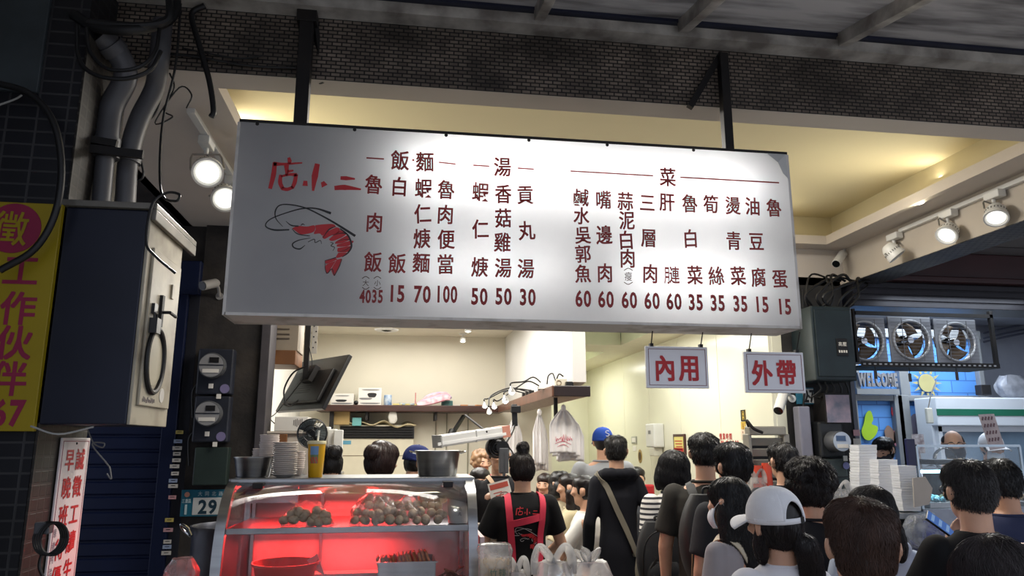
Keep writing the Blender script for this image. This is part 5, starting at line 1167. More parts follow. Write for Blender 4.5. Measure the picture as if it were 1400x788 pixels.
# carrier bags hanging in clusters below the shelf
def bagcluster(px, py0, py1, wpx, n, Y, name, label, logo=False, seed=0):
    rg = random.Random(seed); top = at(px, py0, Y); bot = at(px, py1, Y); h = top.z-bot.z; w = wpx*mpp(top); first = None
    for k in range(n):
        t = thing('carrier_bag', label + (', front sheet' if k == 0 else ', layers behind'), 'bag', (top.x, Y, bot.z), 'carrier bags hanging: ' + name)
        dx, dy, dz = .035*k*w/.25+rg.uniform(-.01, .01), .035*k, -.025*k+rg.uniform(-.01, .01); m = MB()
        def S(u, v, dx=dx, dy=dy, dz=dz, k=k):      # u across, v down
            ww = w*(.16+.84*min(1, (v/.34)**.8)) if v < .34 else w
            x = top.x+dx*min(1, v*2)+(u-.5)*ww; y = Y+dy*min(1, v*3)+.018*math.sin(u*9+k*2)*v+.012*math.sin(u*21+k)
            return Vector((x, y, top.z-h*v+dz*v-.02*abs(u-.5)*(v > .3)))
        m.grid(S, 18, 20); m.build('bag_sheet', mat('carrier_white', (232, 228, 226), .45, var=.05), t, smooth=180, solid=.003)
        if logo and k == 0:
            m = MB(); off = Vector((0, -.006, 0))
            for i in range(9):
                u0 = .22+.07*i; stroke(m, [(u0, .62+.05*math.sin(i)), (u0+.03, .70+.03*math.cos(i*2)), (u0+.06, .66+.06*math.sin(i*1.7))], [.01, .03, .012], lambda a_, b_: S(a_, b_)+off)
            stroke(m, [(.2, .78), (.5, .74), (.8, .80)], [.01, .02, .01], lambda a_, b_: S(a_, b_)+off); stroke(m, [(.28, .86), (.5, .82), (.72, .87)], [.008, .02, .008], lambda a_, b_: S(a_, b_)+off)
            m.build('shop_print', mat('faded_pink_print', (206, 110, 124), .5), t, smooth=0)
        m = MB(); a_ = S(.5, .0)+Vector((0, -.01, 0))
        m.ell(a_+Vector((0, 0, .01)), (.02, .012, .03), None, 10, 8); m.build('gathered_neck', MATS['carrier_white'], t)
bagcluster(703, 572, 622, 17, 3, 6.9, 'by the jointed arm', 'white carrier bag hanging beside the black jointed arm', seed=1)
bagcluster(737, 566, 636, 17, 3, 6.5, 'middle of the shelf', 'folded white carrier bag hanging in the middle of the side shelf', seed=2)
bagcluster(770, 560, 619, 37, 4, 6.15, 'shelf end', 'white carrier bag with faded pink print hanging under the shelf end', True, seed=3)
# kitchen ceiling fittings
c = at(529, 444, 8.2); c = Vector((atz(529, 441, 3.03).x, atz(529, 441, 3.03).y, 3.03))
t = thing('ceiling_downlight', 'surface downlight with a pale rim on the kitchen ceiling', 'lamp', tuple(c))
MB().cyl(c-Vector((0, 0, .10)), c, .06, 24).build('body', mat('bronze_can', (120, 104, 84), .4, .4), t); MB().lathe([(.001, -.10), (.13, -.10), (.14, -.085), (.06, -.08)], c, 32).build('rim', white_enamel, t)
for px, py, lab in ((640, 441, 'small white ceiling spot nearer the street on the kitchen ceiling'), (633, 456, 'small white ceiling spot nearer the cream rear wall')):
    c = atz(px, py, 3.03)
    if c.y > 9.6: c = Vector((c.x*9.6/c.y, 9.5, 3.03))
    t = thing('ceiling_spot', lab, 'lamp', tuple(c), 'small spots on the kitchen ceiling')
    MB().cyl(c-Vector((0, 0, .02)), c, .05, 20).cyl(c-Vector((0, 0, .06)), c, .012, 8).build('base', white_enamel, t); MB().lathe([(.03, 0), (.04, -.06), (.035, -.06), (.02, -.0)], c-Vector((0, 0, .05)), 20).build('lamp_shade', white_enamel, t)
    MB().ell(c-Vector((0, 0, .10)), (.03, .03, .02)).build('bulb', bulb, t)
# ================================================================ right-hand dining wall
def on_wall(px0, py0, px1, py1, label, name, cat, d, m_, bev=.004):
    a, b = atx(px0, py0, XW-.001), atx(px1, py1, XW-.001); y0, y1 = min(a.y, b.y), max(a.y, b.y)
    t = thing(name, label, cat, (XW, (y0+y1)/2, b.z)); MB().bx((XW-d, y0, b.z), (XW-.001, y1, a.z)).build('body', m_, t, smooth=0, bevel=bev); return t, y0, y1, a.z, b.z
t, y0, y1, z1, z0 = on_wall(896, 580, 909, 612, 'white paper towel dispenser on the cream wall', 'towel_dispenser', 'dispenser', .13, white_enamel, .015)
MB().bx((XW-.125, y0+.05, z0-.10), (XW-.01, y1-.10, z0)).build('outlet', mat('outlet_cream', (206, 204, 190), .4), t, smooth=0, bevel=.01)
MB().bx((XW-.134, (y0+y1)/2-.04, z1-.12), (XW-.129, (y0+y1)/2+.04, z1-.08)).build('lock_plate', gb, t, smooth=0)
t, y0, y1, z1, z0 = on_wall(864, 597, 871, 607, 'grey wall switch plate beside the oval sticker', 'wall_switch', 'switch', .012, mat('switch_grey', (176, 176, 166), .4))
MB().bx((XW-.016, y0+.03, z0+.02), (XW-.012, y1-.03, z1-.02)).build('rocker', paper, t, smooth=0)
t, y0, y1, z1, z0 = on_wall(865, 610, 870, 617, 'small white notice under the wall switch', 'notice', 'notice', .003, paper, 0)
c = atx(875, 624, XW-.003); m = MB().ell((XW-.003, c.y, c.z), (.004, .085, .085), None, 24, 14)
t = thing('oval_sticker', 'brown and gold oval sticker on the cream wall', 'sticker', (XW, c.y, c.z)); m.build('disc', mat('sticker_gold', (170, 140, 70), .4), t)
MB().ell((XW-.006, c.y, c.z), (.003, .055, .055), None, 20, 12).build('inner_disc', mat('sticker_brown', (84, 62, 40), .5), t)
t, y0, y1, z1, z0 = on_wall(922, 594, 939, 622, 'dark framed yellow certificate on the cream wall', 'framed_certificate', 'frame', .02, mat('frame_dark_red', (66, 28, 26), .4), .003)
MB().bx((XW-.022, y0+.035, z0+.03), (XW-.02, y1-.035, z1-.03)).build('certificate_paper', mat('certificate_yellow', (220, 206, 120), .5, var=.1), t, smooth=0)
m = MB()
for k in range(7): m.bx((XW-.0235, y0+.06+.01*(k % 2), z1-.08-k*.03), (XW-.0225, y1-.06-.02*(k % 3), z1-.07-k*.03))
m.build('certificate_text', red_paint, t, smooth=0)
MB().bx((XW-.0235, y0+.035, z0+.03), (XW-.0225, y1-.035, z0+.07)).build('red_band', red_paint, t, smooth=0)
t = thing('wall_lettering', 'two lines of red opening hours painted on the cream wall', 'lettering', tuple(atx(995, 615, XW)))
m = MB(); a, b = atx(983, 597, XW-.002), atx(1001, 597, XW-.002)
for k, ch in enumerate('營業時間'):
    f = (k+.5)/4; p = a.lerp(b, f); put(m, ch, (XW-.002, p.y, p.z), abs(a.y-b.y)/4*.86, .062, (0, -1, 0), bold=.022)
m.build('heading_line', red_paint, t, smooth=0)
m = MB(); a, b = atx(972, 607, XW-.002), atx(1010, 607, XW-.002); sset = [('早', .19), ('上', .19), ('11:00', .42), ('~', .12), ('晚', .19), ('上', .19), ('9:30', .36)]
tot = sum(q for _, q in sset); f = 0; L = a.y-b.y
for s_, q in sset:
    yc = a.y-L*(f+q/2)/tot; zc = a.z+(b.z-a.z)*(f+q/2)/tot
    if len(s_) == 1 and ord(s_) > 255: put(m, s_, (XW-.002, yc, zc), L*q/tot*.9, .07, (0, -1, 0), bold=.022)
    elif s_ == '~': stroke(m, [(-.5, -.1), (-.2, .12), (.2, -.12), (.5, .1)], [.2, .2], lambda x, y, yc=yc, zc=zc: Vector((XW-.002, yc-x*L*q/tot*.8, zc+y*.08)))
    else: word(m, s_, (XW-.002, yc, zc), L*q/tot*.95, .062, (0, -1, 0), bold=.03)
    f += q
m.build('hours_line', red_paint, t, smooth=0)
for py0, py1, mm, lab in ((561, 576, 'sticker_gold2', 'framed yellow notice, topmost by the folded shutter'), (577, 587, 'sticker_gold2', 'plain yellow notice in the middle of the three by the folded shutter'), (588, 601, 'sticker_pale', 'pale notice with red print, lowest of the three by the folded shutter')):
    m_ = mat('sticker_gold2', (206, 172, 70), .45, var=.1) if mm == 'sticker_gold2' else mat('sticker_pale', (226, 206, 180), .5)
    t, y0, y1, z1, z0 = on_wall(1013, py0, 1020, py1, lab, 'notice', 'notice', .004, m_, 0)
    m = MB()
    for k in range(3): m.bx((XW-.006, y0+.05, z1-.03-k*(z1-z0)/3.4), (XW-.0045, y1-.05, z1-.015-k*(z1-z0)/3.4))
    m.build('print', dark_red if py0 != 561 else ink, t, smooth=0)
    if py0 == 561:
        m = MB()
        for lo, hi in (((y0, z0), (y1, z0+.01)), ((y0, z1-.01), (y1, z1)), ((y0, z0), (y0+.02, z1)), ((y1-.02, z0), (y1, z1))): m.bx((XW-.007, lo[0], lo[1]), (XW-.004, hi[0], hi[1]))
        m.build('frame', dark_metal, t, smooth=0)
# ================================================================ people
def remesh(mb, voxel, smooth=4, fold=None, seed=0):
    me = bpy.data.meshes.new('tmp'); me.from_pydata([tuple(p) for p in mb.v], [], mb.f)
    bm = bmesh.new(); bm.from_mesh(me); bmesh.ops.recalc_face_normals(bm, faces=bm.faces); bm.to_mesh(me); bm.free()
    o = bpy.data.objects.new('tmp', me); COL.objects.link(o)
    md = o.modifiers.new('r', 'REMESH'); md.mode = 'VOXEL'; md.voxel_size = voxel
    if smooth: ms = o.modifiers.new('s', 'SMOOTH'); ms.factor = .5; ms.iterations = smooth
    m2 = bpy.data.meshes.new_from_object(o.evaluated_get(bpy.context.evaluated_depsgraph_get()))
    bpy.data.objects.remove(o); bpy.data.meshes.remove(me)
    if fold:
        amp, freq = fold; n = len(m2.vertices); co = np.empty(n*3); m2.vertices.foreach_get('co', co); co = co.reshape(-1, 3)
        no = np.empty(n*3); m2.vertices.foreach_get('normal', no); no = no.reshape(-1, 3)
        rg = np.random.default_rng(seed); f = np.zeros(n)
        for i in range(7):
            k = rg.normal(size=3)*freq*(.6+.25*i); k[2] *= .55; k2 = rg.normal(size=3)*freq*.5
            f += np.sin(co@k+rg.uniform(0, 6)+1.6*np.sin(co@k2+rg.uniform(0, 6)))/(1+.35*i)
        f = np.sign(f)*np.abs(f)**1.2
        co = co+no*(amp*f)[:, None]; m2.vertices.foreach_set('co', co.reshape(-1)); m2.update()
    return m2
def link(name, me, mats, parent, smooth=True, **tags):
    me.name = name; me.materials.clear()
    for m in (mats if isinstance(mats, (list, tuple)) else [mats]): me.materials.append(m)
    if smooth: me.polygons.foreach_set('use_smooth', [True]*len(me.polygons))
    o = bpy.data.objects.new(name, me); COL.objects.link(o); o.parent = parent; return tag(o, **tags)
SKIN = {}
def skin(tone=(206, 160, 132)):
    return mat('skin_%d_%d_%d' % tone, tone, .5, var=.10, scale=9, sss=.08)
def cloth(col, name=None, var=.12): return mat(name or 'cloth_%d_%d_%d' % tuple(col), col, .85, var=var, scale=5, bump=.12, bscale=500, spec=.25)
def hair_mat(col): return mat('hair_%d_%d_%d' % tuple(col), col, .38, var=.35, scale=28, stretch=(1, 1, .25), spec=.45)
def ringell(cx, cy, z, rx, ry, n=24, e=.85):
    out = []
    for j in range(n):
        a = 2*PI*j/n; c, s_ = math.cos(a), math.sin(a)
        out.append(Vector((cx+math.copysign(abs(c)**e, c)*rx, cy+math.copysign(abs(s_)**e, s_)*ry, z)))
    return out
ARMS = {'down': ((.232, -.03, 1.11), (.232, .05, .86)), 'front': ((.25, .02, 1.12), (.10, .25, 1.10)), 'low': ((.25, -.01, 1.12), (.12, .22, .98)),
        'pocket': ((.275, -.08, 1.13), (.21, .08, .94)), 'phone': ((.24, .06, 1.14), (.13, .30, 1.24)), 'work': ((.28, .02, 1.13), (.22, .26, 1.02)),
        'table': ((.25, .16, 1.14), (.14, .36, 1.05)), 'side': ((.25, .02, 1.12), (.30, .2, 1.05))}
def hand(mb, w, d, up, side, curl=.5, s=1.0):
    """palm, four unequal fingers with two bends, thumb from the side of the palm"""
    w, d, up = Vector(w), Vector(d).normalized(), Vector(up); up = (up-d*up.dot(d)).normalized(); ac = d.cross(up)*side
    k = s; p1 = w+d*.085*k
    for q in (-.028, -.009, .010, .028): mb.cap(w+ac*q*.7*k, p1+ac*q*k, .0135*k, .0115*k, 8)
    for q, L in ((-.030, .062), (-.010, .078), (.010, .084), (.030, .074)):
        a = p1+ac*q*k; r = .0088*k; c1 = curl*.9; c2 = curl*1.7
        d1 = d*math.cos(c1)-up*math.sin(c1); d2 = d*math.cos(c2)-up*math.sin(c2); b = a+d1*L*.5*k; mb.cap(a, b, r, r*.95, 8); mb.cap(b, b+d2*L*.5*k, r*.95, r*.75, 8)
    t0 = w+d*.025*k+ac*.026*k; t1 = t0+(ac*.8+d*.6-up*.35).normalized()*.04*k; t2 = t1+(d*.9-up*.4+ac*.1).normalized()*.032*k
    mb.cap(t0, t1, .012*k, .010*k, 8); mb.cap(t1, t2, .010*k, .008*k, 8)

def strands(me_hair, n, length, crown, rad, seed, wave=0., lift=.004, grav=.6, zmin=None, st_free=0, fade=0, zmax=None):
    """locks that lie over the hair volume and run away from the crown"""
    bm = bmesh.new(); bm.from_mesh(me_hair); bmesh.ops.triangulate(bm, faces=bm.faces); bvh = BVHTree.FromBMesh(bm); bm.free()
    nv = len(me_hair.vertices); co = np.empty(nv*3); me_hair.vertices.foreach_get('co', co); co = co.reshape(-1, 3); no = np.empty(nv*3); me_hair.vertices.foreach_get('normal', no); no = no.reshape(-1, 3)
    rg = random.Random(seed); mb = MB(); crown = Vector(crown); SEG = 6; zlo = co[:, 2].min()
    for i in range(n):
        j = rg.randrange(nv); p = Vector(co[j]); nrm = Vector(no[j])
        if zmin is not None and p.z < zmin: continue
        L = length*rg.uniform(.55, 1.2)
        if fade: L *= .22+.78*min(1, max(0, (p.z-zlo)/fade))
        if zmax is not None and p.z > zmax: continue
        pts = []; rr = rad*rg.uniform(.6, 1.3); jit = Vector((rg.gauss(0, .25), rg.gauss(0, .25), rg.gauss(0, .12))); lf = lift*rg.uniform(.2, 1.6)
        for k in range(SEG):
            f = p-crown; f = f-nrm*f.dot(nrm); g = Vector((0, 0, -1)); g = g-nrm*g.dot(nrm)
            d = (f.normalized() if f.length > 1e-5 else g)*(1-grav)+g*grav+jit*(1+wave*math.sin(k*2.1+i))
            d = d-nrm*d.dot(nrm); d = d.normalized() if d.length > 1e-6 else Vector((0, 0, -1))
            pts.append(p+nrm*(.0015+lf*(k/(SEG-1))**1.5)); p = p+d*(L/SEG)
            h = bvh.find_nearest(p)
            if h[0] is not None and k < SEG-1-(st_free): p, nrm = h[0], h[1]
        mb.tube(pts, [rr*(.55+.45*math.sin(PI*(.25+.6*k/(SEG-1)))) if k < SEG-1 else rr*.12 for k in range(SEG)], 3, 0, False)
    return mb

def person(label, px, d, face=0, top=(60, 60, 64), sleeve='short', pants=(50, 52, 58), hair='short', hcol=(20, 17, 17), arms=('down', 'down'), head=(0, 0, 0),
           skin_t=(206, 160, 132), build=1.0, hk=1.0, nst=0, pose='stand', voxel=.010, face_detail=False, hem=.80, hands=False, group=None, long_neck=0., stripes=None, extra=None, seed=None, capped=False, hood=False, lean=0., hairk=1.0, curl=.5, shoes=True):
    hc = atd(px[0], px[1], d); seed = seed if seed is not None else int(px[0])
    drop = .45 if pose == 'sit' else 0.
    s = hc.z/(1.632-drop) if pose == 'stand' else 1.0
    zoff = 0.0 if pose == 'stand' else hc.z-(1.632-drop)
    hs = (.45*s+.55)*hk/s                        # heads vary less than stature
    root = thing('person', label, 'person', (hc.x, hc.y, max(0, zoff) if pose == 'sit' else 0), group, rotz=R(face)); 
    T = lambda p: Vector((p[0]*s, p[1]*s, (p[2])*s))
    sk = skin(skin_t); B = build
    Ry = Matrix.Rotation(R(head[0]), 3, 'Z') @ Matrix.Rotation(R(head[1]), 3, 'X') @ Matrix.Rotation(R(head[2]), 3, 'Y')
    piv = Vector((0, -.005, 1.52-drop)); hc0 = Vector((0, .015, 1.632-drop))
    def HP(p): return T(piv + Ry @ (hc0-piv+Vector(p)*hs))
    HR = Ry
    def hell(mb, c, r, nu=20, nv=14): mb.ell(HP(c), tuple(q*s*hs for q in r), HR, nu, nv)
    # ---- body
    mb = MB(); dz = -drop
    tr_ = [(.86, .150, .110), (.93, .168, .122), (1.04, .150, .105), (1.18, .152, .110), (1.30, .172, .118), (1.385, .176, .100), (1.435, .135, .075), (1.475, .07, .06)]
    mb.rings([[T(p+Vector((0, 0, dz))) for p in ringell(0, -.005, z, rx*B, ry*B)] for z, rx, ry in tr_])
    mb.cap(T((0, -.012, 1.42+dz)), HP((0, -.025, -.06)), .060*s, .056*s*hs, 18)
    hell(mb, (0, -.008, .018), (.077, .096, .100)); hell(mb, (0, .018, -.050), (.060, .066, .070)); hell(mb, (0, .045, -.088), (.034, .036, .026)); hell(mb, (0, .075, .0), (.045, .022, .05))
    mb.cap(HP((0, .094, .012)), HP((0, .106, -.022)), .008*s*hs, .011*s*hs, 10)
    for q in (-1, 1):
        hell(mb, (q*.016, .098, -.026), (.010, .012, .008), 10, 8); hell(mb, (q*.040, .076, -.012), (.024, .016, .018), 12, 8)
        hell(mb, (q*.083, -.008, -.004), (.009, .019, .032), 12, 10); hell(mb, (q*.091, -.018, .006), (.006, .015, .022), 12, 10)
    J = {}
    for q, nm in ((-1, arms[0]), (1, arms[1])):
        e, w = (ARMS[nm] if isinstance(nm, str) else nm); sh = Vector((q*.178*B, -.012, 1.395+dz))
        e = Vector((q*e[0]*(.6+.4*B), e[1], e[2]+dz)); w = Vector((q*w[0], w[1], w[2]+dz)); J[q] = (sh, e, w)
        mb.cap(T(sh), T(e), .052*s*B, .040*s*B, 14); mb.cap(T(e), T(w), .041*s*B, .027*s, 14)
        fd = (w-e).normalized()
        hand(mb, T(w), fd, (0, -.3, 1) if abs(fd.z) < .7 else (0, 1, 0), q, curl, s)
    if pose == 'sit':
        for q in (-1, 1):
            mb.cap(T((q*.09, 0, .46)), T((q*.11, .42, .46)), .085*s, .062*s, 14); mb.cap(T((q*.11, .42, .46)), T((q*.11, .40, .09)), .056*s, .04*s, 14); mb.cap(T((q*.11, .38, .05)), T((q*.12, .52, .035)), .042*s, .035*s, 10)
    else:
        for q in (-1, 1):
            mb.cap(T((q*.088*B, 0, .90)), T((q*.10, .012, .49)), .086*s*B, .060*s*B, 14); mb.cap(T((q*.10, .012, .49)), T((q*.105, -.015, .09)), .055*s*B, .038*s, 14); mb.cap(T((q*.105, -.03, .045)), T((q*.12, .13, .030)), .042*s, .034*s, 10)
    body = link('body', remesh(mb, voxel*(.75 if hands else 1), 3), sk, root)
    # ---- clothes
    ease = .016
    mb = MB()
    hem_ = hem
    tr2 = [(hem_, .172, .128), (hem_+.06, .176, .130), (1.04, .166, .120), (1.18, .166, .124), (1.30, .186, .132), (1.385, .188, .114), (1.43, .150, .092), (1.462, .092, .078), (1.476, .080, .070)]
    mb.rings([[T(p+Vector((0, 0, dz))) for p in ringell(0, -.006, z, rx*B, ry*B)] for z, rx, ry in tr2 if z >= hem_])
    for q in (-1, 1):
        sh, e, w = J[q]
        if sleeve == 'none': mb.cap(T(sh*1.0+Vector((-q*.03, 0, .03))), T(sh+Vector((-q*.02, 0, -.08))), .05*s*B, .05*s*B, 14)
        elif sleeve == 'short':
            en = sh.lerp(e, .74); mb.cap(T(sh), T(en), .066*s*B, .072*s*B, 16, ends=(1, 0))
        else:
            mb.cap(T(sh), T(e), .066*s*B, .056*s*B, 16); mb.cap(T(e), T(e.lerp(w, .93)), .056*s*B, .043*s, 16, ends=(1, 0))
    if hood:
        for a_ in range(-4, 5):
            an = a_/4*1.9; mb.ell(T((.105*math.sin(an), -.025-.085*math.cos(an), 1.452+dz+.02*math.cos(an))), (.048*s, .045*s, .040*s), None, 12, 8)
    tm = top if not isinstance(top, tuple) else cloth(top)
    shirt = link('shirt' if sleeve != 'long' else 'jacket', remesh(mb, voxel, 3, (.0055, 12), seed), tm, root)
    if sleeve == 'short' or sleeve == 'none':
        m = MB(); m.tube([T(p+Vector((0, 0, dz))) for p in ringell(0, -.004, 1.474, .078*B, .068*B)+[ringell(0, -.004, 1.474, .078*B, .068*B)[0]]], .008*s, 8)
        m.build('collar_band', tm, root, local=True)
    pm = cloth(pants); mb = MB()
    if pose == 'sit':
        mb.rings([[T(p) for p in ringell(0, -.005, z, rx, ry)] for z, rx, ry in ((.36, .16, .12), (.46, .182, .135), (.56, .168, .122))])
        for q in (-1, 1): mb.cap(T((q*.09, 0, .46)), T((q*.11, .42, .46)), .098*s, .076*s, 14); mb.cap(T((q*.11, .42, .46)), T((q*.11, .40, .10)), .072*s, .06*s, 14, ends=(1, 0))
    else:
        mb.rings([[T(p) for p in ringell(0, -.005, z, rx*B, ry*B)] for z, rx, ry in ((.80, .150, .118), (.88, .176, .130), (.98, .166, .118), (1.04, .158, .112))])
        for q in (-1, 1): mb.cap(T((q*.088*B, 0, .88)), T((q*.10, .012, .49)), .098*s*B, .076*s*B, 14); mb.cap(T((q*.10, .012, .49)), T((q*.105, -.012, .08)), .076*s*B, .064*s, 14, ends=(1, 0))
    link('trousers', remesh(mb, voxel*1.2, 3, (.003, 14), seed+3), pm, root)
    if shoes:
        for q in (-1, 1):
            m = MB(); x = q*.11; y0 = .38 if pose == 'sit' else 0
            m.rings([[T((x+dx*wd, y0-.06+L, z)) for dx, z in ((-1, .004), (1, .004), (1, h*.6), (.6, h), (-.6, h), (-1, h*.6))] for L, wd, h in ((0, .032, .07), (.04, .040, .085), (.12, .044, .07), (.19, .044, .05), (.235, .030, .035))])
            m.build('shoe', mat('dark_shoe', (40, 38, 40), .6), root, local=True, sub=1)
    # ---- hair
    if hair:
        mb = MB(); H = hs*s*hairk; hm = hair_mat(hcol)
        def he(c, r, rot=None): mb.ell(HP(c), tuple(q*H for q in r), HR if rot is None else HR@rot, 28, 18)
        crown = HP((0, -.03, .13)); grav = .55; L = .05; st = hair
        he((0, -.014, .036), (.082, .098, .090))
        if st in ('short', 'thick', 'fade', 'curly', 'balding'):
            L = .030; grav = .45
            if st == 'balding':
                mb = MB()
                for q in (-1, 1): he((q*.045, -.03, .03), (.044, .070, .055))
                he((0, -.05, .0), (.080, .060, .070)); he((0, -.03, .075), (.05, .06, .036))
            elif st == 'fade':
                he((0, -.022, .012), (.079, .087, .072)); he((0, .0, .068), (.087, .098, .062)); he((0, .04, .085), (.066, .056, .040)); L = .045
            elif st == 'thick':
                he((0, -.024, .008), (.083, .090, .078)); he((0, -.004, .064), (.092, .101, .070)); he((.02, .045, .075), (.066, .052, .046)); L = .04
            elif st == 'curly':
                rg = random.Random(seed); L = .035
                for k in range(80):
                    u = rg.uniform(0, 6.283); v = rg.uniform(-.55, 1); r_ = math.sqrt(max(0, 1-v*v)); y = -.02+.100*r_*math.sin(u)
                    if y > .07 and v < .5: continue
                    he((.092*r_*math.cos(u), y, .035+.094*v), (.028, .028, .026))
                he((0, -.03, .0), (.086, .090, .085))
            else:
                he((0, -.024, .008), (.080, .088, .072)); he((0, -.004, .060), (.086, .098, .064)); he((0, .046, .078), (.058, .044, .036))
            if st != 'balding': he((0, -.030, -.020), (.071, .075, .062))
            for q in (-1, 1):
                if st != 'balding': he((q*.072, .022, .002), (.010, .016, .030))
        elif st == 'bob':
            he((0, -.02, .03), (.098, .108, .100)); he((0, -.03, -.04), (.108, .100, .090)); he((0, -.035, -.085), (.112, .092, .060)); he((.0, .035, .085), (.07, .06, .04))
            for q in (-1, 1): he((q*.085, .015, -.055), (.026, .055, .085))
            grav = .8; L = .13
        elif st in ('long', 'tail', 'bun', 'capped', 'bunhigh'):
            he((0, -.026, .0), (.086, .092, .092)); he((0, .0, .040 if capped else .055), (.084, .094, .056 if capped else .066))
            L = .08; grav = .5
            if st == 'long':
                for k in range(7): he((0, -.06-.008*k, -.06-.05*k), (.088-.004*k, .045, .06))
                for q in (-1, 1):
                    for k in range(5): he((q*(.078), -.02, -.05-.05*k), (.026, .045, .06))
                grav = .9; L = .2
            if st == 'tail':
                for k in range(5): he((.010*math.sin(k), -.112-.012*min(k, 3), -.040-.030*k), (.028-.0025*k, .028-.002*k, .036))
                he((0, -.10, -.03), (.03, .03, .03)); grav = .6; L = .085
            if st == 'capped':
                for k in range(9): he((.018*math.sin(k*.9)+.03, -.118+.005*k, -.075-.045*k), (.046-.002*k, .038, .05))
                for q in (-1, 1): he((q*.078, .0, -.07), (.014, .035, .06)); 
                grav = .9; L = .16
            if st == 'bun': he((0, -.118, .045), (.048, .040, .046)); he((.02, -.125, .055), (.03, .03, .03))
            if st == 'bunhigh': he((0, -.045, .150), (.046, .046, .040)); he((.012, -.05, .16), (.03, .034, .032)); he((0, -.04, .12), (.04, .05, .03))
        hme = remesh(mb, .0075 if d < 4 else .009, 2, (.0012, 60), seed)
        ho = link('hair', hme, hm, root)
        if nst:
            sm_ = strands(hme, int(nst*1.7), L*H*1.25, crown, (.0011 if d > 3 else .0009 if d > 2 else .0007)*(1.3 if st == 'curly' else 1), seed, lift=.007 if st in ('short', 'curly') else .004, grav=grav, wave=1.6 if st == 'curly' else 0, fade=(.16*H if st in ('short', 'thick', 'fade', 'balding') else 0), zmax=(HP((0, 0, .03)).z if capped else None))
            sm_.build('hair_lock', hair_mat(tuple(min(255, int(c*1.25)+3) for c in hcol)), ho, local=True, smooth=180)
    if face_detail:
        for q in (-1, 1):
            m = MB(); m.ell(HP((q*.032, .085, .0)), (.012*s, .008*s, .005*s), HR, 12, 8); m.build('eye', mat('eye_dark', (24, 18, 18), .25), root, local=True)
            m = MB(); m.tube([HP((q*(.018+.012*k), .093-.006*k*k*.5, .022+.003*(k == 1))) for k in range(3)], .0035*s, 6); m.build('eyebrow', mat('brow_dark', (38, 28, 26), .7), root, local=True)
        m = MB(); m.tube([HP((x, .090-abs(x)*.35, -.062)) for x in (-.022, -.01, 0, .01, .022)], .004*s, 6); m.build('lips', mat('lip', (168, 96, 90), .5), root, local=True)
    return dict(root=root, T=T, HP=HP, HR=HR, s=s, hs=hs*s, J=J, shirt=shirt, body=body, dz=dz, B=B)
def patch(P, fn, nu, nv, name, m, solid=.002, parent=None, smooth=180): 
    q = MB(); q.grid(fn, nu, nv); return q.build(name, m, parent or P['root'], local=True, smooth=smooth, solid=solid)
def face_mask(P, col=(190, 206, 220)):
    def f(u, v):
        a = (u-.5)*2.5; z = -.03-.092*v; r = .078+.012*math.sin(PI*v)
        return P['HP']((r*math.sin(a)*.92, .012+r*math.cos(a)*1.05+.010*math.sin(PI*v)*math.cos(a), z+.012))
    patch(P, f, 16, 10, 'face_mask', mat('mask_%d_%d_%d' % col, col, .7), .002)
    for q in (-1, 1):
        m = MB(); m.tube([P['HP']((q*.084, .036, -.02)), P['HP']((q*.092, -.006, .012)), P['HP']((q*.094, -.026, -.004)), P['HP']((q*.086, .02, -.07))], .0018, 5); m.build('ear_loop', mat('loop_white', (220, 220, 220), .6), P['root'], local=True)
def glasses(P):
    g = mat('dark_spectacle_frame', (24, 22, 26), .3)
    m = MB()
    for q in (-1, 1):
        m.tube([P['HP']((q*.034+.026*math.cos(a), .108-.012*abs(math.cos(a))*(q*math.cos(a) > 0), .004+.019*math.sin(a))) for a in [2*PI*k/20 for k in range(21)]], .0018, 5)
        m.tube([P['HP']((q*.062, .100, .008)), P['HP']((q*.086, .05, .010)), P['HP']((q*.090, -.01, .012)), P['HP']((q*.088, -.03, -.006))], .0022, 5)
    m.tube([P['HP']((-.010, .110, .006)), P['HP']((.010, .110, .006))], .002, 5); m.build('spectacles', g, P['root'], local=True)
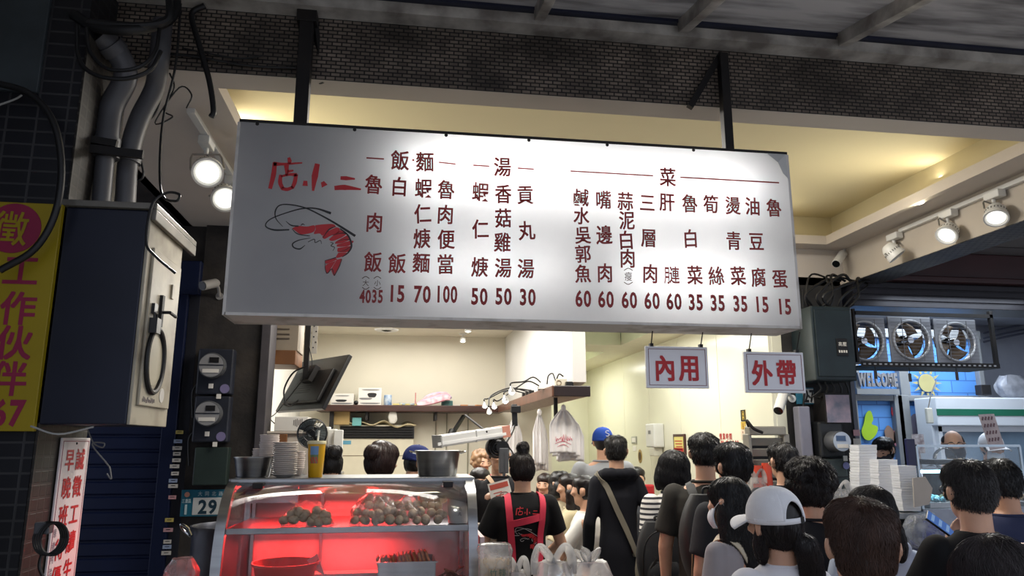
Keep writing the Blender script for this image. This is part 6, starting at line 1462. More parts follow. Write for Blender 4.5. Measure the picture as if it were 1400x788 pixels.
def cap_hat(P, m_, brim_az=0, strap=True, tilt=0):
    """baseball cap: panelled dome, brim towards brim_az, open back with an adjusting strap"""
    ca, sa = math.cos(R(brim_az)), math.sin(R(brim_az)); RZ = lambda x, y, z: P['HP']((x*ca-y*sa, -.012+x*sa+y*ca, z))
    rx, ry, rz = .096, .112, .112
    NU, NV = 168, 54; vs = []; fs = []
    for i in range(NU):
        for j in range(NV+1):
            a = 2*PI*i/NU; t = PI/2*j/NV; r = math.cos(t)**.80; k = 1-.010*max(0, 1-abs(math.sin(3*a))*9)*min(1, r*1.5)+.004*math.sin(5*a+9*t)
            vs.append(RZ(rx*r*k*math.cos(a), ry*r*k*math.sin(a), .030+rz*math.sin(t)))
    for i in range(NU):
        for j in range(NV):
            a = 2*PI*(i+.5)/NU; da = abs((a-1.5*PI+PI) % (2*PI)-PI)
            if strap and (da/.50)**2+((j+.5)/NV/.42)**2 < 1: continue
            l = (i+1) % NU; fs.append((i*(NV+1)+j, l*(NV+1)+j, l*(NV+1)+j+1, i*(NV+1)+j+1))
    q = MB(); q.add(vs, fs); q.build('cap_dome', m_, P['root'], local=True, smooth=180, solid=.004)
    if strap:
        q = MB(); q.tube([RZ(rx*math.cos(PI/2*.42*math.sin(th))**.8*math.cos(1.5*PI+.5*math.cos(th)), ry*math.cos(PI/2*.42*math.sin(th))**.8*math.sin(1.5*PI+.5*math.cos(th)), .030+rz*math.sin(PI/2*.42*math.sin(th))) for th in [PI*k/24 for k in range(25)]], .004, 6); q.build('opening_binding', m_, P['root'], local=True)
    def brim(u, v):
        a = (u-.5)*2.3; L = .0+.085*v*math.cos(a*.62)**.8; return RZ(math.sin(a)*(rx+.002+.25*L), math.cos(a)*ry*1.0+L, .034-.10*L*1.6-.03*(math.sin(a)**2)*(.3+v))
    patch(P, brim, 20, 8, 'cap_brim', m_, .005)
    m = MB(); m.ell(RZ(0, 0, .028+rz+.003), (.008, .008, .004), None, 12, 8); m.build('cap_button', m_, P['root'], local=True)
    def band(u, v): a = 2*PI*u; return RZ(rx*1.004*math.cos(a), ry*1.004*math.sin(a), .018+.020*v)
    patch(P, band, 48, 2, 'cap_strap', m_, .003)
    if strap:
        m = MB(); c = RZ(.022, -ry*1.0, .028); m.box(c, (.014, .006, .022), P['HR']); m.build('strap_buckle', dark_metal, P['root'], local=True, smooth=0)
def strap_over(P, pts, w, name, m_, parent=None, t=.006, lift=.010, upv=None):
    """flat band laid on the shirt along pts given in body units"""
    bm = bmesh.new(); bm.from_mesh(P['shirt'].data); bvh = BVHTree.FromBMesh(bm); bm.free()
    path = smooth_path([P['T'](Vector(p)+Vector((0, 0, P['dz']))) for p in pts], 8); on = []
    for p in path:
        h = bvh.find_nearest(p); on.append((h[0], h[1]) if h[0] is not None else (p, Vector((0, -1, 0))))
    # smooth
    pp_ = [a for a, _ in on]; nr = [b for _, b in on]
    for _ in range(2):
        pp_ = [pp_[0]]+[(pp_[i-1]+pp_[i]*2+pp_[i+1])/4 for i in range(1, len(pp_)-1)]+[pp_[-1]]; nr = [nr[0]]+[((nr[i-1]+nr[i]*2+nr[i+1])/4).normalized() for i in range(1, len(nr)-1)]+[nr[-1]]
    rs = []
    for i, (p, n) in enumerate(zip(pp_, nr)):
        d = (pp_[min(i+1, len(pp_)-1)]-pp_[max(i-1, 0)]).normalized(); s_ = n.cross(d).normalized()*w*.5
        q = p+n*lift; rs.append([q-s_, q+s_, q+s_+n*t, q-s_+n*t])
    m = MB(); m.rings(rs)
    if parent is not None and parent is not P['root']:
        M_ = Matrix.Translation(P['root'].location) @ Matrix.Rotation(P['root'].rotation_euler.z, 4, 'Z'); off = Vector(parent.location)
        m.v = [tuple((M_ @ Vector(v))-off) for v in m.v]
        return m.build(name, m_, parent, local=True, smooth=50)
    return m.build(name, m_, P['root'], local=True, smooth=50)
def wpos(P, p): return Matrix.Translation(P['root'].location) @ Matrix.Rotation(P['root'].rotation_euler.z, 4, 'Z') @ P['T'](Vector(p)+Vector((0, 0, P['dz'])))

BLK = (13, 13, 15)
# ---- behind the case
person('person with black hair in a bun stooping behind the yellow cup', (452, 634), 4.55, 20, (40, 40, 44), 'short', hair='bun', head=(10, -20, 0), arms=('work', 'work'), nst=500)
person('person with dark brown hair pinned back behind the middle of the display case', (519, 632), 5.0, -14, (44, 44, 48), hair='bun', hcol=(44, 30, 28), head=(-20, -8, 0), arms=('work', 'work'), nst=700, hairk=1.12, hk=1.1)
P = person('person in a navy cap and black shirt behind the steel pot', (566, 634), 5.5, -75, BLK, hair='short', head=(0, -8, 0), arms=('work', 'work'), nst=0)
cap_hat(P, cloth((30, 40, 92), 'cap_navy'), 0, False)
# ---- worker with the apron
P = person('person in a black shop T-shirt with red apron straps and a top knot', (714, 643), 4.75, 2, BLK, 'short', (30, 30, 34), 'bunhigh', (26, 18, 18), ('work', 'work'), (0, -4, 0), nst=900, build=1.02, hairk=1.0, hk=.96)
apr = mat('apron_red', (206, 46, 72), .7, var=.12)
for q in (-1, 1):
    strap_over(P, [(q*.115, .06, 1.44), (q*.120, -.05, 1.47), (q*.118, -.13, 1.36), (q*.108, -.14, 1.2), (q*.098, -.14, 1.04), (q*.09, -.14, .90)], .042, 'apron_strap', apr)
strap_over(P, [(-.115, -.14, 1.275), (0, -.15, 1.30), (.112, -.14, 1.325)], .040, 'apron_strap', apr)
strap_over(P, [(-.18, -.0, .90), (-.10, -.13, .895), (0, -.15, .90), (.1, -.13, .895), (.18, 0, .90)], .035, 'apron_tie', apr)
# shop print on the back: brushed name and prawn
bm_ = bmesh.new(); bm_.from_mesh(P['shirt'].data); BV = BVHTree.FromBMesh(bm_); bm_.free()
def onback(x, z, o=.004):
    o_ = P['T']((x, -.5, z)); h = BV.ray_cast(o_, Vector((0, 1, 0))); return (h[0] if h[0] is not None else P['T']((x, -.13, z)))+Vector((0, -o, 0))
m = MB(); K = .00032
def bk(x, y, o=.004): return onback((x-330)*K*1.0, 1.245-(y-330)*K*1.0, o)
for pts, w in LINES[:3]: stroke(m, pts, [max(7, q*.9) for q in w], bk, 1)
for pts, w in LINES[4:7]: stroke(m, pts, [max(7, q*.9) for q in w], bk, 1)
for poly in SHELL: m.poly([bk(x, y, .0045) for x, y in poly], None, 0)
for x, y, a, b in ((520, 600, 560, 660), (500, 630, 590, 610), (540, 590, 500, 680)): stroke(m, [(x, y), (a, b)], [12, 12], bk, 1)
for pts, w in (([(184, -150), (186, -110)], 22), ([(100, -110), (260, -118)], 16), ([(104, -110), (80, 20)], 24), ([(172, -100), (168, -50)], 18), ([(140, -45), (136, 10), (220, 6), (226, -50), (140, -45)], 16), ([(350, -110), (338, 20)], 26), ([(296, -40), (290, -10)], 22), ([(398, -40), (410, -8)], 24), ([(500, -60), (600, -56)], 18), ([(480, 0), (640, 6)], 20)):
    stroke(m, pts, [w, w], lambda x, y: bk(x*.9+40, y+20), 0)
m.build('shirt_print', [red_paint, mat('print_grey_white', (196, 190, 186), .6)], P['root'], local=True, smooth=0)
# ---- arm with the order paper, from a person hidden behind the case frame
P = PS = person('person in a black top behind the clip fan holding out an order sheet', (682, 624), 5.6, 176, (30, 30, 34), 'short', hair='short', hcol=(26, 20, 18), arms=(((.2, .16, 1.18), (-.02, .33, 1.33)), 'down'), nst=0, hands=True, curl=.9)
strap_over(P, [(.05, .10, 1.42), (.09, -.03, 1.47), (.06, -.13, 1.34), (0, -.14, 1.15)], .03, 'apron_strap', mat('apron_beige', (190, 160, 130), .7))
# ---- diners
person('person with dark hair and spectacles seated facing the street behind the order sheet', (656, 660), 6.6, 170, (40, 42, 44), 'short', hair='thick', hcol=(30, 24, 22), arms=('table', 'table'), pose='sit', face_detail=True)
person('person with fair tousled hair seated behind the clip fan', (658, 634), 7.6, 200, (120, 40, 44), 'short', hair='curly', hcol=(150, 116, 84), arms=('table', 'table'), pose='sit', face_detail=True)
person('seated person with black fringe in a cream top looking across the table', (764, 662), 7.0, 225, (214, 204, 176), 'short', (90, 90, 96), 'bob', arms=('table', 'table'), pose='sit', face_detail=True, hairk=.92, skin_t=(216, 172, 146))
person('seated person in a beige top with dark hair seen from behind', (781, 668), 6.3, 70, (196, 184, 150), 'short', (150, 160, 176), 'long', (34, 26, 24), arms=('table', 'table'), pose='sit', nst=0)
person('seated person in dark red leaning behind the apron worker', (746, 664), 7.4, 150, (140, 60, 54), 'short', (60, 60, 64), 'long', (40, 24, 20), arms=('table', 'table'), pose='sit', face_detail=True)
person('seated person in a white tee and pale jeans at the aisle table', (801, 672), 5.9, 60, (222, 220, 214), 'short', (150, 168, 190), 'short', (24, 18, 18), arms=('table', 'table'), pose='sit')
person('seated person in grey at the far table beneath the dispenser', (870, 655), 7.6, 180, (70, 72, 78), 'short', (60, 60, 64), 'short', arms=('table', 'table'), pose='sit')
# ---- the queue
P = person('tall person in a royal blue cap and loose grey tee with hands clasped', (824, 606), 6.8, -6, (156, 158, 162), 'short', (34, 36, 42), 'short', arms=(((.26, .08, 1.13), (.10, .24, .95)), ((.25, .04, 1.12), (.06, .25, .95))), head=(-10, 0, 0), build=1.14, capped=True, hem=.74, voxel=.012, hands=True)
cap_hat(P, cloth((36, 72, 160), 'cap_royal_blue'), 0, False)
m = MB()
stroke(m, [(.32, .40), (.1, .48), (-.25, .40), (-.30, .18), (0, .02), (.28, -.16), (.22, -.40), (-.1, -.48), (-.34, -.38)], [.12, .14, .12, .14, .14, .14, .12, .14, .1], lambda x, y: P['HP']((.045+x*.05, -.118+.012*abs(x), .085+y*.05)))
m.build('cap_letter', mat('cap_white', (226, 226, 226), .6), P['root'], local=True, smooth=0, solid=.002)
P = person('person in a navy hooded jacket with an olive crossbody strap and grey trousers', (842, 618), 5.55, -4, cloth((17, 18, 26), 'jacket_navy'), 'long', (124, 122, 116), 'short', (18, 16, 16), ('down', 'pocket'), (-8, 0, 0), nst=900, hood=True, hem=.70, build=.86)
ol = mat('olive_webbing', (118, 112, 98), .7)
cb = thing('crossbody_bag', 'flat olive grey crossbody bag at the hip of the navy jacket', 'bag', tuple(wpos(P, (.17, -.13, .72))))
strap_over(P, [(-.15, .10, 1.40), (-.135, -.02, 1.46), (-.09, -.14, 1.34), (0, -.15, 1.14), (.09, -.15, .97), (.14, -.14, .88)], .040, 'strap', ol, cb)
c = wpos(P, (.17, -.21, .78)); m = MB(); rs = []
for k in range(7):
    t_ = k/6; w = .11*(1-.25*abs(t_-.5)*2); rs.append([c+Vector((x*w, y*.045*math.sin(PI*(.12+.76*t_)), -.14+.30*t_)) for x, y in ((-1, 0), (-.8, -.8), (0, -1), (.8, -.8), (1, 0), (.8, .8), (0, 1), (-.8, .8))])
m.rings(rs); m.build('pouch', ol, cb, sub=1)
# striped tee
def stripe_mat():
    m = bpy.data.materials.new('striped_cotton'); m.use_nodes = True; nt = m.node_tree; b = nt.nodes['Principled BSDF']; b.inputs['Roughness'].default_value = .85
    tc = nn(nt, 'ShaderNodeTexCoord'); wv_ = nn(nt, 'ShaderNodeTexWave'); wv_.bands_direction = 'Z'; wv_.inputs['Scale'].default_value = 9.5; wv_.inputs['Distortion'].default_value = .5
    nt.links.new(tc.outputs['Object'], wv_.inputs[0]); cr = nn(nt, 'ShaderNodeValToRGB'); cr.color_ramp.interpolation = 'CONSTANT'
    cr.color_ramp.elements[0].color = lin((40, 40, 46)); cr.color_ramp.elements[1].position = .42; cr.color_ramp.elements[1].color = lin((216, 212, 206))
    nt.links.new(wv_.outputs[0], cr.inputs[0]); nt.links.new(cr.outputs[0], b.inputs['Base Color']); return m
P9 = person('person with a black bob in a striped tee', (917, 643), 5.0, 8, stripe_mat(), 'short', (56, 56, 60), 'bob', (16, 15, 17), ('down', 'down'), (-14, 0, 8), nst=1500, hairk=1.12, build=.98)
def backpack(P, c, w, h, dp, label, m_, trim=None, rot=0, tilt=0, straps=True, sidepx=None, side=None):
    base = wpos(P, c); t = thing('backpack', label, 'backpack', tuple(base), None, rotz=P['root'].rotation_euler.z+R(rot))
    m = MB(); rs = []; n = 24
    for k in range(12):
        f = k/11; kz = math.sin(PI*(.10+.80*f))**.32; z = h*f; ring = []
        for j in range(n):
            a = 2*PI*j/n; e = .55; ca, sa = math.cos(a), math.sin(a)
            bulge = 1.0+.10*math.sin(PI*f)
            ring.append(Vector((math.copysign(abs(ca)**e, ca)*w/2*kz*bulge, math.copysign(abs(sa)**e, sa)*dp/2*kz*(1.15-.5*f)-.0, z)))
        rs.append(ring)
    m.rings(rs); m.build('main_pack', m_, t, local=True)
    m = MB(); rs = []
    for k in range(8):
        f = k/7; kz = math.sin(PI*(.12+.76*f))**.4; rs.append([Vector((math.copysign(abs(math.cos(a))**.6, math.cos(a))*w*.38*kz, -dp*.40+math.copysign(abs(math.sin(a))**.6, math.sin(a))*dp*.26*kz, h*.06+h*.42*f)) for a in [2*PI*j/18 for j in range(18)]])
    m.rings(rs); m.build('front_pocket', m_, t, local=True)
    m = MB(); pts = []
    for k in range(25):
        a = PI*(k/24); pts.append(Vector((w*.44*math.cos(a), -dp*.40+dp*.12*math.sin(a), h*.45+h*.44*math.sin(a)**.8)))
    pts = [Vector((w*.47, -dp*.36, h*.1))]+pts+[Vector((-w*.47, -dp*.36, h*.1))]
    m.tube(pts, .0045, 6); m.build('zip_piping', trim or dark_metal, t, local=True)
    m = MB(); m.tube(smooth_path([(-.04, dp*.2, h*.96), (-.03, dp*.2, h*1.06), (.03, dp*.2, h*1.06), (.04, dp*.2, h*.96)]), .008, 8); m.build('grab_handle', m_, t, local=True)
    m = MB()
    for k in range(3): m.box((w*.1-.05*k, -dp*.56, h*(.3+.08*k)), (.012, .006, .07), Matrix.Rotation(.3*k, 3, 'Y'))
    m.build('webbing_loop', dark_metal, t, local=True, smooth=0)
    return t
bag_blk = mat('black_nylon', (15, 16, 20), .6, var=.35, scale=9, bump=.06, bscale=200)
bp = backpack(P9, (-.22, -.24, .80), .30, .44, .20, 'black backpack slung on one shoulder of the striped tee', bag_blk, None, -20)
strap_over(P9, [(.02, .10, 1.44), (-.01, .0, 1.47), (-.03, -.13, 1.37), (-.10, -.16, 1.24), (-.16, -.16, 1.16)], .045, 'shoulder_strap', bag_blk, bp)
P10 = person('person in a dark olive tee wearing a black backpack with tan piping', (963, 621), 4.3, -18, (50, 48, 44), 'short', (58, 58, 62), 'short', (16, 15, 16), (((.245, -.0, 1.10), (.255, .04, .85)), 'down'), (0, 0, 0), nst=1400, build=1.06)
bp = backpack(P10, (.01, -.24, .92), .34, .48, .22, 'black backpack with tan zip piping on the dark olive tee', bag_blk, mat('tan_piping', (150, 128, 100), .6), 14)
strap_over(P10, [(-.10, .10, 1.42), (-.11, .0, 1.46), (-.09, -.12, 1.40), (-.05, -.16, 1.30), (.0, -.18, 1.24)], .05, 'shoulder_strap', bag_blk, bp)
strap_over(P10, [(.12, .10, 1.42), (.12, .0, 1.46), (.13, -.12, 1.40), (.14, -.16, 1.32)], .05, 'shoulder_strap', bag_blk, bp)
m = MB()
for i in range(1): pass
bx = wpos(P10, (.05, -.37, .84)); m.rings([[bx+Vector((math.cos(a)*.15*k+.02*math.sin(3*a), math.sin(a)*.07*k-.02, z)) for a in [2*PI*j/20 for j in range(20)]] for z, k in ((.0, 1.1), (.06, 1.12), (.16, .98), (.26, .78), (.34, .5), (.38, .15))])
m.build('draped_cloth', cloth((62, 62, 78), 'slate_cloth'), label='slate blue garment draped over the tan piped backpack', cat='garment', sub=1)
person('person with thick black hair half hidden between the olive tee and the white cap', (1004, 640), 3.78, 0, (40, 42, 46), 'short', hair='thick', hcol=(16, 15, 16), head=(10, 0, 0), arms=('down', 'down'), nst=1500)
P12 = person('person with long black hair, face mask and pale strap over a grey tee', (1003, 688), 3.3, 24, (150, 146, 150), 'short', (70, 72, 78), 'long', (15, 14, 15), ('down', 'down'), (12, -6, 0), nst=2200, build=.94)
face_mask(P12, (206, 214, 222))
cb = thing('shoulder_bag', 'pale canvas bag on a cream strap behind the grey tee', 'bag', tuple(wpos(P12, (.2, -.05, .8))))
strap_over(P12, [(-.08, .10, 1.42), (-.085, -.0, 1.46), (-.05, -.12, 1.38), (.03, -.14, 1.25), (.10, -.14, 1.12), (.17, -.08, .98)], .036, 'strap', mat('cream_webbing', (206, 196, 172), .7), cb)
m = MB(); c = wpos(P12, (.19, -.04, .80)); m.box(c, (.07, .26, .26)); m.build('bag_body', mat('canvas_pale', (196, 186, 166), .8), cb, bevel=.02, smooth=0)
P13 = person('person in a white baseball cap with a long dark ponytail and white top', (1064, 719), 2.62, 8, (222, 220, 224), 'short', (80, 84, 96), 'capped', (24, 18, 18), ('front', 'front'), (8, 0, -5), nst=2200, build=.95, hk=1.02, capped=True)
cap_hat(P13, cloth((232, 233, 236), 'cap_white_cotton', .06), 0, True)
person('person with a short black crop and visible ear beside the folded shutter', (1072, 632), 4.7, -15, (40, 40, 46), 'short', hair='short', hcol=(20, 18, 20), head=(20, 0, 0), arms=('front', 'front'), nst=900)
person('person with bushy dark curls behind the white cap', (1108, 667), 3.45, -22, (30, 30, 34), 'short', hair='curly', hcol=(26, 20, 20), arms=('front', 'front'), nst=3000, hairk=1.12)
person('person with layered brown hair closest to the street, cut short at the nape', (1178, 752), 1.76, -22, (36, 36, 40), 'short', hair='fade', hcol=(52, 34, 25), arms=('front', 'front'), head=(4, 0, 2), nst=6000, voxel=.008, hk=.97)
P17 = person('person with a low dark ponytail in a pale blue hooded jacket', (1195, 702), 3.15, -12, cloth((186, 196, 214), 'jacket_pale_blue'), 'long', (80, 84, 92), 'tail', (24, 20, 20), ('front', 'front'), (24, 0, 0), nst=2000, hood=True)
def wrist_for(px, d, face, tgt):
    h = atd(px[0], px[1], d); return (Matrix.Rotation(-R(face), 3, 'Z') @ Vector((tgt.x-h.x, tgt.y-h.y, tgt.z)))/(h.z/1.632)
PH = atd(1291, 722, 2.84); w_ = wrist_for((1328, 674), 2.72, -18, PH+Vector((.02, .0, -.06)))
P18 = person('person in spectacles and a black tee holding a phone', (1328, 674), 2.72, -18, BLK, 'short', (60, 60, 66), 'short', (44, 41, 40), (((.27, .10, 1.12), (-w_.x, w_.y, w_.z)), 'front'), (10, 0, 0), nst=3600, build=.93, hands=True, voxel=.009, curl=.75, hk=.97)
glasses(P18)
sh, e, w = P18['J'][-1]; wq = wpos(P18, w); pc_ = at(1290, 711, 2.45); c = PH
ph = thing('phone', 'smartphone with a blue lit screen held by the person in spectacles', 'phone', tuple(c)); zz_ = Vector((.30, -.66, .69)).normalized(); yy_ = Vector((-.62, .30, .55)); yy_ = (yy_-zz_*yy_.dot(zz_)).normalized(); rot = Matrix((yy_.cross(zz_), yy_, zz_)).transposed()
MB().box(c, (.072, .15, .009), rot).build('phone_body', black_plastic, ph, smooth=0, bevel=.004)
MB().box(c+rot@Vector((0, 0, .0052)), (.066, .142, .001), rot).build('screen', glow('phone_screen', (96, 136, 214), .55), ph, smooth=0)
m = MB()
for k in range(4): m.box(c+rot@Vector((0, .05-.03*k, .006)), (.05, .012, .0006), rot)
m.build('screen_row', glow('phone_rows', (150, 186, 236), .6), ph, smooth=0)
person('person in a navy vest with bare shoulders behind the spectacled person', (1372, 662), 3.55, -4, (44, 50, 78), 'none', (50, 50, 56), 'short', (18, 16, 18), ('front', 'front'), (14, -6, 0), nst=1600, build=1.15, skin_t=(196, 148, 118))
person('person with sleek dark hair bowed low at the street corner of the crowd', (1364, 806), 1.66, -38, (30, 28, 30), 'short', hair='bob', hcol=(30, 23, 23), arms=('front', 'front'), head=(0, -12, 0), nst=4200, voxel=.009)
# ---- the neighbour's staff
P21 = person('person with a top knot and dark mask bending over the neighbour counter', (1211, 615), 6.75, 130, (60, 60, 66), 'short', hair='bun', hcol=(24, 20, 20), head=(-10, -16, 0), arms=('work', 'work'), face_detail=True, nst=500)
face_mask(P21, (40, 40, 48))
P22 = person('balding person in spectacles, dark mask and black polo behind the neighbour glass', (1303, 608), 6.4, 150, (28, 30, 36), 'short', hair='balding', hcol=(34, 30, 30), head=(0, -3, 0), arms=('work', 'work'), face_detail=True, skin_t=(212, 170, 146), build=1.05)
face_mask(P22, (34, 36, 48)); glasses(P22)
for q in (-1, 1): strap_over(P22, [(q*.06, -.05, 1.47), (q*.085, .05, 1.45), (q*.07, .10, 1.40), (q*.04, .12, 1.33)], .018, 'collar_trim', mat('collar_cream', (206, 196, 180), .7), t=.004)
P23 = person('person in a white cap and mask working by the neighbour fridge', (1353, 613), 6.7, 165, (226, 226, 230), 'short', hair='short', head=(8, -8, 0), arms=('work', 'work'), face_detail=True, capped=True)
cap_hat(P23, cloth((224, 226, 232), 'cap_bright_white', .05), 0, False); face_mask(P23, (196, 212, 226))
# order sheet
c = wpos(PS, tuple(PS['J'][-1][2]-Vector((0, 0, PS['dz']))))+Vector((-.0, -.115, .04)); t = thing('order_sheet', 'white order sheet with red printing held out beside the apron worker', 'paper', tuple(c-Vector((0, 0, .09))))
rot = Matrix.Rotation(R(-14), 3, 'Y') @ Matrix.Rotation(R(-10), 3, 'X')
MB().box(c, (.15, .004, .17), rot).build('sheet', paper, t, smooth=0)
m = MB(); m.box(c+rot@Vector((0, -.003, .055)), (.13, .001, .035), rot)
for k in range(3): m.box(c+rot@Vector((-.02+.01*k, -.003, .012-.02*k)), (.06, .001, .006), rot)
m.build('red_print', mat('order_red', (206, 92, 74), .5), t, smooth=0)
m = MB(); m.tube([c+rot@Vector((.02+.03*math.cos(a), -.003, -.01+.016*math.sin(a))) for a in [k*PI/8 for k in range(14)]], .002, 5); m.build('small_emblem', dark_red, t)
# ================================================================ stall counter beside the case
cx0, cx1 = XR+.05, XR+.95
MB().bx((cx0, 3.15, .84), (cx1, 3.62, .88)).bx((cx0+.02, 3.18, 0), (cx1-.02, 3.6, .84)).build('stall_counter', steel, smooth=0, bevel=.005, label='steel serving counter beside the display case', cat='counter')
a, b = at(648, 735, 4.0), at(665, 735, 4.0)
t = thing('divider_panel', 'pale upright divider panel at the end of the display case', 'panel', (a.x, 3.9, .88)); MB().bx((XR+.03, 3.62, .88), (XR+.05, 4.05, at(650, 732, 3.7).z)).build('sheet', mat('pink_white_sheet', (216, 190, 190), .35, var=.06), t, smooth=0)
c = at(653, 712, 4.6); t = thing('work_table', 'steel work table before the apron worker', 'table', (c.x+.1, 5.4, .95))
MB().bx((.30, 5.16, .92), (1.1, 5.5, .96)).bx((.32, 5.18, 0), (.36, 5.22, .92)).bx((1.04, 5.18, 0), (1.08, 5.22, .92)).build('table_frame', steel, t, smooth=0, bevel=.004)
for px, Y, n, lab in ((653, 5.3, 6, 'white bowl in the stack on the work table'),):
    stackof(px, Y, 9, n, .018, .961, 'soup_bowl', lab, 'bowl', 'bowls on the work table', plate_m, .6, .05)
c = at(664, 716, 5.3); c.x += .12; MB().lathe([(.001, .961), (.09, .961), (.12, 1.03), (.126, 1.035), (.001, 1.025)], (c.x, 5.3, 0), 28).build('rice_tub', mat('rice_white', (214, 208, 196), .6, bump=.6, bscale=80), label='shallow tub heaped with pale food on the work table', cat='tub')
# bamboo chopstick packets in a clear bag
c = at(676, 790, 3.40); zt_ = at(676, 762, 3.40).z; t = thing('chopstick_packet', 'clear bag of bamboo chopsticks standing at the counter edge', 'packet', (c.x, 3.40, .881))
m = MB(); rg = random.Random(5)
for k in range(80):
    x = c.x+rg.uniform(-.062, .062); y = 3.40+rg.uniform(-.03, .03); m.bar((x, y, .89), (x+rg.uniform(-.002, .002), y, zt_-.01+rg.uniform(-.006, .006)), .0055, .0055, (0, 1, 0))
m.build('chopsticks', mat('bamboo', (206, 178, 134), .6, var=.2, scale=20), t, smooth=0, kind='stuff')
m = MB(); m.rings([[Vector((c.x+math.copysign(abs(math.cos(a))**.5, math.cos(a))*w*(1+.05*math.sin(5*a+z*40)), 3.40+math.copysign(abs(math.sin(a))**.5, math.sin(a))*w*.55, z)) for a in [2*PI*j/28 for j in range(28)]] for z, w in ((.884, .072), (1.0, .074), (zt_, .072), (zt_+.03, .078), (zt_+.055, .07), (zt_+.06, .05))]); m.build('film_wrap', film('clear_wrap', (240, 240, 240), .22, .12, haze=.5, scale=14), t)
m = MB(); put(m, '竹', (c.x-.01, 3.355, zt_-.06), .035, .035); put(m, '筷', (c.x+.03, 3.355, zt_-.06), .035, .035); m.build('print', mat('print_green_grey', (96, 116, 96), .6), t, smooth=0)
for px, Y, w, h, lab, sd_ in ((756, 3.36, .20, .20, 'upright white carrier bag with raised handles on the counter', 11), (804, 3.38, .27, .17, 'broad knotted white carrier bag on the counter', 12), (706, 3.42, .11, .12, 'small white carrier bag by the chopsticks', 13)):
    c = at(px, 780, Y); t = thing('carrier_bag', lab, 'bag', (c.x, Y, .881)); zt_ = at(px, {756: 750, 804: 752, 706: 766}[px], Y).z
    m = MB(); tbag(m, (c.x, Y, .882), w, .17, (zt_-.882)/(1.22 if px != 804 else 1.0)-(.05 if px == 804 else 0), sd_, handles=(px != 804)); m.build('bag_body', bagm, t, smooth=60)
    if px == 804:
        m = MB(); tp = Vector((c.x, Y, zt_-.075))
        for an, L in ((-2.2, .11), (-1.3, .12), (-.7, .11), (.4, .07)):
            m.grid(lambda u, v, an=an, L=L: tp+Vector((-math.cos(an)*L*u*.9+(v-.5)*.05*math.sin(PI*min(1, u*1.1)), .02*math.sin(6*v+an), L*.75*math.sin(min(1.5, u*1.6))*(1 if an < 0 else .5))), 8, 6)
        m.build('knot_ear', bagm, t, smooth=180, solid=.0015)
    MB().lathe([(.001, 0), (w*.30, 0), (w*.34, .075), (.001, .077)], (c.x, Y, .889), 24).build('food_container', mat('pink_container', (214, 178, 172), .4), smooth=0, label='round container inside the ' + lab, cat='container')
# dining tables and red stools
for px, Y in ((700, 6.9), (775, 7.2)):
    c = Vector((.72, 7.27, 0)) if px == 700 else Vector((2.02, 6.75, 0)); Y = c.y; t = thing('dining_table', ('small dining table at the rear beside the partition' if px == 700 else 'small dining table among the seated diners'), 'table', (c.x, Y, 0), 'small dining tables')
    MB().bx((c.x-.35, Y-.3, .72), (c.x+.35, Y+.3, .75)).build('table_top', steel, t, smooth=0, bevel=.006)
    MB().cyl((c.x, Y, .03), (c.x, Y, .72), .03, 14).cyl((c.x, Y, 0), (c.x, Y, .03), .22, 24).build('pedestal', dark_metal, t)
red_pl = mat('red_chair_plastic', (190, 36, 44), .4)
for px, py, Y, f in ((771, 668, 7.7, 0), (782, 664, 8.2, 0), (870, 668, 7.9, 0), (645, 655, 7.0, 0)):
    c = at(px, py, Y); t = thing('dining_chair', {771: 'red chair back behind the cream topped diner', 782: 'red chair back furthest along the dining wall', 870: 'red chair back below the framed certificate', 645: 'red chair back beside the display case frame'}[px], 'chair', (c.x, Y, 0), 'red dining chairs')
    MB().bx((c.x-.20, Y-.02, .55), (c.x+.20, Y+.02, c.z+.04)).build('backrest', red_pl, t, smooth=0, bevel=.02)
    MB().bx((c.x-.21, Y-.40, .43), (c.x+.21, Y+.02, .46)).build('seat', red_pl, t, smooth=0, bevel=.015)
    for q in (-1, 1):
        for yy in (-.38, 0): MB().cyl((c.x+q*.19, Y+yy, 0), (c.x+q*.19, Y+yy, .44 if yy else .56), .013, 10).build('leg', dark_metal, t)

# ================================================================ pier with the neighbour's meter
a, b = at(1108, 418, 5.45), at(1173, 521, 5.45)
t = thing('electrical_cabinet', 'large dark green electrical box high on the pier with a small white label plate', 'cabinet', ((a.x+b.x)/2, 5.6, b.z))
MB().bx((a.x, 5.45, b.z), (b.x, YB-.01, a.z)).build('cabinet_body', mat('dark_green_cabinet', (34, 46, 50), .4, .2, var=.3), t, smooth=0, bevel=.012)
MB().bx((a.x+.02, 5.438, b.z+.03), (b.x-.02, 5.452, a.z-.03)).build('door', mat('dark_green_cabinet', (34, 46, 50)), t, smooth=0, bevel=.006)
p, q = at(1143, 463, 5.435), at(1160, 487, 5.435)
MB().bx((p.x, 5.43, q.z), (q.x, 5.44, p.z)).build('label_plate', ink, t, smooth=0, bevel=.002)
m = MB()
put(m, '高', ((p.x*.7+q.x*.3), 5.428, p.z*.68+q.z*.32), .035, .035, bold=.02); put(m, '壓', ((p.x*.3+q.x*.7), 5.428, p.z*.68+q.z*.32), .035, .035, bold=.02)
for k in range(4): m.box(((p.x+q.x)/2-.03+.02*k, 5.4285, q.z+.035), (.012, .001, .02))
m.build('label_print', paper, t, smooth=0)
m = MB()
for k in range(5): x = a.x+.1+.06*k; m.tube(smooth_path([(x, 5.6, b.z), (x+.02, 5.6, b.z-.06), (x-.04+.02*k, 5.65, b.z-.12), (x-.03, 5.72, b.z-.10)]), .008, 6)
m.build('cable_tail', black_rub, t)
m = MB(); rg = random.Random(3)
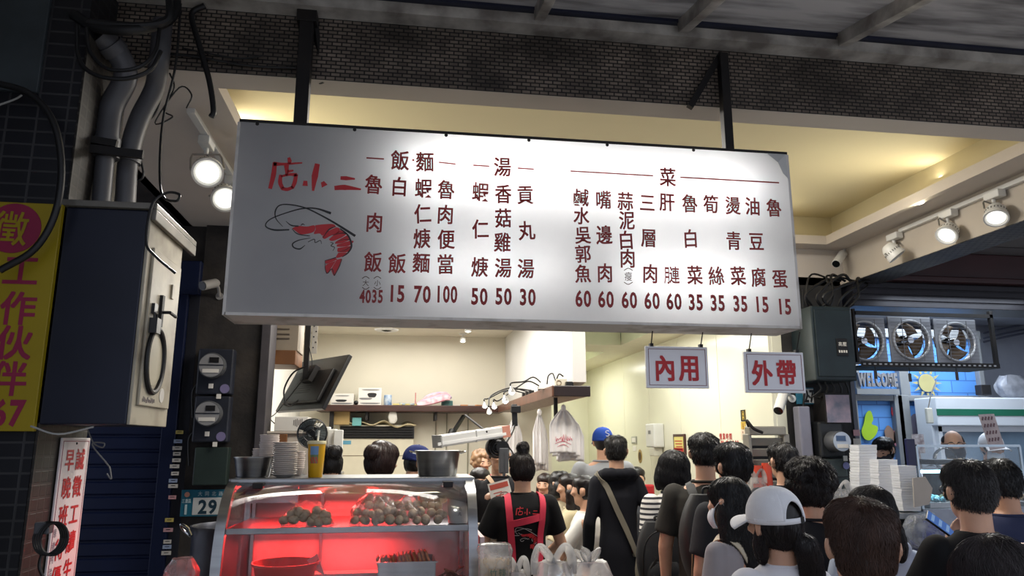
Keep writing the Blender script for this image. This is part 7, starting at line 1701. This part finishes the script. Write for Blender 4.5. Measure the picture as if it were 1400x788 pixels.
for k in range(9):
    x = a.x+.05+.04*k; m.tube(smooth_path([(x, 5.55, a.z-.01), (x+rg.uniform(-.1, .1), 5.5, a.z+.10), (x+rg.uniform(.0, .3), 5.55, a.z+.2+rg.uniform(0, .1)), (x+.2+rg.uniform(0, .3), 5.68, 3.0)]), rg.uniform(.006, .014), 6)
m.build('cable_tangle', black_rub, label='black cables tangled between the green electrical box and the beam', cat='cables', kind='stuff')
cable('cable', 'thin cable dropping from the plaster lintel beside the green electrical box', [at(1097, 396, 5.76), at(1098, 450, 5.76), at(1100, 520, 5.76), at(1098, 560, 5.76)], .008)
t = thing('house_number_plaque', 'teal house number plaque with black numerals on the dark pier', 'sign', tuple(at(1098, 552, YB-.03)))
a, b = at(1088, 530, YB-.03), at(1114, 553, YB-.03)
MB().bx((a.x, YB-.03, b.z), (b.x, YB-.015, a.z)).build('plate', MATS['teal_plate'], t, smooth=0, bevel=.003)
a2 = at(1097, 532, YB-.03); MB().bx((a2.x, YB-.034, b.z+.01), (b.x-.005, YB-.029, a.z-.01)).build('number_field', MATS['plaque_white'], t, smooth=0, bevel=.002)
m = MB(); word(m, '27', ((a2.x+b.x)/2, YB-.036, (a.z+b.z)/2), .085, .10, bold=.03); m.build('numerals', ink, t, smooth=0)
c = at(1101, 610, YB-.08); c1 = at(1093, 556, YB-.08)
MB().bx((c.x-.055, YB-.12, 0), (c.x+.045, YB-.02, c1.z)).build('drain_pipe', mat('pipe_lilac_grey', (150, 150, 166), .45, var=.12), smooth=0, bevel=.012, label='square pale drain pipe down the pier below the number plaque', cat='pipe')
a, b = at(1129, 540, 5.6), at(1164, 578, 5.6)
t = thing('notice', 'faded pinkish notice in a clear sleeve on the dark pier', 'notice', ((a.x+b.x)/2, 5.62, b.z))
MB().bx((a.x, 5.6, b.z), (b.x, 5.61, a.z)).build('sheet', mat('faded_notice', (166, 148, 162), .4, col2=(112, 116, 134), scale=10), t, smooth=0)
MB().bx((a.x-.01, 5.61, b.z-.01), (b.x+.01, YB-.01, a.z+.02)).build('backing_box', dark_metal, t, smooth=0, bevel=.004)
# meter on its switch box
c = at(1149, 604, 5.52); r = 13.5*mpp(c)
t = thing('electricity_meter', 'bright round electricity meter on a dark switch box of the pier', 'meter', (c.x, 5.6, c.z-.3))
MB().bx((at(1121, 604, 5.62).x, 5.62, c.z-.13), (c.x+.10, YB, c.z+.16)).build('meter_box', mat('meter_box_black', (32, 34, 36), .4, var=.3), t, smooth=0, bevel=.02)
axm = Matrix.Rotation(R(90), 3, 'X')
MB().lathe([(r*1.05, -.10), (r*1.05, 0), (r*.98, .02), (.001, .021)], c, 32, axm).build('meter_body', mat('meter_rim', (96, 98, 102)), t)
MB().lathe([(.001, .022), (r*.95, .022), (r*.95, .025), (.001, .025)], c, 32, axm).build('dial', mat('dial_pale_blue', (186, 198, 216), .3, var=.1), t, smooth=0)
m = MB().bx((c.x-.05, 5.492, c.z+.005), (c.x+.03, 5.496, c.z+.045)); m.build('display_window', mat('display_blue', (66, 92, 130), .3), t, smooth=0)
MB().bx((c.x-.045, 5.492, c.z-.05), (c.x+.05, 5.496, c.z-.02)).build('number_label', paper, t, smooth=0)
a, b = at(1124, 628, 5.6), at(1164, 700, 5.6)
t = thing('switch_box', 'dark grey switch box below the bright round meter', 'box', ((a.x+b.x)/2, 5.7, b.z)); MB().bx((a.x, 5.6, b.z), (b.x, YB, a.z)).build('box_body', mat('switch_box_grey', (58, 66, 66), .4, var=.3), t, smooth=0, bevel=.01)
for zz in (.33, .66): MB().bx((a.x, 5.593, b.z+(a.z-b.z)*zz-.004), (b.x, 5.60, b.z+(a.z-b.z)*zz+.004)).build('cover_seam', ink, t, smooth=0)
p = at(1157, 637, 5.59); m = MB().lathe([(.001, 0), (.028, 0), (.028, .003), (.001, .003)], (p.x, 5.592, p.z), 24, axm); m.build('round_sticker', mat('sticker_violet_blue', (120, 122, 176), .4), t, smooth=0)
p = at(1156, 627, 5.59); MB().box((p.x, 5.592, p.z), (.035, .003, .04)).build('seal_tag', paper, t, smooth=0)
# stickers down the jamb
for k, (py, mm) in enumerate(((592, 2), (604, 0), (622, 0), (634, 3), (650, 0), (668, 1), (678, 0))):
    p = at(1172, py, YB-.02); MB().box((p.x, YB-.012, p.z), (.06, .003, .05)).build('sticker', st_m[mm], smooth=0, label='small advertising sticker on the jamb beside the stacked foam boxes', cat='sticker', group='stickers on the pier jamb')
MB().bx((3.76, YB-.01, 0), (3.80, YB+.22, 2.6)).build('jamb_post', mat('jamb_grey_blue', (96, 100, 112), .5), smooth=0, bevel=.004, label='grey blue steel jamb post at the neighbour shop entrance', cat='post')
# folded grey shutter leaning by the wall
a, b = at(1024, 583, 5.55), at(1078, 700, 5.55)
t = thing('folding_shutter', 'grey slatted shutter leaf standing against the cream wall at the pier', 'shutter', ((a.x+b.x)/2, 5.6, .3))
x0, x1 = at(1030, 620, 5.55).x, at(1074, 620, 5.55).x; zt_ = at(1050, 583, 5.55).z
gs = mat('shutter_grey', (148, 144, 134), .45, .3, var=.15)
MB().bx((x0-.02, 5.55, zt_-.07), (x1+.02, 5.64, zt_)).build('top_rail', gs, t, smooth=0, bevel=.01)
m = MB()
for k in range(14):
    z = zt_-.12-k*.082; m.box(((x0+x1)/2, 5.60, z), (x1-x0, .02, .060), Matrix.Rotation(.28, 3, 'X'))
m.build('slat', gs, t, smooth=0, bevel=.004)
MB().bx((x0-.03, 5.56, .3), (x0, 5.66, zt_-.06)).bx((x1, 5.56, .3), (x1+.05, 5.66, zt_-.06)).build('side_frame', gs, t, smooth=0, bevel=.006)
MB().bx((x0-.02, 5.62, .3), (x1+.04, 5.66, zt_-.1)).build('dark_liner', dark_metal, t, smooth=0)
MB().tube(smooth_path([(x0-.03, 5.54, zt_+.0), (x0-.06, 5.5, zt_+.04), (x0-.02, 5.48, zt_-.02), (x0+.06, 5.5, zt_-.05)]), .012, 8).build('catch', dark_metal, t)
c = at(1043, 653, 5.52)
t = thing('hanging_gloves', 'orange red rubber gloves hanging on the grey shutter leaf', 'gloves', tuple(c-Vector((0, 0, .1))))
for dx, h in ((-.05, .20), (.03, .24)):
    m = MB(); rs = [[c+Vector((dx+math.cos(a)*w, -.02+math.sin(a)*.02, z)) for a in [2*PI*j/12 for j in range(12)]] for z, w in ((-h*.55, .030), (-h*.3, .042), (h*.1, .036), (h*.4, .045), (h*.45, .044))]; m.rings(rs)
    for k in range(3): m.cap(c+Vector((dx-.02+.02*k, -.02, -h*.5)), c+Vector((dx-.025+.025*k, -.02, -h*.75)), .010, .008, 8)
    m.build('glove', mat('orange_red_rubber', (206, 72, 46), .4), t)
m = MB(); tbag(m, at(1034, 672, 5.48)-Vector((0, 0, .12)), .16, .12, .22, 21); m.build('plastic_bag', bagm, label='white plastic bag hanging beside the orange gloves', cat='bag')
# ================================================================ exhaust fans
FY = 5.62
a, b = at(1172, 432, FY), at(1352, 500, FY)
rk = thing('fan_rack', 'black angle iron rack carrying three exhaust fans over the neighbour window', 'rack', ((a.x+b.x)/2, FY, b.z))
zt_, zb = at(1250, 433, FY).z, at(1250, 497, FY).z; x0, x1 = at(1170, 460, FY).x, at(1353, 460, FY).x
m = MB().bx((x0, FY-.03, zb-.035), (x1+.03, FY+.32, zb-.025)).bx((x0, FY-.035, zb-.035), (x1+.03, FY-.03, zb+.005)); m.build('bottom_angle', dark_metal, rk, smooth=0)
m = MB().bx((x1, FY-.03, zb-.03), (x1+.03, FY+.0, zt_+.06)).bx((x0-.02, FY-.02, zb), (x0, FY+.01, zt_+.05)).bx((x0, FY-.03, zt_), (x1+.03, FY, zt_+.03)); m.build('frame', dark_metal, rk, smooth=0)
m = MB()
for k in range(26): x = x0+.03+k*(x1-x0)/26; m.box((x, FY-.0365, zb-.015), (.022, .002, .012))
m.build('slot', mat('slot_pale', (170, 172, 178), .5), rk, smooth=0)
fgm = mat('fan_frame_grey', (150, 152, 158), .4, .3); blm = mat('brown_blade', (124, 104, 84), .4, var=.2)
for i, (px, py) in enumerate(((1187, 465), (1251, 464), (1314, 467))):
    c = at(px, py, FY); c.y = FY+.10; r = .165
    t = thing('exhaust_fan', ('square exhaust fan next to the green electrical box', 'square exhaust fan in the middle of the rack', 'square exhaust fan at the open end of the rack')[i], 'fan', (c.x, c.y, zb), 'exhaust fans in the rack')
    n = 40; hw = .198
    m = MB(); outer = []; inner = []
    for k in range(n):
        an = 2*PI*k/n; ca, sa = math.cos(an), math.sin(an); q = hw/max(abs(ca), abs(sa)); outer.append((ca*q, sa*q)); inner.append((ca*r*1.02, sa*r*1.02))
    for y0_, y1_ in ((0, .012),):
        v = [c+Vector((x, -.05+y0_, z)) for x, z in outer]+[c+Vector((x, -.05+y0_, z)) for x, z in inner]+[c+Vector((x, -.05+y1_+.04, z)) for x, z in inner]+[c+Vector((x, -.05+y1_, z)) for x, z in outer]
        f = []
        for k in range(n):
            l = (k+1) % n; f += [(k, l, n+l, n+k), (n+k, n+l, 2*n+l, 2*n+k), (3*n+k, 2*n+k, 2*n+l, 3*n+l), (k, 3*n+k, 3*n+l, l)]
        m.add(v, f)
    m.build('frame', fgm, t, smooth=0)
    m = MB(); m.tube([c+Vector((r*math.cos(q), -.058, r*math.sin(q))) for q in [2*PI*k/40 for k in range(41)]], .010, 8); m.build('rim', mat('fan_rim_white', (206, 208, 212), .3, .3), t)
    for k in range(4):
        a0 = 2*PI*k/4+.5+i*.7; m = MB(); m.grid(lambda u, v: c+Vector(((.03+.125*u)*math.cos(a0+(v-.5)*(.7+.75*u)), .02-.045*(v-.5), (.03+.125*u)*math.sin(a0+(v-.5)*(.7+.75*u)))), 8, 6); m.build('blade', blm, t, smooth=180, solid=.003)
    MB().lathe([(.001, .05), (.028, .048), (.034, .02), (.034, -.03), (.001, -.03)], c, 24, Matrix.Rotation(PI/2, 3, 'X')).build('hub', chrome, t)
    MB().cyl(c+Vector((0, .05, 0)), c+Vector((0, .16, 0)), .05, 20).build('motor', dark_metal, t)
    m = MB()
    for k in range(13):
        z = -hw*.9+k*hw*1.8/12; m.tube([c+Vector((-hw*.95, -.072, z)), c+Vector((hw*.95, -.072, z))], .0022, 4)
    for x in (-.09, .09): m.tube([c+Vector((x, -.075, -hw*.92)), c+Vector((x, -.075, hw*.92))], .003, 4)
    m.build('guard', mat('guard_wire', (120, 120, 124), .4, .4), t)
for k, (px, py, lab) in enumerate(((1197, 506, 'small dark charm tag hanging under the fan next to the green box'), (1244, 510, 'small dark charm tag hanging under the middle fan'), (1308, 508, 'small dark charm tag hanging under the end fan'))):
    c = at(px, py+4, FY-.03); t = thing('hanging_charm', lab, 'charm', tuple(c)); m = MB().bx(c-Vector((.014, .004, .05)), c+Vector((.014, .004, .02))); m.build('tag', mat('charm_brown', (60, 52, 46), .6), t, smooth=0, bevel=.005); MB().cyl(c+Vector((0, 0, .02)), c+Vector((0, 0, .07)), .003, 6).build('string', dark_metal, t)

# ================================================================ the neighbour's window, fridge and counter
WY = 7.6
def wx(px, py): return at(px, py, WY)
fr = mat('window_frame_grey', (136, 138, 140), .4, .2)
wa, wb = wx(1168, 500), wx(1345, 500)
z_top, z_mid0, z_mid1 = wx(1250, 505).z, wx(1250, 541).z, wx(1250, 549).z
m = MB().bx((wa.x-.3, WY-.05, z_mid1), (wx(1345, 520).x, WY+.05, z_mid0)).bx((wa.x-.3, WY-.04, z_top+.35), (wx(1345, 520).x, WY+.04, z_top+.45))
for px, w_ in ((1169, .06), (1233, .12), (1339, .06)): p = wx(px, 520); m.bx((p.x-w_/2, WY-.05, z_mid0), (p.x+w_/2, WY+.05, z_top+.4))
for px, w_ in ((1169, .06), (1229, .10), (1236, .14), (1345, .06)): p = wx(px, 600); m.bx((p.x-w_/2, WY-.06, .8), (p.x+w_/2, WY+.05, z_mid0))
win = struct('window_2', m, fr, smooth=0, bevel=.006)
blue = tiles('blue_painted_bricks', (96, 156, 226), (84, 144, 216), (64, 110, 180), .38, .14, 'v', .5, msize=.012, bump=0, dirt=.12)
m = MB().bx((wa.x-.3, WY+.02, z_mid0), (wx(1342, 520).x, WY+.03, z_top+.45)).bx((wa.x-.3, WY+.02, .8), (wx(1345, 600).x, WY+.03, z_mid1))
m.build('painted_pane', blue, win, smooth=0)
# painted cut-outs on the panes
def cut(pts, col, label, name, cat='window sticker', Y=WY-.01, k=5, t_=.006):
    m = MB(); P_ = [(p.x, p.y) for p in smooth_path([(a, b, 0) for a, b in list(pts)+[pts[0]]], k)][:-1]
    m.poly([at(x, y, Y) for x, y in P_], (0, t_, 0)); return m.build(name, col, smooth=0, label=label, cat=cat)
MB_ = None
cut([(1181, 580), (1184, 566), (1190, 562), (1194, 573), (1192, 580), (1200, 584), (1198, 594), (1190, 602), (1182, 600), (1178, 590)], mat('lime_cutout', (168, 206, 40), .5), 'lime green rounded paper animal shape on the blue window', 'window_cutout')
cut([(1173, 585), (1176, 590), (1177, 610), (1173, 612)], mat('leaf_cutout', (56, 150, 84), .5), 'slim green paper leaf at the jamb of the blue window', 'window_cutout')
cut([(1219, 558), (1222, 551), (1226, 553), (1227, 566), (1224, 572), (1219, 566)], mat('red_cutout', (196, 60, 72), .5), 'small red paper shape near the window mullion', 'window_cutout')
cut([(1209, 590), (1214, 582), (1222, 590), (1226, 604), (1214, 608)], mat('tan_cutout', (140, 112, 96), .5), 'brown pointed paper shape beside the window mullion', 'window_cutout')
cut([(1222, 590), (1228, 584), (1232, 600), (1230, 612), (1223, 608)], mat('pink_cutout', (206, 140, 156), .5), 'pink paper figure shape at the foot of the blue window', 'window_cutout')
cut([(1243, 574), (1250, 566), (1258, 572), (1262, 588), (1254, 604), (1246, 596)], mat('mauve_cutout', (110, 106, 124), .5), 'tall mauve paper silhouette on the second pane', 'window_cutout')
cut([(1264, 562), (1275, 562), (1276, 606), (1268, 606)], mat('navy_cutout', (40, 76, 150), .5), 'navy paper tower shape on the second pane', 'window_cutout', k=1)
p = wx(1265, 520); m = MB()
c = wx(1266, 524); m.lathe([(.001, 0), (.10, 0), (.10, .006), (.001, .006)], (c.x, WY-.012, c.z), 28, Matrix.Rotation(PI/2, 3, 'X'))
for k in range(12): an = 2*PI*k/12; m.add([(c.x+.115*math.cos(an-.14), WY-.012, c.z+.115*math.sin(an-.14)), (c.x+.115*math.cos(an+.14), WY-.012, c.z+.115*math.sin(an+.14)), (c.x+.19*math.cos(an), WY-.012, c.z+.19*math.sin(an))], [(0, 1, 2)])
m.build('window_cutout', mat('sun_cutout', (170, 160, 110), .5), smooth=0, solid=.004, label='pale yellow paper sun on the upper pane', cat='window sticker')
t = thing('welcome_letters', 'grey block letters of greeting strung across the upper pane', 'lettering', tuple(wx(1200, 530)))
m = MB(); word(m, 'WELCOME', at(1199, 519, WY-.09), at(1226, 519, WY-.09).x-at(1172, 519, WY-.09).x, .14, bold=.05, gap=.1); m.build('lettering', mat('grey_block_letter', (126, 124, 126), .5), t, smooth=0, solid=.03)
p0, p1 = at(1170, 533, WY-.1), at(1228, 533, WY-.1); MB().bx((p0.x, WY-.12, p0.z-.05), (p1.x, WY-.06, p0.z+.01)).build('letter_rail', fr, t, smooth=0)
# fridge with a green stripe
KY = 7.22
f0, f1 = at(1275, 560, KY), at(1420, 560, KY)
t = thing('display_fridge', 'white glass door display fridge with a green stripe along its head', 'fridge', ((f0.x+f1.x)/2, 7.3, 0))
z_h1, z_g1, z_g0, z_h0 = at(1330, 544, KY).z, at(1330, 560, KY).z, at(1330, 569, KY).z, at(1330, 583, KY).z
xa, xb = f0.x, 8.3
fw = mat('fridge_white', (222, 228, 236), .35, var=.03)
MB().bx((xa, KY+.04, 0), (xb, 7.5, z_h1)).build('cabinet', fw, t, smooth=0, bevel=.01)
MB().bx((xa, KY-.06, z_h0), (xb, KY+.06, z_h1)).build('head_panel', fw, t, smooth=0, bevel=.012)
MB().bx((xa-.002, KY-.066, z_g0), (xb, KY-.058, z_g1)).build('green_stripe', mat('stripe_green', (24, 110, 84), .4), t, smooth=0)
gx = mat('fridge_door_glass', (122, 146, 168), .1, var=.25, scale=3)
for k in range(5):
    x = xa+.03+k*.62
    dframe = MB()
    for lo, hi in (((x, .3), (x+.05, z_h0)), ((x+.55, .3), (x+.60, z_h0)), ((x, z_h0-.06), (x+.6, z_h0)), ((x, .3), (x+.6, .36))): dframe.bx((lo[0], KY-.01, lo[1]), (hi[0], KY+.05, hi[1]))
    dd = dframe.build('door', fw, t, smooth=0, bevel=.004)
    MB().bx((x+.05, KY+.02, .36), (x+.55, KY+.03, z_h0-.06)).build('pane', gx, dd, smooth=0)
    MB().bx((x+.52, KY-.05, 1.1), (x+.545, KY-.01, 1.6)).build('handle', chrome, dd, smooth=0, bevel=.004)
c = at(1270, 566, KY-.1); t = thing('wall_switch', 'cream pull switch box hanging by the fridge corner', 'switch', tuple(c)); MB().bx(c-Vector((.035, .02, .10)), c+Vector((.035, .02, .06))).build('switch_body', mat('switch_cream', (206, 204, 192), .4), t, smooth=0, bevel=.01); MB().tube(smooth_path([c+Vector((0, 0, .06)), c+Vector((.05, 0, .2)), at(1280, 520, KY-.1)]), .006, 6).build('cord', MATS['cord_grey'], t)
# things on the fridge top
c = at(1383, 531, KY+.2); m = MB(); tbag(m, c-Vector((0, 0, .12)), .34, .2, .26, 31, handles=False); m.build('wrapped_bundle', mat('grey_film_bundle', (150, 152, 160), .3, var=.3, scale=12), label='grey film wrapped bundle on top of the fridge', cat='bundle')
c = at(1344, 533, KY+.2); MB().bx(c-Vector((.06, .05, .06)), c+Vector((.06, .05, .05))).build('socket_box', dark_metal, smooth=0, bevel=.006, label='small dark socket box on the wall above the fridge', cat='socket')
for k, py in enumerate((455, 460, 448)): cable('cable', 'grey cable along the neighbour wall above the fridge, ' + ('lowest', 'middle', 'highest')[k], [at(1345, py+8, 7.9), at(1370, py+2, 7.9), at(1420, py-8, 7.9)], .012, mat('cable_slate', (84, 88, 104), .5))
# counter with glass
GY = 5.15
g0, g1 = at(1256, 640, GY), at(1398, 640, GY)
t = thing('glass_counter', 'glass fronted food counter of the neighbour with a cold lit shelf', 'counter', ((g0.x+g1.x)/2, 5.3, 0))
zt_ = at(1300, 610, GY).z; zb = at(1300, 696, GY).z; zm = at(1300, 640, GY).z
ng = film('counter_glass', (206, 226, 240), .03, .04, haze=.06, scale=4, glossy=.1)
MB().bx((g0.x, GY, 0), (g1.x+.5, GY+.44, zb)).build('base_cabinet', mat('counter_steel', (150, 154, 164), .3, .8, var=.2), t, smooth=0, bevel=.006)
MB().bx((g0.x, GY, zb), (g1.x, GY+.008, zt_)).build('front_glass', ng, t, smooth=0)
m = MB()
for x in (g0.x, g1.x): m.bx((x-.008, GY-.004, zb), (x+.008, GY+.012, zt_))
m.bx((g0.x, GY-.006, zt_-.008), (g1.x, GY+.014, zt_+.010)); m.bx((g0.x, GY+.006, zb), (g0.x+.012, GY+.4, zb+.01)); m.build('edge_trim', mat('trim_pale_steel', (190, 204, 214), .25, .7), t, smooth=0)
MB().bx((g0.x, GY+.03, zm-.012), (g1.x, GY+.42, zm)).build('glass_shelf', ng, t, smooth=0)
MB().cyl((g0.x+.08, GY+.10, zm-.03), (g0.x+.75, GY+.10, zm-.03), .012, 12).build('cold_tube', glow('cold_tube_light', (190, 236, 255), 5.0), t)
area('counter_tube_light', (g0.x+.45, GY+.12, zm-.04), (.7, .03), 3.5, (.75, .93, 1), target=(g0.x+.45, GY+.2, zb))
for k, (x, col, lab) in enumerate(((.10, (84, 150, 170), 'teal'), (.36, (70, 96, 66), 'leafy green'), (.62, (96, 74, 54), 'brown'), (.9, (150, 120, 80), 'golden'))):
    tx = g0.x+x; tr_o = thing('food_tray', 'steel tray of %s food behind the neighbour counter glass' % lab, 'tray', (tx+.1, GY+.25, zb)); MB().bx((tx, GY+.05, zb), (tx+.22, GY+.4, zb+.04)).build('tray_body', steel, tr_o, smooth=0, bevel=.004)
    m = MB(); rg = random.Random(k)
    for j in range(26): wob(m, (tx+.11+rg.uniform(-.08, .08), GY+.22+rg.uniform(-.13, .13), zb+.045+rg.uniform(0, .02)), rg.uniform(.018, .03), j, 0, .2, 8, 6)
    m.build('tray_food', mat('food_'+lab.replace(' ', '_'), col, .5, var=.4, scale=30), label='chunks of %s food heaped in a tray behind the neighbour glass' % lab, cat='food', kind='stuff')
c = at(1292, 628, GY+.25); m = MB(); m.ell(c, (.10, .05, .09), None, 20, 12); m.build('clear_dome', ng, label='clear curved dish cover reflecting blue behind the neighbour glass', cat='cover')
a, b = at(1278, 634, GY+.2), at(1312, 634, GY+.2); MB().bx((a.x, GY+.2, a.z-.01), (b.x, GY+.4, a.z+.03)).build('dark_tray', black_plastic, smooth=0, bevel=.008, label='shallow dark tray on the neighbour glass shelf', cat='tray')
c = at(1246, 619, GY); MB().bx(c+Vector((-.03, 0, -.10)), c+Vector((.04, .03, .10))).build('card_reader', mat('blue_black_device', (28, 30, 70), .3), smooth=0, bevel=.006, label='upright dark blue device at the glass counter corner', cat='device')
c = at(1256, 606, GY+.38); MB().bx(c+Vector((-.05, 0, -.08)), c+Vector((.05, .006, .07))).bx((c.x-.006, c.y, at(1300, 696, GY).z), (c.x+.006, c.y+.006, c.z-.07)).build('price_card', mat('card_white', (214, 212, 220), .6, col2=(150, 140, 150), scale=30), smooth=0, label='white printed card behind the dark blue device', cat='card')
# menu bag/board hanging before the fridge
p = [at(1338, 567, 5.6), at(1359, 566, 5.6), at(1374, 613, 5.6), at(1354, 616, 5.6)]
t = thing('hanging_menu', 'slanted translucent menu sheet hanging before the fridge doors', 'menu', tuple(p[3])); m = MB(); m.poly(p, (0, .006, 0)); m.build('sheet', mat('menu_sheet_grey', (196, 180, 180), .3, col2=(160, 146, 150), scale=8), t, smooth=0)
m = MB()
for k in range(4):
    for j in range(4):
        q0 = p[0].lerp(p[1], .15+.2*k); q1 = p[3].lerp(p[2], .15+.2*k); c = q0.lerp(q1, .12+.2*j); m.box(c+Vector((0, -.002, 0)), (.014, .001, .03), Matrix.Rotation(.3, 3, 'Y'))
m.build('print', mat('menu_print', (110, 84, 90), .6), t, smooth=0)
# stacks of white foam lunch boxes: each box its own object
fm = mat('foam_box_white', (226, 228, 232), .7, var=.04)
def boxstack(top, bot, wpx, Y, lab, grp, n, tilt):
    a = at(top[0], top[1], Y); b = at(bot[0], bot[1], Y); w = wpx*mpp(a)/math.cos(R(25)); first = None
    for k in range(n):
        f = k/(n-1); p = b.lerp(a, f); p.y = Y
        if first is None:
            m = MB(); h = (a.z-b.z)/n
            m.rings([[Vector((p.x+x*w/2*q, Y+y*w*.42*q, p.z+z)) for x, y in ((-1, -1), (1, -1), (1, 1), (-1, 1))] for q, z in ((.975, 0), (.985, h*.8), (1.0, h*.84), (1.0, h*.97), (.96, h*1.0))]); first = m.build('foam_lunch_box', fm, smooth=0, label=lab, cat='box', group=grp); base = first.location.copy(); p_b = p
        else:
            o = first.copy(); COL.objects.link(o); o.location = base+(p-p_b)+Vector((random.uniform(-.003, .003), 0, 0)); o.rotation_euler = (0, 0, random.uniform(-.02, .02))
boxstack((1180, 612), (1181, 690), 24, 5.35, 'white foam lunch box in the stack nearest the pier jamb', 'foam boxes: stack nearest the pier', 22, 0)
boxstack((1206, 632), (1209, 694), 26, 5.25, 'white foam lunch box in the middle stack beside the counter', 'foam boxes: middle stack', 18, 0)
boxstack((1233, 640), (1240, 698), 24, 5.15, 'white foam lunch box in the stack nearest the glass counter', 'foam boxes: stack nearest the glass', 18, 0)
zz = at(1210, 696, 5.25).z
MB().bx((at(1166, 700, 5.0).x, 5.0, zz-.05), (g0.x-.02, 5.6, zz-.012)).bx((at(1166, 700, 5.0).x+.02, 5.03, 0), (at(1166, 700, 5.0).x+.06, 5.07, zz-.05)).bx((g0.x-.08, 5.03, 0), (g0.x-.04, 5.07, zz-.05)).bx((at(1166, 700, 5.0).x+.02, 5.03, .3), (g0.x-.04, 5.05, zz-.1)).build('packing_table', steel, smooth=0, bevel=.004, label='steel packing table carrying the stacks of foam lunch boxes', cat='table')
p = [at(1248, 654, 5.0), at(1265, 652, 5.0), at(1275, 668, 5.0), at(1271, 690, 5.0), at(1250, 694, 5.0)]
m = MB(); m.poly(p, (0, .008, 0)); m.build('card_sheet', mat('kraft_grey_lid', (176, 168, 160), .6), smooth=0, label='grey beige cut card lid leaning beside the foam boxes', cat='lid')
m = MB(); tbag(m, at(1262, 730, 4.9)-Vector((0, 0, .10)), .26, .18, .22, 41, handles=False); m.build('plastic_bag', film('blue_grey_film', (190, 196, 206), .4, .25, haze=.7, scale=12), label='crumpled blue grey bag under the foam box table edge', cat='bag')
m = MB().bx(at(1284, 735, 4.9)-Vector((.04, 0, .15)), at(1284, 735, 4.9)+Vector((.05, .2, .1))); m.build('blue_crate', mat('crate_blue', (40, 56, 150), .4), smooth=0, bevel=.01, label='deep blue crate side below the neighbour counter', cat='crate')
m = MB(); tbag(m, at(1148, 688, 4.3)-Vector((0, 0, .1)), .16, .1, .18, 51); m.build('plastic_bag', bagm, label='white plastic bag behind the bushy curls', cat='bag')
